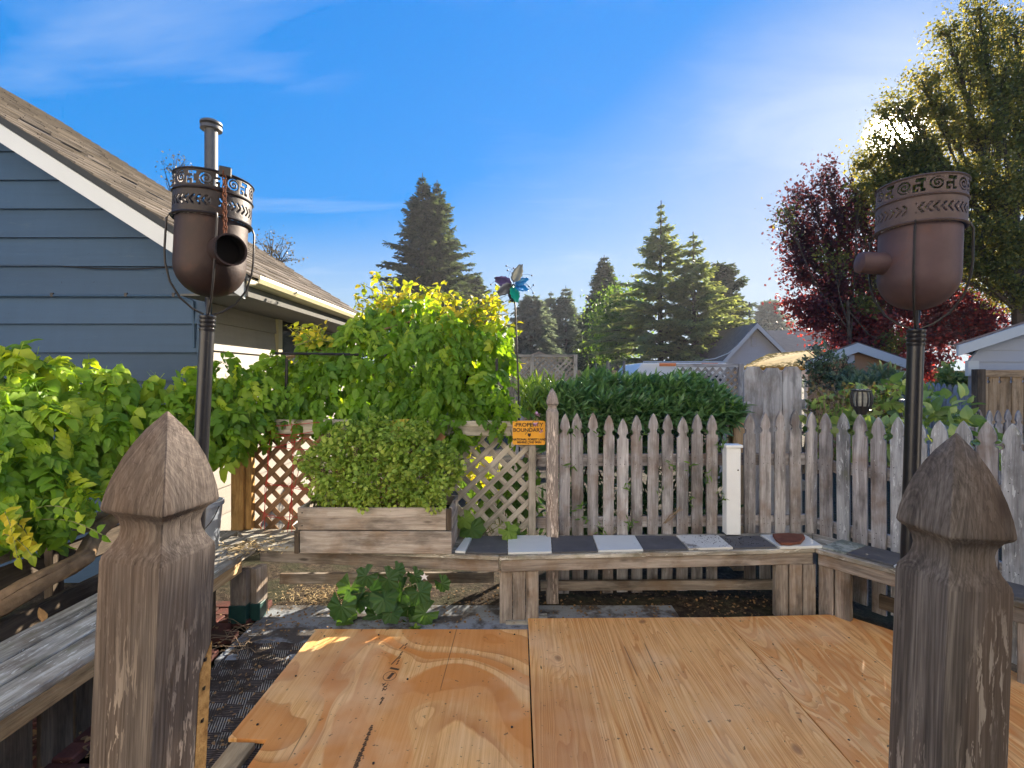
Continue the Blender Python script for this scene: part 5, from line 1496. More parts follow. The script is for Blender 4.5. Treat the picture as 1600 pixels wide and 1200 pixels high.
# woody stems in the vine
m = MB()
for pts in ([(448, 640), (452, 600), (470, 565), (520, 540), (580, 520), (650, 500)], [(455, 600), (480, 575), (500, 590), (540, 560)], [(560, 660), (575, 600), (600, 560), (640, 530)], [(735, 660), (728, 600), (740, 540), (760, 500)], [(440, 560), (500, 548), (560, 552)], [(790, 640), (770, 600), (740, 590)]):
    m.tube([atY(x, y, 3.85 + random.uniform(-.05, .05)) for x, y in pts], [0.014 - 0.0015 * i for i in range(len(pts))], 7, jit=0.1)
m.build('stem', 'bark_vine', vine, smooth=True)
tr = thing('trellis', 'dark iron trellis rails carrying the vine', 'trellis', (-0.4, 3.8, 0))
for nm, pts in (('rail', [(690, 588.5), (790, 588.5)]), ('upright', [(776, 560), (777, 650)]), ('upright', [(729, 588), (729, 660)]), ('rail', [(430, 552), (560, 554)]), ('upright', [(448, 560), (446, 700)])):
    MB().tube([atY(x, y, 3.62) for x, y in pts], 0.011, 6).build(nm, 'iron_black', tr)

# --- the vine mass on the left, above the bench wing
lv = thing('climbing_vine', 'bright green leafy vine mass filling the left edge before the blue wall', 'vine', (-2.9, 2.9, 0))
B2 = pblobs([(15, 585, 48, 2.75), (70, 600, 48, 2.85), (125, 610, 46, 3.0), (180, 612, 42, 3.05), (235, 622, 38, 3.15), (275, 640, 36, 3.2), (330, 615, 34, 3.35), (300, 600, 30, 3.4), (350, 655, 32, 3.35),
             (20, 660, 56, 2.6), (85, 670, 50, 2.7), (150, 668, 46, 2.8), (210, 670, 42, 2.9), (255, 685, 36, 3.0), (315, 690, 34, 3.2), (350, 690, 26, 3.25), (30, 740, 50, 2.45), (95, 740, 44, 2.6), (150, 735, 36, 2.75), (20, 800, 42, 2.35), (75, 800, 34, 2.45), (120, 790, 26, 2.5)])
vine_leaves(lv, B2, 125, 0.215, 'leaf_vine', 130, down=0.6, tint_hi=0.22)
# loose shoots hanging over the low rail
def hang(root, px0, py0, px1, py1, Y, size, mat, n):
    a, b = atY(px0, py0, Y), atY(px1, py1, Y - 0.05)
    Ps = [tuple(a.lerp(b, t) + Vector((0, 0, 0.03 * math.sin(3.1 * t)))) for t in [i / n for i in range(n + 1)]]
    MB().tube(Ps, 0.003, 5).build('hanging_stem', 'stem_green', root)
    d0 = (b - a).normalized()
    D = np.array([tuple(d0 * 0.8 + Vector((0, 0, 0.9 if i % 2 else -0.9)) + Vector((0, random.uniform(-.6, .2), 0))) for i in range(n + 1)])
    leafy(root, np.array(Ps), D, np.tile([0.1, -1, .3], (n + 1, 1)), np.full(n + 1, size), OV, mat, n + 1, roll=0.4)
hang(lv, 60, 812, 160, 836, 2.35, 0.052, 'leaf_vine', 12)
hang(lv, 40, 800, 120, 800, 2.35, 0.055, 'leaf_vine', 10)
hang(lv, 8, 800, 28, 872, 2.2, 0.055, 'leaf_vine_lime', 16)
hang(lv, 0, 835, 50, 868, 2.2, 0.05, 'leaf_vine_lime', 14)
hang(lv, 10, 815, 50, 845, 2.25, 0.05, 'leaf_vine_lime', 14)
m = MB()
trunk_px = [(-40, 962, 2.15), (0, 945, 2.2), (38, 922, 2.28), (75, 902, 2.36), (110, 885, 2.45), (132, 872, 2.52), (142, 848, 2.62), (158, 826, 2.72), (185, 806, 2.85), (215, 780, 2.95), (240, 740, 3.0)]
pts = [atY(*p) for p in trunk_px]
m.tube(pts, [0.056, 0.053, 0.050, 0.046, 0.044, 0.045, 0.038, 0.036, 0.034, 0.03, 0.025], 18, jit=0.10)
m.tube([p + Vector((0.012, -0.01, 0.035)) for p in pts[:8]], [0.02, 0.024, 0.02, 0.022, 0.018, 0.016, 0.012, 0.01], 8, jit=0.2)
m.build('trunk', 'bark_vine', lv, smooth=True)
# the low timber frame below it
lf = thing('low_barrier', 'dark low timber frame between the left bench and the blue wall', 'frame', (-2.4, 2.4, 0))
board('rail', (-2.52, 1.2, 0.66), (-2.50, 3.45, 0.69), 0.085, 0.045, 'bench_wood', lf, face=(1, 0, 0))
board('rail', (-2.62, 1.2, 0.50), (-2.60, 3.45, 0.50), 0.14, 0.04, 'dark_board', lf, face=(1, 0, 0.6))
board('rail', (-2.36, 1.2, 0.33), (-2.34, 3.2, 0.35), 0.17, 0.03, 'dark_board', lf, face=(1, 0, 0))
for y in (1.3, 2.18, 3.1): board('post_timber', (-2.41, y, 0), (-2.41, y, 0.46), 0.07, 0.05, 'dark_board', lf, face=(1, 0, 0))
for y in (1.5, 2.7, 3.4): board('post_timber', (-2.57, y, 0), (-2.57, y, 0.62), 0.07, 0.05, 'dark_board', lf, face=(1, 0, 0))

# --- foliage in the planter
def trifoliate():
    parts = []
    for a in (-1.15, 0, 1.15):
        for b in (-0.42, 0, 0.42):
            v, f = leaflet(0.5 if b == 0 else 0.42, 0.26, 0.15, 0.25, 1)
            parts.append((turned(v, a + b, (0.32 * math.cos(a), 0.32 * math.sin(a), 0.0), 0.15), f))
        parts.append((np.array([(0, 0.01, 0), (0, -0.01, 0), (0.34 * math.cos(a), 0.34 * math.sin(a), 0)]), np.array([(0, 1, 2, 2)])))
    V, Fc = merge([p for p in parts if p[1].shape[1] == 4 and len(p[1]) > 1])
    return V, Fc
TF = [trifoliate()]
def mound(root, blobs, dens, size, mat, n_parts, tint=0.4, temps=None, up_=(0, -.35, .8), out=0.9, shell=0.35):
    P, D = blob_points(blobs, dens, shell)
    n = len(P)
    dirs = D * out + unit(n) * 0.6 + np.array([0, -0.1, 0.15])
    up = D * 0.8 + np.array(up_) + unit(n) * 0.45
    leafy(root, P, dirs, up, size * rng.uniform(0.6, 1.25, n), temps or TF, mat, n_parts, np.clip(tint + 0.25 * rng.normal(size=n), 0, 1), roll=0.7)
    return P
pp = thing('planter_plant', 'bushy fine-leaved green plant spilling over the planter box', 'plant', (-0.95, 3.2, 0.66))
B3 = pblobs([(520, 735, 46, 3.2), (545, 700, 40, 3.25), (590, 700, 44, 3.25), (600, 750, 50, 3.15), (640, 705, 46, 3.2), (660, 745, 44, 3.15), (690, 735, 34, 3.2), (560, 765, 30, 3.1), (520, 770, 22, 3.1), (640, 770, 24, 3.1), (505, 712, 20, 3.3), (690, 715, 20, 3.25), (585, 668, 20, 3.3), (540, 672, 14, 3.3), (706, 728, 16, 3.2), (655, 672, 18, 3.28), (480, 720, 16, 3.25), (620, 690, 24, 3.15)])
P_ = mound(pp, B3, 950, 0.062, 'leaf_planter', 120, 0.55, shell=0.55, out=0.7)
mound(pp, pblobs([(567, 783, 13, 3.0), (560, 776, 14, 3.03), (678, 785, 16, 3.0), (668, 776, 16, 3.03)]), 1500, 0.044, 'leaf_planter', 0, 0.6)
m = MB()
for k in range(60):
    x = random.uniform(X0 + 0.08, X1 - 0.08); tgt = P_[random.randrange(len(P_))]
    a = Vector((x, 3.2, 0.655)); b = Vector(tgt); m.tube([a, a.lerp(b, .5) + Vector((0, 0, .05)), b], [0.0025, 0.002, 0.0012], 5)
m.build('stem', 'bark_vine', pp)
m = MB()
for px, py in ((514, 680), (556, 709), (517, 737), (505, 735), (587, 718), (556, 702)):
    c = atY(px, py, 3.02)
    for k in range(5):
        a = k * 1.256; m.add([c, c + Vector((0.013 * math.cos(a - .4), -0.004, 0.013 * math.sin(a - .4))), c + Vector((0.017 * math.cos(a), 0, 0.017 * math.sin(a))), c + Vector((0.013 * math.cos(a + .4), -0.004, 0.013 * math.sin(a + .4)))], [(0, 1, 2, 3)])
m.build('dark_blossom', 'leaf_plum', pp)

# --- round lobed leaves (geranium / mallow kind)
def lobed(n_l=5, depth=0.28, seg=4):
    vs = [(0.30, 0, 0.0)]; N = n_l * seg
    for i in range(N + 1):
        a = math.radians(-158) + math.radians(316) * i / N
        r = 0.5 * (1 + depth * (abs(math.cos(n_l * 0.5 * (a + math.pi * (0 if n_l % 2 else 1) / n_l))) - 0.6)) * (1 + 0.05 * (-1) ** i)
        vs.append((0.30 + r * math.cos(a), r * math.sin(a), -0.10 * (r * 2) ** 2 + 0.03 * (-1) ** i))
    vs.append((0.0, 0, 0.0))
    f = [(0, i, i + 1, i + 1) for i in range(1, N + 1)]
    return np.array(vs, float), np.array(f, int)
def lobed_fix(t):
    v, f = t
    # make honest triangles
    return v, f[:, :3]
LO = [lobed_fix(lobed(5, 0.3)), lobed_fix(lobed(5, 0.45)), lobed_fix(lobed(7, 0.22, 3))]
def big_leaf_plant(root, lst, Y, mat, base, tint=0.4, face=(0, -1, 0.45)):
    Ps = []; S = []; D = []
    for (px, py, r) in lst:
        Yk = Y + random.uniform(-.08, .08)
        p = atY(px, py, Yk); s = 2.1 * r * Yk / F
        d = Vector((random.uniform(-.9, .9), -0.25, random.uniform(-1.0, -0.2))).normalized()
        Ps.append(p - d * s * 0.3); S.append(s); D.append(tuple(d))
    st = MB()
    for p in Ps:
        st.tube([Vector(base), Vector(base).lerp(p, .5) + Vector((0, 0, .06)), p], [0.004, 0.003, 0.002], 5)
    n = len(Ps)
    leafy(root, np.array([tuple(p) for p in Ps]), np.array(D), np.tile(face, (n, 1)) + unit(n) * 0.3, np.array(S), LO, mat, n, np.clip(tint + .2 * rng.normal(size=n), 0, 1), roll=0.25)
    st.build('stalk', 'stem_green', root)
ub = thing('shade_plant', 'broad-leaved green plant growing under the bench below the planter', 'plant', (-0.75, 3.15, 0))
big_leaf_plant(ub, [(533, 947, 22), (548, 918, 20), (580, 925, 20), (588, 962, 19), (606, 905, 17), (628, 925, 19), (640, 948, 24), (655, 925, 18), (665, 958, 18), (572, 900, 15), (612, 958, 15), (618, 893, 14), (690, 912, 13), (560, 938, 16), (640, 975, 12), (540, 966, 15), (600, 935, 20), (648, 900, 12)], 3.02, 'leaf_geranium', (-0.72, 3.3, 0.02))
MB().add([tuple(atY(663 + dx, 901 + dy, 2.98)) for dx, dy in ((0, -6), (2, -1.5), (7, -2), (3, 1), (5, 6), (0, 3), (-5, 6), (-3, 1), (-7, -2), (-2, -1.5))], [tuple(range(10))]).build('white_blossom', 'petal_white', ub)
hp = thing('lattice_plant', 'large-leaved plant poking through the right half of the lattice', 'plant', (-0.1, 3.6, 0))
big_leaf_plant(hp, [(740, 822, 20), (722, 806, 12), (757, 765, 16), (785, 775, 15), (772, 795, 16), (800, 792, 17), (775, 752, 13), (812, 765, 16), (835, 745, 15), (826, 790, 16), (835, 812, 15), (800, 822, 15), (760, 805, 13), (745, 790, 12), (820, 730, 13), (722, 750, 12), (735, 770, 12), (795, 740, 13)], 3.52, 'leaf_bright', (-0.1, 3.75, 0.1), 0.3)
big_leaf_plant(hp, [(737, 826, 19), (795, 830, 14), (812, 834, 12), (726, 812, 13)], 3.32, 'leaf_bright', (-0.25, 3.42, 0.42), 0.35)
gl = thing('sunlit_shrub', 'small yellow-lit shrub seen through the lattice', 'shrub', (-0.35, 4.3, 0))
mound(gl, pblobs([(735, 725, 26, 4.3), (760, 745, 26, 4.4), (745, 765, 20, 4.3), (720, 745, 20, 4.2)]), 160, 0.10, 'leaf_vine_lime', 0, 0.5, OV)  # lime leaf colour paints the sunlight on this shrub

# --- laurel hedge behind the fence: shoots with whorls of leaves
LF = [leaflet(1, 0.27, 0.35, 0.2, 3), leaflet(1, 0.24, 0.25, 0.35, 3)]
def laurel(root, boxes, n_sh, size, mat, n_parts, tint=0.35):
    Ps, Ds, Us, Ts = [], [], [], []
    for (c, r), n in boxes:
        d = unit(n); d[:, 2] = np.abs(d[:, 2]) * 1.0 - 0.25 * (rng.random(n) < 0.35); d[:, 1] -= 0.3
        d /= np.linalg.norm(d, axis=1, keepdims=True)
        base = np.array(c) + d * np.array(r) * (0.72 + 0.3 * rng.random(n))[:, None]
        for b, dd in zip(base, d):
            ax = dd * 0.6 + np.array([0, -0.12, 0.75]) + rng.normal(size=3) * 0.28; ax /= np.linalg.norm(ax)
            tt = rng.random()
            for k in range(10):
                h = k / 10
                a = k * 2.4
                s1_ = np.cross(ax, [0.3, 0.9, 0.1]); s1_ /= np.linalg.norm(s1_); s2_ = np.cross(ax, s1_)
                rad = s1_ * math.cos(a) + s2_ * math.sin(a)
                out = rad * (1.05 - 0.75 * h) + ax * (0.25 + 1.0 * h)
                Ps.append(b + ax * 0.10 * h); Ds.append(out); Us.append(ax + np.array([0, 0, .3])); Ts.append(np.clip(tint + 0.35 * (tt - .5) + 0.25 * (h > .7) + 0.1 * rng.normal(), 0, 1))
    n = len(Ps)
    leafy(root, np.array(Ps), np.array(Ds), np.array(Us), size * rng.uniform(.75, 1.15, n), LF, mat, n_parts, np.array(Ts), roll=0.25)
hg = thing('laurel_hedge', 'glossy dark green laurel bush behind the middle pickets', 'hedge', (1.0, 4.1, 0))
HB = pblobs([(900, 665, 30, 3.85), (950, 662, 30, 3.85), (1000, 662, 30, 3.85), (1050, 662, 30, 3.85), (1095, 668, 26, 3.8), (895, 652, 34, 3.95, 0.8), (935, 640, 36, 4.1), (975, 642, 36, 4.05), (1015, 645, 36, 4.05), (1055, 640, 36, 4.0), (1095, 648, 32, 3.95), (1120, 660, 24, 3.85), (860, 650, 28, 4.1), (1070, 625, 22, 4.3), (930, 620, 20, 4.3), (990, 628, 20, 4.3)])
laurel(hg, [(b, 80) for b in HB], 0, 0.115, 'leaf_laurel', 120)
MB().box((1.0, 4.15, 0.62), (1.7, 0.5, 1.2)).build('inner_shade', 'potting_soil', hg) if False else None
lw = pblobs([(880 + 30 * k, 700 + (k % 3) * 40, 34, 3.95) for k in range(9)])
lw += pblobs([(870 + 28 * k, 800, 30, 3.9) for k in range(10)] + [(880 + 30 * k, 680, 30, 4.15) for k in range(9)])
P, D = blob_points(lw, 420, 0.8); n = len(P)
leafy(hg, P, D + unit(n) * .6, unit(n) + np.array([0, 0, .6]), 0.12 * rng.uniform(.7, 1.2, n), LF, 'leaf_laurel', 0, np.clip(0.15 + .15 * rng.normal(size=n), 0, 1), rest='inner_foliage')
m = MB()
for k in range(26):
    x = 0.35 + random.random() * 1.35; m.tube([(x, 4.1, 0), (x + random.uniform(-.1, .1), 4.05, 0.6), (x + random.uniform(-.25, .25), 4.0, 1.25)], [0.012, 0.009, 0.004], 6)
m.build('stem', 'bark', hg)
# loose sprigs poking between the pickets
sg2 = thing('creeping_sprigs', 'sprigs of green leaves poking out between the middle pickets', 'plant', (1.0, 3.36, 0.45))
Ps, Ds = [], []
for (px, py, n) in ((893, 730, 5), (905, 790, 7), (940, 827, 8), (985, 815, 12), (1050, 728, 8), (1078, 730, 4), (1105, 745, 9), (1125, 692, 9), (1127, 775, 7), (892, 672, 5), (938, 675, 4), (1005, 672, 4), (978, 760, 5), (1030, 770, 4), (912, 812, 6), (1077, 780, 3)):
    for k in range(n):
        c = atY(px + random.uniform(-6, 6), py + random.uniform(-8, 8), 3.36 + random.uniform(-.02, .02))
        Ps.append(tuple(c)); Ds.append((random.gauss(0, 1), -0.5, random.gauss(0.2, 0.8)))
n = len(Ps)
leafy(sg2, np.array(Ps), np.array(Ds), unit(n) * 0.4 + np.array([0, -.8, .6]), rng.uniform(.03, .055, n), LF, 'leaf_bright', n, np.clip(0.15 + .2 * rng.normal(size=n), 0, 1), name='leaf')
# dry twig bundle on the fence
m = MB()
for k in range(9): m.tube([atY(1040 + random.uniform(-4, 2), 818, 3.36), atY(1050 + random.uniform(-5, 5), 806, 3.34), atY(1066 + random.uniform(-8, 2), 793 + random.uniform(-4, 4), 3.36)], 0.0016, 4)
tag(m.build('twig_bundle', 'twig', loc=atY(1050, 806, 3.35)), 'small bundle of dry twigs caught against the pickets', 'twigs')

# grass-like blades between post and vine
gb = thing('strappy_plant', 'upright grassy bright green leaves left of the carved fence post', 'plant', (0.1, 3.9, 0))
Ps, Ds = [], []
for k in range(420):
    p = atY(random.uniform(812, 868), random.uniform(600, 652), random.uniform(3.7, 4.3)); Ps.append(tuple(p)); Ds.append((random.gauss(0, .45), random.gauss(0, .4), random.uniform(.3, 1.2)))
n = len(Ps); leafy(gb, np.array(Ps), np.array(Ds), unit(n) + np.array([0, -.6, 0]), rng.uniform(.07, .14, n), [leaflet(1, .14, .2, .5, 3)], 'leaf_bright', 60, name='blade')
MB().tube([(0.1, 3.95, 0), (0.12, 3.95, 0.8), (0.1, 3.95, 1.3)], 0.02, 6).build('stem', 'stem_green', gb)

# --- plants behind the angled fence
# 
hy = thing('hydrangea_bush', 'rank large-leaved shrub with bare stalks behind the angled fence', 'shrub', (2.9, 4.2, 0))
HYB = pblobs([(1400, 622, 24, 4.1), (1370, 618, 20, 4.3), (1450, 630, 24, 3.9), (1490, 640, 24, 3.7), (1275, 655, 30, 4.2), (1310, 650, 36, 4.2), (1355, 640, 36, 4.3), (1390, 640, 36, 4.1), (1430, 655, 34, 3.9), (1470, 660, 34, 3.7), (1510, 675, 26, 3.5), (1330, 680, 34, 3.9), (1390, 690, 34, 3.7), (1450, 700, 34, 3.5), (1520, 705, 28, 3.2), (1290, 700, 26, 4.0), (1560, 700, 20, 3.1)])
mound(hy, HYB, 130, 0.115, 'leaf_hydrangea', 200, 0.45, [leaflet(1, 0.62, 0.25, 0.3, 3), leaflet(1, 0.7, 0.15, 0.45, 3)], shell=0.5)
m = MB()
for k in range(90):
    x = random.uniform(1262, 1420); y = random.uniform(598, 640); Y = random.uniform(3.9, 4.6)
    b = atY(x, y, Y); a = atY(x + random.uniform(-30, 30), 740, Y); m.tube([a, a.lerp(b, .6) + Vector((random.uniform(-.05, .05), 0, 0)), b], [0.006, 0.004, 0.002], 5)
m.build('dry_stalk', 'twig', hy)
P = []
for k in range(500): P.append(tuple(atY(random.uniform(1260, 1400), random.uniform(600, 660), random.uniform(3.9, 4.6))))
n = len(P); leafy(hy, np.array(P), unit(n), unit(n) + np.array([0, 0, .8]), rng.uniform(.025, .05, n), OV, 'leaf_brown', 0, rest='small_dry_leaves')

# ------------------------------------------------------------------ trees and shrubs with limbs
def broadleaf(name, label, cat, base, top, blobs, leaf, nl, mat, limb_r=0.1, twigs=14, seed=0, per=None, group=None, twig_r=0.006, tint=0.4, low=0.0, thin=0.0, flat=0.0, bark='bark', spread=0.16, tri=True):
    """trunk, limbs to each part of the crown, twigs through it, leaves along the twigs"""
    r_ = random.Random(seed); g_ = np.random.default_rng(seed)
    root = thing(name, label, cat, tuple(base), group)
    base, top = Vector(base), Vector(top)
    tb = MB(); tb.tube([base, base.lerp(top, .35) + Vector((r_.uniform(-.1, .1), 0, 0)), base.lerp(top, .7), top], [limb_r, limb_r * .85, limb_r * .7, limb_r * .5], 9, jit=.06)
    tb.build('trunk', bark, root, smooth=True)
    lm = MB(); Ps, Ds = [], []
    vols = [(r[0] * r[2]) ** 0.7 for c, r in blobs]; tot = sum(vols)
    for (c, r), v in zip(blobs, vols):
        c = Vector(c)
        st = base.lerp(top, r_.uniform(0.55, 1.0))
        mid = st.lerp(c, .5) + Vector((0, 0, -0.12 * (c - st).length))
        lr = limb_r * 0.35
        lm.tube([st, st.lerp(mid, .6), mid, mid.lerp(c, .55), c], [lr, lr * .8, lr * .6, lr * .45, lr * .3], 6)
        nt = max(3, int(twigs * len(blobs) * v / tot))
        nlv = max(6, int(nl * v / tot / nt))
        for k in range(nt):
            d = g_.normal(size=3); d /= np.linalg.norm(d)
            d[2] = d[2] * (1 - flat) + 0.15
            q = c + Vector(d * np.array(r)) * (0.55 + 0.5 * r_.random() ** .7)
            s = mid.lerp(c, r_.uniform(0.2, 1.0))
            bend = s.lerp(q, .55) + Vector((0, 0, 0.10 * (q - s).length)) + Vector(g_.normal(size=3) * 0.05)
            if k < 40: lm.tube([s, bend, q], [lr * .22 + twig_r, twig_r, twig_r * .4], 4, caps=False)
            L = (q - s).length
            t = 0.22 + 0.85 * g_.random(nlv) ** 0.75
            S_, B_, Q_ = np.array(s), np.array(bend), np.array(q)
            pt = ((1 - t) ** 2)[:, None] * S_ + (2 * t * (1 - t))[:, None] * B_ + (t ** 2)[:, None] * Q_
            pt = pt + g_.normal(size=(nlv, 3)) * spread * min(1.0, L) * np.array([1, 1, 1 - flat * .6])
            Ps.append(pt); dd = (Q_ - S_) / (L + 1e-6)
            Ds.append(dd * 0.5 + g_.normal(size=(nlv, 3)))
    lm.build('limbs', bark, root, smooth=True, kind='stuff')
    P = np.vstack(Ps); D = np.vstack(Ds)
    sd3 = np.array(sun_dir); rel = P - np.array([0, 0, CAMZ]); rel /= np.linalg.norm(rel, axis=1, keepdims=True)
    keep = rel @ sd3 < math.cos(R(0.95)) + 0.00022 * g_.normal(size=len(P))      # an opening in the leaves the sun shines through
    for eye in () if not low else ((-.43, .68, 1.25), (-.43, .68, 1.05), (-.43, .68, 1.42)):           # crown thinned along sun rays, a gap added to light the left post
        r2 = P - np.array(eye); r2 /= np.linalg.norm(r2, axis=1, keepdims=True)
        keep &= (r2 @ sd3 < math.cos(R(1.5))) | (g_.random(len(P)) < 0.10)
    zq = np.quantile(P[:, 2], [0.5, 0.98])
    keep &= g_.random(len(P)) > thin * np.clip((P[:, 2] - zq[0]) / (zq[1] - zq[0]), 0, 1)
    P, D = P[keep], D[keep]; n = len(P)
    tv = np.array([(0, 0, 0), (0.5, 0.32, 0.06), (1, 0, -0.06), (0.5, -0.32, 0.06)]); tf = np.array([(0, 1, 2, 3)])
    M = frames(D, g_.normal(size=(n, 3)) * .6 + np.array([0, 0, .7]))
    V, Fc = stamp(tv, tf, P, M, leaf * g_.uniform(.6, 1.3, n))
    # tint in clumps as well as leaf by leaf
    cl = 0.5 + 0.5 * np.sin(P[:, 0] * 2.3 / spread * .16 + P[:, 2] * 3.1) * np.cos(P[:, 1] * 2.1 + P[:, 2] * 1.7)
    np_mesh('crown', V, Fc, mat, np.clip(tint + low * (np.median(P[:, 2]) - P[:, 2]) + 0.25 * (cl - .5) + 0.22 * g_.normal(size=n), 0, 1), root, kind=None)
    return root

def conifer(name, label, base, H, Rb, mat, whorls=34, per=7, spray=0.5, density=14, rise=0.25, droop=0.35, seed=0, trunk_r=0.25, start=0.12, power=0.85, ragged=0.25, group=None, gap=0.0, width=0.16):
    r_ = np.random.default_rng(seed)
    root = thing(name, label, 'tree', tuple(base), group)
    base = Vector(base)
    MB().tube([base, base + Vector((0.02 * H * r_.uniform(-.3, .3), 0, H * .5)), base + Vector((0, 0, H))], [trunk_r, trunk_r * .55, 0.02], 8).build('trunk', 'bark', root, smooth=True)
    br = MB(); P, D, S, T_ = [], [], [], []
    for w in range(whorls):
        h = start + (1 - start) * (w + r_.uniform(-.3, .3)) / whorls
        h = min(max(h, start), 0.992)
        Lm = Rb * (1 - h) ** power / (1 - start) ** power * (0.75 if h < start + .08 else 1.0)
        for k in range(per):
            if r_.random() < gap: continue
            a = 2 * math.pi * (k + r_.uniform(-.4, .4)) / per + w * 1.3
            L = max(0.12, Lm * (1 + r_.uniform(-ragged, ragged * .8)))
            d = np.array([math.cos(a), math.sin(a), 0]); s = np.array([-d[1], d[0], 0])
            p0 = np.array(base) + np.array([0, 0, H * h])
            up = rise * (0.4 + 1.4 * h) ; dr = droop * (1.3 - h)
            f = lambda t: p0 + d * L * t + np.array([0, 0, 1]) * (up * L * t - dr * L * t * t)
            if L > 0.25: br.tube([tuple(f(0)), tuple(f(.5)), tuple(f(1))], [0.012 + 0.012 * L, 0.008 + .005 * L, 0.004], 4, caps=False)
            n = max(5, int(density * L / spray * 0.5) + 4)
            ts = np.linspace(0.12, 1.0, n)
            tb = r_.random()
            for t in ts:
                for sg_ in (-1, 1, 0):
                    sp_l = spray * (0.55 + 0.6 * (1 - t)) * r_.uniform(.65, 1.2) * min(1, L / spray * .8 + .2)
                    if sg_ == 0: v = d * 1.0 + np.array([0, 0, r_.uniform(-.5, .6)])
                    else: v = d * 0.75 + s * sg_ * r_.uniform(.5, 1.1) + np.array([0, 0, r_.uniform(-.55, .18)])
                    P.append(f(t) + r_.normal(size=3) * spray * .05); D.append(v); S.append(sp_l); T_.append(0.35 + .3 * (tb - .5) + .3 * (t - .5) + .1 * r_.normal())
    br.build('branches', 'bark', root, kind='stuff')
    P, D, S = np.array(P), np.array(D), np.array(S); n = len(P)
    tv = np.array([(0, 0, 0), (0.35, width, 0.02), (1, 0, -0.08), (0.35, -width, 0.02), (0.5, 0.0, -0.10), (0.75, 0.14, -0.16), (0.8, -0.13, -0.14)]); tf = np.array([(0, 1, 2, 3), (0, 4, 5, 2), (4, 0, 2, 6)])
    V, Fc = stamp(tv, tf, P, frames(D, np.tile([0, 0, 1.0], (n, 1)) + r_.normal(size=(n, 3)) * .5), S)
    np_mesh('crown', V, Fc, mat, np.repeat(np.clip(T_, 0, 1), 3), root)
    return root

def cpx(px_top, py_top, Y, z0=0.0):
    t = atY(px_top, py_top, Y); return Vector((t.x, t.y, z0)), t.z - z0
b, H = cpx(660, 270, 30); conifer('fir_tree', 'tall dark double-topped fir behind the vine, left trunk', b, H, 4.3, 'needle_fir', 36, 8, 0.48, 13, 0.42, 0.30, 1, 0.3, 0.1, 1.05, 0.4, 'the double fir')
b, H = cpx(683, 281, 30.6); conifer('fir_tree', 'tall dark double-topped fir behind the vine, right trunk', b, H, 4.3, 'needle_fir', 34, 8, 0.48, 13, 0.42, 0.30, 2, 0.3, 0.1, 1.05, 0.45, 'the double fir')
b, H = cpx(1033, 313, 24); conifer('cedar_tree', 'open layered cedar with pale drooping tips, taller of the pair in the centre', b, H, 4.9, 'needle_cedar', 24, 6, 0.42, 13, 0.34, 0.30, 3, 0.2, 0.12, 1.35, 0.4, 'layered cedars', 0.12, 0.13)
b, H = cpx(1083, 362, 23); conifer('cedar_tree', 'shorter layered cedar with golden tips, right of the taller cedar', b, H, 3.7, 'needle_cedar', 20, 6, 0.42, 13, 0.34, 0.30, 4, 0.18, 0.12, 1.1, 0.4, 'layered cedars', 0.1, 0.13)
b, H = cpx(1128, 412, 30); conifer('fir_tree', 'dark ragged fir right of the layered cedars', b, H, 2.6, 'needle_fir', 24, 8, 0.5, 14, 0.4, 0.3, 5, 0.2, 0.1, 0.55, 0.4)
b, H = cpx(944, 398, 34); conifer('fir_tree', 'slender dark spire fir left of the cedars', b, H, 2.6, 'needle_fir', 34, 8, 0.5, 13, 0.1, 0.35, 6, 0.2, 0.05, 0.75, 0.25)
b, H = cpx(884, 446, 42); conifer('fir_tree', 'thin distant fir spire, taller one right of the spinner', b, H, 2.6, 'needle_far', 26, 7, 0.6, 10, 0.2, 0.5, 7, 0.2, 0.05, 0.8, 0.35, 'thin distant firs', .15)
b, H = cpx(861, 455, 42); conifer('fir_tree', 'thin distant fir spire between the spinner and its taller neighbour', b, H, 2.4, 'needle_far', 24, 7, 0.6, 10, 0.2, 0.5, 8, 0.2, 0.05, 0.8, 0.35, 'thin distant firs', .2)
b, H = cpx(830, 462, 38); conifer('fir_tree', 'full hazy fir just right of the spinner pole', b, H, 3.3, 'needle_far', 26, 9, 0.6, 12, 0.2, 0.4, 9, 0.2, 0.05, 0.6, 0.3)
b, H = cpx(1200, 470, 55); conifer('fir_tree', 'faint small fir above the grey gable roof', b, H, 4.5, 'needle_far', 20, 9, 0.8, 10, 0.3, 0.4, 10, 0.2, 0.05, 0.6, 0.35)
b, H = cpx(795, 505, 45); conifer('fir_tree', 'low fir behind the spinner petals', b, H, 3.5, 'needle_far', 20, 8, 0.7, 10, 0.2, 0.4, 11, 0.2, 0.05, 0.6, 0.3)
b, H = cpx(908, 490, 44); conifer('fir_tree', 'low dark fir at the foot of the spire fir', b, H, 3.0, 'needle_fir', 20, 8, 0.6, 12, 0.2, 0.4, 12, 0.2, 0.05, 0.6, 0.3)
b, H = cpx(740, 430, 36); conifer('fir_tree', 'smaller fir under the right flank of the double fir', b, H, 3.4, 'needle_fir', 22, 8, 0.55, 13, 0.3, 0.3, 13, 0.2, 0.05, 0.6, 0.3)
broadleaf('leafy_tree', 'rounded bright green leafy tree tucked left of the cedars', 'tree', (atY(965, 600, 28).x, 28, 0), atY(965, 520, 28), pblobs([(960, 520, 28, 28), (985, 490, 26, 28), (950, 490, 24, 28), (970, 470, 16, 28), (985, 535, 28, 28), (945, 550, 24, 28)]), 0.20, 7000, 'leaf_bright', 0.2, 10, 21, spread=0.5)
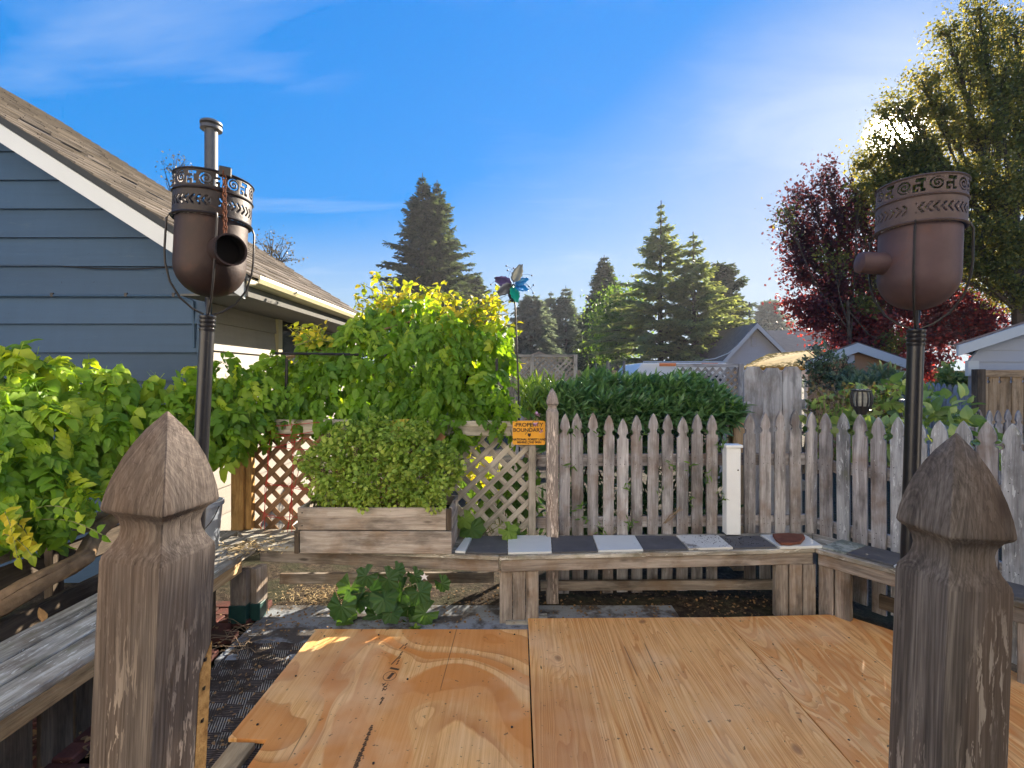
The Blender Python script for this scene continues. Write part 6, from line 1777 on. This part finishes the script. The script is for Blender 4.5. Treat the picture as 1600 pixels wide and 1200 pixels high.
broadleaf('leafy_tree', 'dull green tree low behind the right cedar', 'tree', (atY(1150, 600, 34).x, 34, 0), atY(1150, 540, 34), pblobs([(1150, 540, 30, 34), (1120, 560, 30, 34), (1170, 555, 22, 34), (1130, 520, 24, 34)]), 0.2, 5000, 'leaf_greygreen', 0.2, 10, 22, spread=0.5)
# trees whose tops just clear the roof of the blue house
for (px, py, r, Y, lab, sd_) in ((425, 385, 30, 15, 'sparse twiggy tree top showing over the lower roof slope', 31), (275, 262, 20, 15, 'sparse twiggy tree top showing behind the roof left of the left torch', 32)):
    c = atY(px, py, Y)
    broadleaf('bare_tree', lab, 'tree', (c.x, Y, 0), (c.x, Y, c.z - r * Y / F * 1.2), [((c.x, Y, c.z), (r * Y / F * 1.2, r * Y / F, r * Y / F * 1.1)), ((c.x + .3, Y, c.z - .4), (r * Y / F, r * Y / F, r * Y / F))], 0.075, 420, 'leaf_brown', 0.12, 22, sd_, twig_r=0.008, spread=0.12)

# --- purple plum and the tall leafy tree at the right
PB_ = pblobs([(1262, 300, 30, 12), (1300, 320, 38, 12), (1350, 330, 42, 12.3), (1250, 365, 34, 12), (1290, 385, 46, 12), (1345, 395, 48, 12.3), (1240, 420, 28, 11.8), (1285, 450, 46, 11.8), (1340, 465, 52, 12), (1265, 495, 34, 11.6), (1310, 515, 48, 11.6), (1245, 488, 26, 11.6), (1370, 530, 48, 11.6), (1410, 470, 52, 12), (1400, 400, 50, 12.4),
              (1450, 520, 50, 11.8), (1500, 520, 44, 11.8), (1545, 525, 38, 11.6), (1480, 470, 46, 12), (1232, 375, 20, 12), (1330, 272, 24, 12), (1290, 270, 22, 12), (1365, 290, 26, 12.2), (1450, 580, 36, 11.4), (1350, 560, 30, 11.4), (1535, 480, 36, 12), (1225, 325, 14, 12)])
broadleaf('plum_tree', 'wide dark red purple-leaved plum tree on the right', 'tree', (atY(1400, 600, 12).x, 12, 0), atY(1385, 470, 12), PB_, 0.092, 50000, 'leaf_plum', 0.17, 30, 41, spread=0.15, tint=0.42, low=0.20, thin=0.5)
GB = pblobs([(1540, 60, 40, 10), (1590, 40, 50, 10.3), (1500, 100, 34, 10), (1560, 130, 54, 10), (1465, 165, 34, 10), (1520, 200, 50, 10), (1590, 210, 60, 10.4), (1455, 220, 26, 10), (1440, 265, 34, 10.2), (1490, 275, 46, 10), (1560, 290, 60, 10), (1415, 300, 34, 10.4), (1375, 285, 30, 10.6), (1620, 130, 60, 10.5),
             (1520, 350, 56, 10.2), (1580, 390, 60, 10.2), (1620, 300, 60, 10.5), (1540, 430, 56, 10.4), (1600, 460, 56, 10.4), (1435, 350, 44, 10.8), (1475, 400, 50, 10.8), (1640, 220, 60, 10.6), (1640, 400, 60, 10.6), (1480, 50, 24, 10), (1440, 125, 26, 10), (1400, 160, 22, 10.2), (1378, 215, 20, 10.3), (1385, 180, 18, 10.3), (1420, 180, 26, 10.2), (1385, 235, 26, 10.4), (1430, 225, 26, 10.3), (1355, 255, 24, 10.8), (1530, 10, 30, 10), (1410, 250, 26, 10.4), (1470, 310, 40, 10.4), (1400, 330, 36, 10.8), (1660, 90, 60, 10.6)])
broadleaf('tall_leafy_tree', 'tall olive-green feathery tree leaning in at the right edge with the sun in its branches', 'tree', (atY(1600, 600, 10.6).x, 10.6, 0), atY(1585, 330, 10.4), GB, 0.070, 96000, 'leaf_birch', 0.16, 34, 42, spread=0.17, tint=0.45, flat=0.35, twig_r=0.006, thin=0.2)
broadleaf('green_sapling', 'thin green sapling whose leaves mix into the dark red plum crown', 'tree', (atY(1330, 600, 11.2).x, 11.2, 0), atY(1325, 470, 11.2), pblobs([(1225, 330, 12, 11.2), (1350, 480, 26, 11.2), (1300, 400, 20, 11.2), (1390, 540, 30, 11.2), (1340, 300, 24, 11.4), (1380, 430, 30, 11.2)]), 0.08, 2600, 'leaf_birch', 0.06, 14, 61, spread=0.18, tint=.4)
# arching grey-green shrub and dark bush
broadleaf('arching_shrub', 'loose grey-green arching shrub between the dog-eared boards and tan garage', 'shrub', (atY(1320, 640, 6.3).x, 6.3, 0), atY(1318, 600, 6.3), pblobs([(1290, 572, 22, 6.3), (1318, 575, 22, 6.3), (1268, 565, 18, 6.3), (1335, 595, 22, 6.2), (1300, 600, 26, 6.2), (1270, 595, 20, 6.3), (1285, 548, 14, 6.4)]), 0.05, 1700, 'leaf_greygreen', 0.025, 12, 51, spread=0.09)
db = thing('laurel_bush', 'rounded blue-green laurel bush in front of the tan garage', 'bush', (3.9, 5.8, 0))
laurel(db, [(b_, 26) for b_ in pblobs([(1345, 615, 18, 5.9), (1370, 606, 22, 5.9), (1390, 614, 16, 5.8), (1355, 624, 20, 5.7), (1330, 622, 15, 5.8)])], 0, 0.13, 'leaf_greygreen', 60, 0.35)
MB().tube([(3.9, 5.8, 0), (3.95, 5.8, 0.7), (4.1, 5.8, 1.2)], [0.04, 0.03, 0.015], 7).build('stem', 'bark', db)
broadleaf('garden_bush', 'small yellow-green bush below the plum tree beside the far fence', 'bush', (atY(1500, 620, 9).x, 9, 0), atY(1498, 600, 9), pblobs([(1490, 588, 18, 9), (1505, 600, 18, 9), (1478, 600, 16, 9)]), 0.09, 1400, 'leaf_hydrangea', 0.05, 12, 52, spread=0.12, tint=.6)

# ================================================================== UNSEEN HOUSE ADDED BEHIND THE VIEWPOINT TO BOUNCE SUNLIGHT
hb = thing('house', 'unseen cream lap-sided house with a sliding door, added behind the viewpoint to bounce sunlight', 'house', (-2, -1.3, 0))
for k in range(30):
    z = k * .19; zt_ = z + .20
    if z > 5.6: break
    m = MB(); m.add([(-9, -1.28, z), (5.5, -1.28, z), (5.5, -1.297, zt_), (-9, -1.297, zt_), (-9, -1.33, z), (5.5, -1.33, z), (5.5, -1.33, zt_), (-9, -1.33, zt_)], [(0, 3, 2, 1), (4, 5, 6, 7), (0, 1, 5, 4), (3, 7, 6, 2), (1, 2, 6, 5), (0, 4, 7, 3)])
    m.build('siding_board', 'siding_cream', hb)
MB().box((-1.75, -3.8, 2.85), (14.4, 4.9, 5.7)).build('wall', 'siding_cream', hb)
m = MB(); m.prism([(-9.4, -1.0, 5.65), (-9.4, -1.0, 5.8), (-9.4, -3.8, 7.3), (-9.4, -6.6, 5.8), (-9.4, -6.6, 5.65), (-9.4, -3.8, 7.1)], (15.3, 0, 0)); m.build('roof', 'roof_shingle', hb)
dd_ = MB().box((1.9, -1.265, 1.15), (1.9, .03, 2.1)).build('door', 'trim_white', hb)
for x in (1.45, 2.35): MB().box((x, -1.248, 1.15), (.76, .01, 1.9)).build('pane', 'glass_dark', dd_)
for x in (1.9, -4.5):
    w_ = MB().box((x, -1.265, 4.1), (1.2, .03, 1.2)).build('window', 'trim_white', hb); MB().box((x, -1.248, 4.1), (1.05, .01, 1.05)).build('pane', 'glass_dark', w_)

# ================================================================== NEIGHBOURS' BUILDINGS AND FENCES
def gable_house(name, label, cat, px0, px1, py_eave, px_apex, py_apex, Y, depth, wall, roofm, trim, over=0.3, vent=True, boards=True, apex_dx=0.0, rake=0.12, skew=0.0):
    a, b, t = atY(px0, py_eave, Y), atY(px1, py_eave, Y), atY(px_apex, py_apex, Y)
    root = thing(name, label, cat, (a.x, Y, 0))
    nb = 12
    sl0 = (t.z - a.z) / (t.x - a.x); sl1 = (t.z - b.z) / (b.x - t.x)
    def xa(z): return a.x if z <= a.z else a.x + (z - a.z) / sl0
    def xb(z): return b.x if z <= b.z else b.x - (z - b.z) / sl1
    if boards:
        z = 0.0; lap_ = 0.16 if Y > 12 else 0.19
        while z < t.z - 0.1:
            zt_ = min(z + lap_, t.z - 0.02)
            if z > 0.9 or True:
                m = MB(); m.add([(xa(z), Y - .02, z), (xb(z), Y - .02, z), (max(xb(zt_), xa(zt_) + .01), Y - .003, zt_), (xa(zt_), Y - .003, zt_), (xa(z), Y + .02, z), (xb(z), Y + .02, z), (max(xb(zt_), xa(zt_) + .01), Y + .02, zt_), (xa(zt_), Y + .02, zt_)],
                          [(0, 1, 2, 3), (4, 7, 6, 5), (0, 4, 5, 1), (3, 2, 6, 7), (1, 5, 6, 2), (0, 3, 7, 4)])
                m.build('siding_board', wall, root)
            z += lap_
    MB().prism([(a.x + .02, Y + .025, 0), (b.x - .02, Y + .025, 0), (b.x - .02, Y + .025, b.z), (t.x, Y + .025, t.z - .02), (a.x + .02, Y + .025, a.z)], (skew * depth, depth, 0)).build('wall', wall, root)
    th = 0.10
    m = MB()
    for (e, s) in ((a, -1), (b, 1)):
        sl = sl0 if s < 0 else sl1
        ex_, ez_ = e.x + s * over, e.z - over * sl
        m.prism([(t.x, Y - over, t.z + .03), (ex_, Y - over, ez_ + .03), (ex_, Y - over, ez_ + .03 + th), (t.x, Y - over, t.z + .03 + th)], (skew * (depth + over * 2), depth + over * 2, 0))
    rf = m.build('roof', roofm, root)
    for (e, s) in ((a, -1), (b, 1)):
        sl = sl0 if s < 0 else sl1
        ex_, ez_ = e.x + s * over, e.z - over * sl
        m = MB(); m.prism([(t.x, Y - over - .03, t.z + .02 - rake), (ex_, Y - over - .03, ez_ + .02 - rake), (ex_, Y - over - .03, ez_ + .02 + th * .8), (t.x, Y - over - .03, t.z + .02 + th * .8)], (0, .028, 0)); m.build('rake_board', trim, root)
    if vent:
        vz = t.z - (t.z - a.z) * 0.33
        v = MB().box((t.x, Y - .03, vz), (0.22, .03, 0.42)).build('gable_vent', 'shed_siding', root)
        for k in range(6): MB().box((t.x, Y - .05, vz - .16 + k * .065), (0.18, .012, .03)).build('louvre', 'house_grey_siding', v)
    return root, a, b, t, rf
g1 = gable_house('house', 'pale grey gabled neighbour house with white rake boards and a brown roof', 'house', 1112, 1250, 582, 1177.5, 510, 20, 5, 'house_grey_siding', 'roof_far', 'trim_white')
# long brown roof running right behind it
m = MB(); p0, p1 = atY(1184, 513, 20.6), atY(1330, 518, 20.6)
m.add([(p0.x, 22.5, p0.z + .1), (p1.x + 2, 22.5, p0.z + .1), (p1.x + 2, 18.6, 1.9), (p0.x + 1.2, 18.6, 1.9), (p0.x, 22.5, p0.z), (p1.x + 2, 22.5, p0.z), (p1.x + 2, 18.6, 1.8), (p0.x + 1.2, 18.6, 1.8)], [(0, 1, 2, 3), (7, 6, 5, 4), (3, 2, 6, 7), (0, 3, 7, 4), (1, 5, 6, 2), (0, 4, 5, 1)])
rr = m.build('roof', 'roof_far', g1[0])
# mossy carport in front
mc = thing('mossy_carport', 'low carport roof covered in golden moss before the grey gable', 'carport', (5.5, 15.5, 0))
q = [atY(1157, 575, 14.5), atY(1262, 572, 14.5), atY(1290, 545, 17.5), atY(1200, 553, 17.5)]
m = MB(); m.hexa([v - Vector((0, 0, .12)) for v in q], q); m.build('roof', 'moss_roof', mc)
mo = MB()
for k in range(1500):
    u_, v_ = random.random(), random.random()
    p = q[0].lerp(q[1], u_).lerp(q[3].lerp(q[2], u_), v_); r = random.uniform(.025, .06)
    mo.lathe((p.x, p.y, p.z - .02), [(r, 0), (r * .8, r * .5), (0.01, r * .7)], 6)
mo.build('moss_tuft', 'moss_roof', mc, kind='stuff')
MB().box(((q[0].x + q[1].x) / 2, 14.47, q[0].z - .16), (q[1].x - q[0].x, .05, .18)).build('fascia_board', 'trim_white', mc)
for px in (1158, 1222, 1262):
    p = atY(px, 600, 14.6); MB().box((p.x, 14.62, 0.85), (.12, .12, 1.7 - .02)).build('support_post', 'trim_white', mc)
g2 = gable_house('garage', 'tan brown garage with pale rake boards behind the laurel bush', 'garage', 1262, 1410, 571, 1333, 545, 9.6, 3, 'house_tan', 'roof_far', 'trim_white', 0.12, False, False, rake=0.09, skew=0.66)
MB().box((atY(1413, 585, 9.55).x, 9.57, 1.0), (0.17, .05, 1.35)).build('corner_board', 'trim_white', g2[0])
MB().box((atY(1331, 560, 9.5).x, 9.56, atY(0, 561, 9.5).z), (0.16, .04, .16)).build('gable_ornament', 'shed_siding', g2[0])
gold = MB().box((atY(1508, 590, 14).x, 14.4, 1.1), (1.5, .8, 1.3)).build('wall', 'house_gold', None)
gold.name = 'ochre_shed'; tag(gold, 'sliver of ochre shed wall between the plum tree and the grey shed', 'shed')
# grey shed at the right edge
sa, sb = atY(1512, 578, 6.4), atY(1750, 578, 6.4)
sh_ = thing('shed', 'grey lap-sided shed with white sloping rake board at the right edge', 'shed', (sa.x, 6.4, 0))
rk0, rk1 = atY(1498, 556, 6.2), atY(1700, 490, 6.2)
sl = (rk1.z - rk0.z) / (rk1.x - rk0.x)
for k in range(10):
    z = sa.z - .05 + k * 0.155 - 0.0; zt_ = z + .165
    if z < 1.4: pass
    x_at = max(sa.x, rk0.x + (z + .05 - rk0.z) / sl)
    x_at2 = max(sa.x, rk0.x + (zt_ + .05 - rk0.z) / sl)
    if x_at > 8: break
    m = MB(); m.add([(x_at, 6.38, z), (8.4, 6.38, z), (8.4, 6.395, zt_), (x_at2, 6.395, zt_), (x_at, 6.42, z), (8.4, 6.42, z), (8.4, 6.42, zt_), (x_at2, 6.42, zt_)], [(0, 1, 2, 3), (4, 7, 6, 5), (0, 4, 5, 1), (3, 2, 6, 7), (1, 5, 6, 2), (0, 3, 7, 4)]); m.build('siding_board', 'shed_siding', sh_)
MB().prism([(sa.x + .03, 6.425, 0), (8.4, 6.425, 0), (8.4, 6.425, 2.6), (7.6, 6.425, 2.3), (sa.x + .03, 6.425, sa.z + .05)], (2.5, 2.4, 0)).build('wall', 'shed_siding', sh_)
m = MB(); m.prism([rk0, rk1, rk1 + Vector((0, 0, .13)), rk0 + Vector((0, 0, .13))], (0, .035, 0)); m.build('rake_board', 'trim_white', sh_)
m = MB(); m.prism([rk0 + Vector((-.02, .04, .10)), rk1 + Vector((0, .04, .10)), rk1 + Vector((0, .04, .155)), rk0 + Vector((-.02, .04, .155))], (2.5, 2.4, 0)); m.build('roof', 'roof_far', sh_)
MB().box((sa.x + .02, 6.36, sa.z + .02), (.14, .05, .2)).build('corner_board', 'trim_white', sh_)

# fences beyond
def board_fence(name, label, pa, pb, zt_a, zt_b, w, mat, capped=False, dog=True, z0=0.3, gapw=0.006, group=None):
    root = thing(name, label, 'fence', (pa.x, pa.y, 0), group)
    d = (pb - pa); L = d.length; d.normalize(); ang = math.atan2(d.y, d.x)
    n = int(L / (w + gapw))
    for k in range(n):
        t = (k + .5) / n; p = pa + d * (L * t); zt_ = zt_a + (zt_b - zt_a) * t
        picket(root, (p.x, p.y + random.uniform(-.004, .004), z0), round(zt_ - z0 + random.uniform(-.01, .01), 2), w, 0.018, ang, mat, name='fence_board', dog=dog)
    nn = Vector((-d.y, d.x)) * 0.04
    for zf in (0.25, 0.8):
        a_, b_ = pa + nn, pb + nn
        board('rail', (a_.x, a_.y, z0 + (zt_a - z0) * zf), (b_.x, b_.y, z0 + (zt_b - z0) * zf), .09, .035, mat, root, face=(-nn.x, -nn.y, 0))
    if capped:
        board('cap_rail', (pa.x, pa.y - .02, zt_a - .03), (pb.x, pb.y - .02, zt_b - .03), .09, .03, mat, root, face=(d.y, -d.x, 0))
    return root
V2 = lambda v: Vector((v.x, v.y))
# three wide dog-eared boards just behind the pickets
w3 = thing('tall_fence_boards', 'three tall grey dog-eared boards rising behind the picket fence', 'fence', (2.1, 4.2, 0))
for px, py in ((1176, 572), (1207, 574), (1238, 573.5)):
    p = atY(px, py, 4.2); picket(w3, (p.x, 4.2, 0.2), round(p.z - .2, 2), 0.163, 0.02, 0.0, 'fence_grey', name='fence_board', dog=True, lean=random.uniform(-.006, .006))
board('rail', (1.97, 4.235, 0.6), (2.50, 4.235, 0.6), .09, .035, 'fence_grey', w3); board('rail', (1.97, 4.235, 1.3), (2.50, 4.235, 1.3), .09, .035, 'fence_grey', w3)
gn = thing('gnarled_post', 'short gnarled grey gatepost left of the tall boards', 'post', (1.72, 3.9, 0))
board('shaft', (atY(1151, 640, 3.9).x, 3.9, 0), (atY(1151, 640, 3.9).x, 3.9, atY(0, 636, 3.9).z), .10, .09, 'fence_tan', gn, bev=.01)
board('side_board', (atY(1166, 640, 3.98).x, 3.98, 0.2), (atY(1163, 640, 3.98).x, 3.98, atY(0, 628, 3.98).z), .09, .03, 'fence_grey', gn)
# grey fence running under the plum tree, tan fence at the far right
a_, b_ = atY(1384, 592, 9.0), atY(1520, 603, 6.6)
board_fence('board_fence', 'grey plain board fence running below the plum tree', V2(a_), V2(b_), a_.z, b_.z, .135, 'fence_grey', dog=False)
a_, b_ = atY(1525, 580, 6.1), atY(1690, 580, 6.0)
board_fence('board_fence', 'tan cedar board fence with a top rail below the grey shed', V2(a_), V2(b_), a_.z, b_.z, .125, 'fence_tan', capped=True, dog=False)
pst = board('fence_post', (atY(1523, 600, 6.1).x, 6.05, 0), (atY(1523, 600, 6.1).x, 6.05, atY(0, 577, 6.1).z), .10, .09, 'dark_board', None); tag(pst, 'dark brown post where the grey and tan board fences meet', 'post')
fC = thing('picket_fence', 'small grey picket fence far right beyond the plants', 'fence', (4.6, 5.0, 0))
for px, py in ((1530, 640), (1545, 641), (1560, 641), (1575, 640), (1590, 641), (1606, 642), (1622, 642)):
    p = atY(px, py, 5.0); picket(fC, (p.x, 5.0, .25), round(p.z - .25, 2), .068, .017, 0, 'picket_wood', lean=random.uniform(-.01, .01))
board('rail', (4.65, 5.03, 1.0), (5.5, 5.03, 1.0), .07, .03, 'picket_wood', fC)
# lattice-topped fences in the middle distance
def lattice_fence(label, px0, px1, pyt, Y, lat_h, post_px, bot=0.2, mat='lattice_grey'):
    a_, b_ = atY(px0, pyt, Y), atY(px1, pyt, Y)
    root = thing('lattice_fence', label, 'fence', (a_.x, Y, 0))
    L = b_.x - a_.x
    lattice(root, Vector((a_.x, Y)), Vector((1, 0)), Vector((0, 1)), L, a_.z - lat_h, lat_h - 0.03, 0.095, 0.032, 0.007, lambda u: mat)
    board('top_rail', (a_.x - .03, Y - .012, a_.z), (b_.x + .03, Y - .012, a_.z), .045, .04, mat, root)
    board('mid_rail', (a_.x, Y - .012, a_.z - lat_h), (b_.x, Y - .012, a_.z - lat_h), .04, .035, mat, root)
    n = int(L / .14)
    for k in range(n): picket(root, (a_.x + (k + .5) * L / n, Y + .02, bot), round(a_.z - lat_h - bot - .02, 2), L / n - .005, .015, 0, 'fence_tan' if k % 3 else 'fence_grey', name='fence_board', dog=True)
    for px in post_px:
        p = atY(px, pyt, Y); board('post_timber', (p.x, Y - .03, 0), (p.x, Y - .03, p.z + .02), .06, .05, mat, root)
lattice_fence('grey lattice-topped fence left of the trampoline netting', 806, 900, 556, 8.0, 0.62, (831, 899))
lattice_fence('short lattice-topped fence between the white trailer and the tall boards', 1060, 1156, 571, 6.2, 0.40, (1156,), mat='fence_grey')
# white caravan roof edge with orange stripes
tl_ = thing('trailer', 'white flat-roofed trailer with orange side stripes behind the laurel hedge', 'trailer', (2.9, 12, 0))
c0, c1 = atY(1003, 567, 12), atY(1135, 567, 12)
m = MB(); m.prism([(c0.x, 12, c0.z), (c1.x, 12, c0.z), (c1.x, 12, .5), (c0.x - .25, 12, .5), (c0.x - .2, 12, c0.z - .28)], (0, 2.2, 0)); body = m.build('body', 'trailer_white', tl_, bevel=.02)
for x0, x1 in ((1030, 1056), (1096, 1121)): MB().box(((atY(x0, 0, 12).x + atY(x1, 0, 12).x) / 2, 11.985, c0.z - .045), (atY(x1, 0, 12).x - atY(x0, 0, 12).x, .02, .075)).build('stripe', 'orange_stripe', tl_)
for x0, x1 in ((1012, 1060), (1068, 1130)): MB().box(((atY(x0, 0, 12).x + atY(x1, 0, 12).x) / 2, 11.985, c0.z - .42), (atY(x1, 0, 12).x - atY(x0, 0, 12).x, .02, .22)).build('window', 'glass_dark', tl_)
MB().tube([(c0.x, 11.9, c0.z + .02), (c1.x, 11.9, c0.z + .02)], .02, 6).build('awning_roll', 'trim_white', tl_)
for x in (c0.x + .5, c1.x - .5):
    MB().tube([(x, 11.98, .3), (x, 12.15, .3)], .3, 20).build('wheel', 'black_plastic', tl_)
tp = thing('trampoline', 'trampoline with dark padded poles and sagging safety net', 'trampoline', (2.2, 13, 0))
for px in (949, 975): MB().tube([(atY(px, 0, 13).x, 13, 0), (atY(px, 0, 13).x, 13, atY(0, 564, 13).z)], .035, 8).build('pole', 'net_grey', tp)
for px in (950, 974): MB().tube([(atY(px, 0, 13).x, 15, 0), (atY(px, 0, 13).x, 15, atY(0, 564, 13).z)], .035, 8).build('pole', 'net_grey', tp)
m = MB(); x0, x1 = atY(950, 0, 13).x, atY(974, 0, 13).x; zt_ = atY(0, 566, 13).z
for k in range(13):
    x = x0 + (x1 - x0) * k / 12; sg_ = .06 * math.sin(math.pi * k / 12); m.tube([(x, 13.0, .8), (x, 13.0, zt_ - sg_)], .004, 4)
for k in range(14): m.tube([(x0 + (x1 - x0) * j / 6, 13.0, .85 + (zt_ - .9) * k / 13 - .06 * math.sin(math.pi * j / 6)) for j in range(7)], .004, 4)
m.build('safety_net', 'net_grey', tp, kind='stuff')
MB().box(((x0 + x1) / 2, 14, .8), (x1 - x0 + .1, 2.1, .06)).build('mat', 'net_grey', tp)
bf = thing('board_fence', 'plain weathered board fence in the middle distance beyond the hedge', 'fence', (-3, 16, 0))
for k in range(46):
    x = atY(770, 0, 16).x + k * 0.2; picket(bf, (x, 16, .0), round(1.75 + .02 * (k % 3), 2), .19, .02, 0, 'fence_tan', name='fence_board', dog=True)
board('rail', (-1.2, 16.05, 1.2), (8.2, 16.05, 1.2), .1, .04, 'fence_tan', bf)
up_ = thing('utility_pole', 'thin grey pole rising behind the grey gable roof', 'pole', (atY(1171, 600, 24).x, 24, 0))
MB().tube([(up_.location.x, 24, 0), (up_.location.x, 24, atY(0, 472, 24).z)], [.06, .04], 8).build('shaft', 'flue_metal', up_)
m = MB(); pa, pb = atY(1171, 476, 24), atY(1112, 566, 18)
m.tube([pa] + [Vector((-.0, 0, 0)) + atY(1171 - 100 * t, 530 + 36 * (1 - (1 - t) ** 2) + 0, 22) for t in (.1, .3, .5, .7, .9)], .014, 5)
m = MB(); m.tube([atY(x, y, 19) for x, y in ((1170, 520), (1155, 538), (1138, 552), (1118, 560), (1098, 563))], .02, 6)
tag(m.build('cable', 'trim_white', loc=atY(1138, 552, 19)), 'sagging pale cable leading to the grey gable roof', 'cable')
# peak of a small shed showing over the lattice
pk = atY(842, 549, 22)
m = MB(); m.prism([(pk.x - .8, 22, .2), (pk.x + .8, 22, .2), (pk.x + .8, 22, pk.z - .3), (pk.x, 22, pk.z), (pk.x - .8, 22, pk.z - .3)], (0, 1.2, 0)); tag(m.build('small_shed', 'fence_tan', loc=(pk.x, 22, 0)), 'small shed peak just above the left lattice fence', 'shed')

# ================================================================== DEBRIS
def litter(name, label, n, area, size, mat, kind='stuff', temps=OV, z=0.012, tint=None):
    P = np.array([area() for _ in range(n)]); 
    D = np.concatenate([rng.normal(size=(n, 2)), rng.normal(size=(n, 1)) * .25], 1)
    root_mesh_before = set(bpy.data.objects)
    M = frames(D, np.tile([0, 0, 1.], (n, 1)) + rng.normal(size=(n, 3)) * .35)
    tv, tf = temps[0]
    V, Fc = stamp(tv, tf, P, M, size * rng.uniform(.4, 1.3, n))
    o = np_mesh(name, V, Fc, mat, rng.random(n).repeat(len(tf)))
    tag(o, label, 'litter', kind=kind); return o
SM = [leaflet(1, .5, .3, .3, 1)]
litter('dry_leaf_litter', 'dry brown leaf litter over the soil under the bench', 900, lambda: (random.uniform(-1.65, 1.9), random.uniform(3.12, 3.6) if random.random() < .75 else random.uniform(2.93, 3.15), 0.006 + random.random() * .012 + .0), .020, 'dry_leaf')
litter('straw_litter', 'pale straw and clippings lit by the sun under the bench at the left', 1800, lambda: (random.gauss(-1.2, .22), random.gauss(3.42, .10), 0.005 + random.random() * .03), .035, 'straw', temps=[leaflet(1, .10, .2, .2, 1)])
litter('mat_litter', 'crumbs of leaves and dirt scattered over the woven mat and path', 700, lambda: (random.uniform(-1.6, -.4) if random.random() < .4 else random.gauss(-1.35, .16), random.uniform(1.4, 3.1), 0.012 + random.random() * .006 + (.012 if False else 0)), .016, 'dry_leaf')
litter('brick_litter', 'dead twigs and leaves over the red brick paving', 350, lambda: (random.uniform(-2.3, -1.62), random.uniform(1.0, 3.2), 0.018 + random.random() * .01), .030, 'dry_leaf')
litter('tile_crumbs', 'dark crumbs of soil scattered over the white tiles', 260, lambda: (random.gauss(1.36, .13), random.uniform(3.10, 3.32), BZ + .0185), .011, 'potting_soil', temps=SM)
litter('bench_litter', 'leaf crumbs on the left bench corner', 160, lambda: (random.gauss(-1.72, .12), random.gauss(3.14, .10), BZ + .004), .022, 'straw')
litter('plywood_litter', 'tiny bits of bark and leaf on the plywood', 70, lambda: (random.uniform(.1, 2.0), random.uniform(1.2, 2.95), PZ + .002), .018, 'dry_leaf', temps=SM)
m = MB()
for k in range(26):
    p = Vector((random.gauss(-1.70, .05), random.gauss(3.10, .05), BZ + .012)); d = Vector((random.gauss(0, 1), random.gauss(0, .6), abs(random.gauss(0, .25)))).normalized() * random.uniform(.05, .14)
    m.tube([p, p + d * .5 + Vector((0, 0, .01)), p + d], .0018, 4)
tag(m.build('withered_sprig', 'straw', loc=(-1.7, 3.1, BZ)), 'withered straw-coloured sprig lying on the left bench corner', 'sprig')
m = MB()
for k in range(40):
    p = Vector((random.uniform(-1.72, -1.5), random.uniform(2.7, 3.0), .02)); d = Vector((random.gauss(0, 1), random.gauss(0, .8), random.gauss(0, .2))).normalized() * random.uniform(.06, .2)
    m.tube([p, p + d * .5 + Vector((0, 0, .015)), p + d], .002, 4)
tag(m.build('dry_twigs', 'twig', loc=(-1.6, 2.85, 0)), 'tangle of dry twigs by the green-painted bench foot', 'twigs', kind='stuff')
# weed by the path and orange leaf on the left bench
wd = thing('weed', 'tiny green weed at the far edge of the left plywood', 'weed', (-.62, 2.95, 0.005))
leafy(wd, np.tile(np.array([-.62, 2.95, .008]), (9, 1)), np.array([(math.cos(a), math.sin(a) * .6 - .2, .5) for a in np.linspace(0, 6, 9)]), np.tile([0, 0, 1.], (9, 1)), np.full(9, .04), OV, 'leaf_bright', 9)
p = atY(66, 965, 2.06)
mm_ = MB(); v, f = leaflet(.07, .045, .2, .2, 3)
mm_.add([(p.x + a[1], p.y + a[2], p.z + a[0] - .02) for a in v], [tuple(int(i) for i in q_) for q_ in f]); tag(mm_.build('fallen_leaf', 'orange_leaf' if 'orange_leaf' in MAT else 'dry_leaf', loc=p), 'orange fallen leaf standing against the left bench edge', 'leaf')
# white board end beyond the plywood at the right
tag(board('white_board', (2.02, 1.45, 0.052), (2.9, 2.02, 0.052), .28, .018, 'white_paint_wood', None, face=(0, 0, 1)), 'white painted board lying on the plywood at the right frame edge', 'board')

# ================================================================== THE AIR
hz = bpy.data.materials.new('haze_air'); hz.use_nodes = True; ht = hz.node_tree; ht.nodes.clear()
ho = ht.nodes.new('ShaderNodeOutputMaterial'); hv_ = ht.nodes.new('ShaderNodeVolumePrincipled')
hv_.inputs['Color'].default_value = (0.93, 0.95, 1.0, 1); hv_.inputs['Density'].default_value = 0.0009; hv_.inputs['Anisotropy'].default_value = 0.35
ht.links.new(hv_.outputs[0], ho.inputs['Volume']); MAT['haze_air'] = hz
hm = MB().box((0, 24, 8), (120, 84, 19)).build('haze', 'haze_air', kind='stuff')
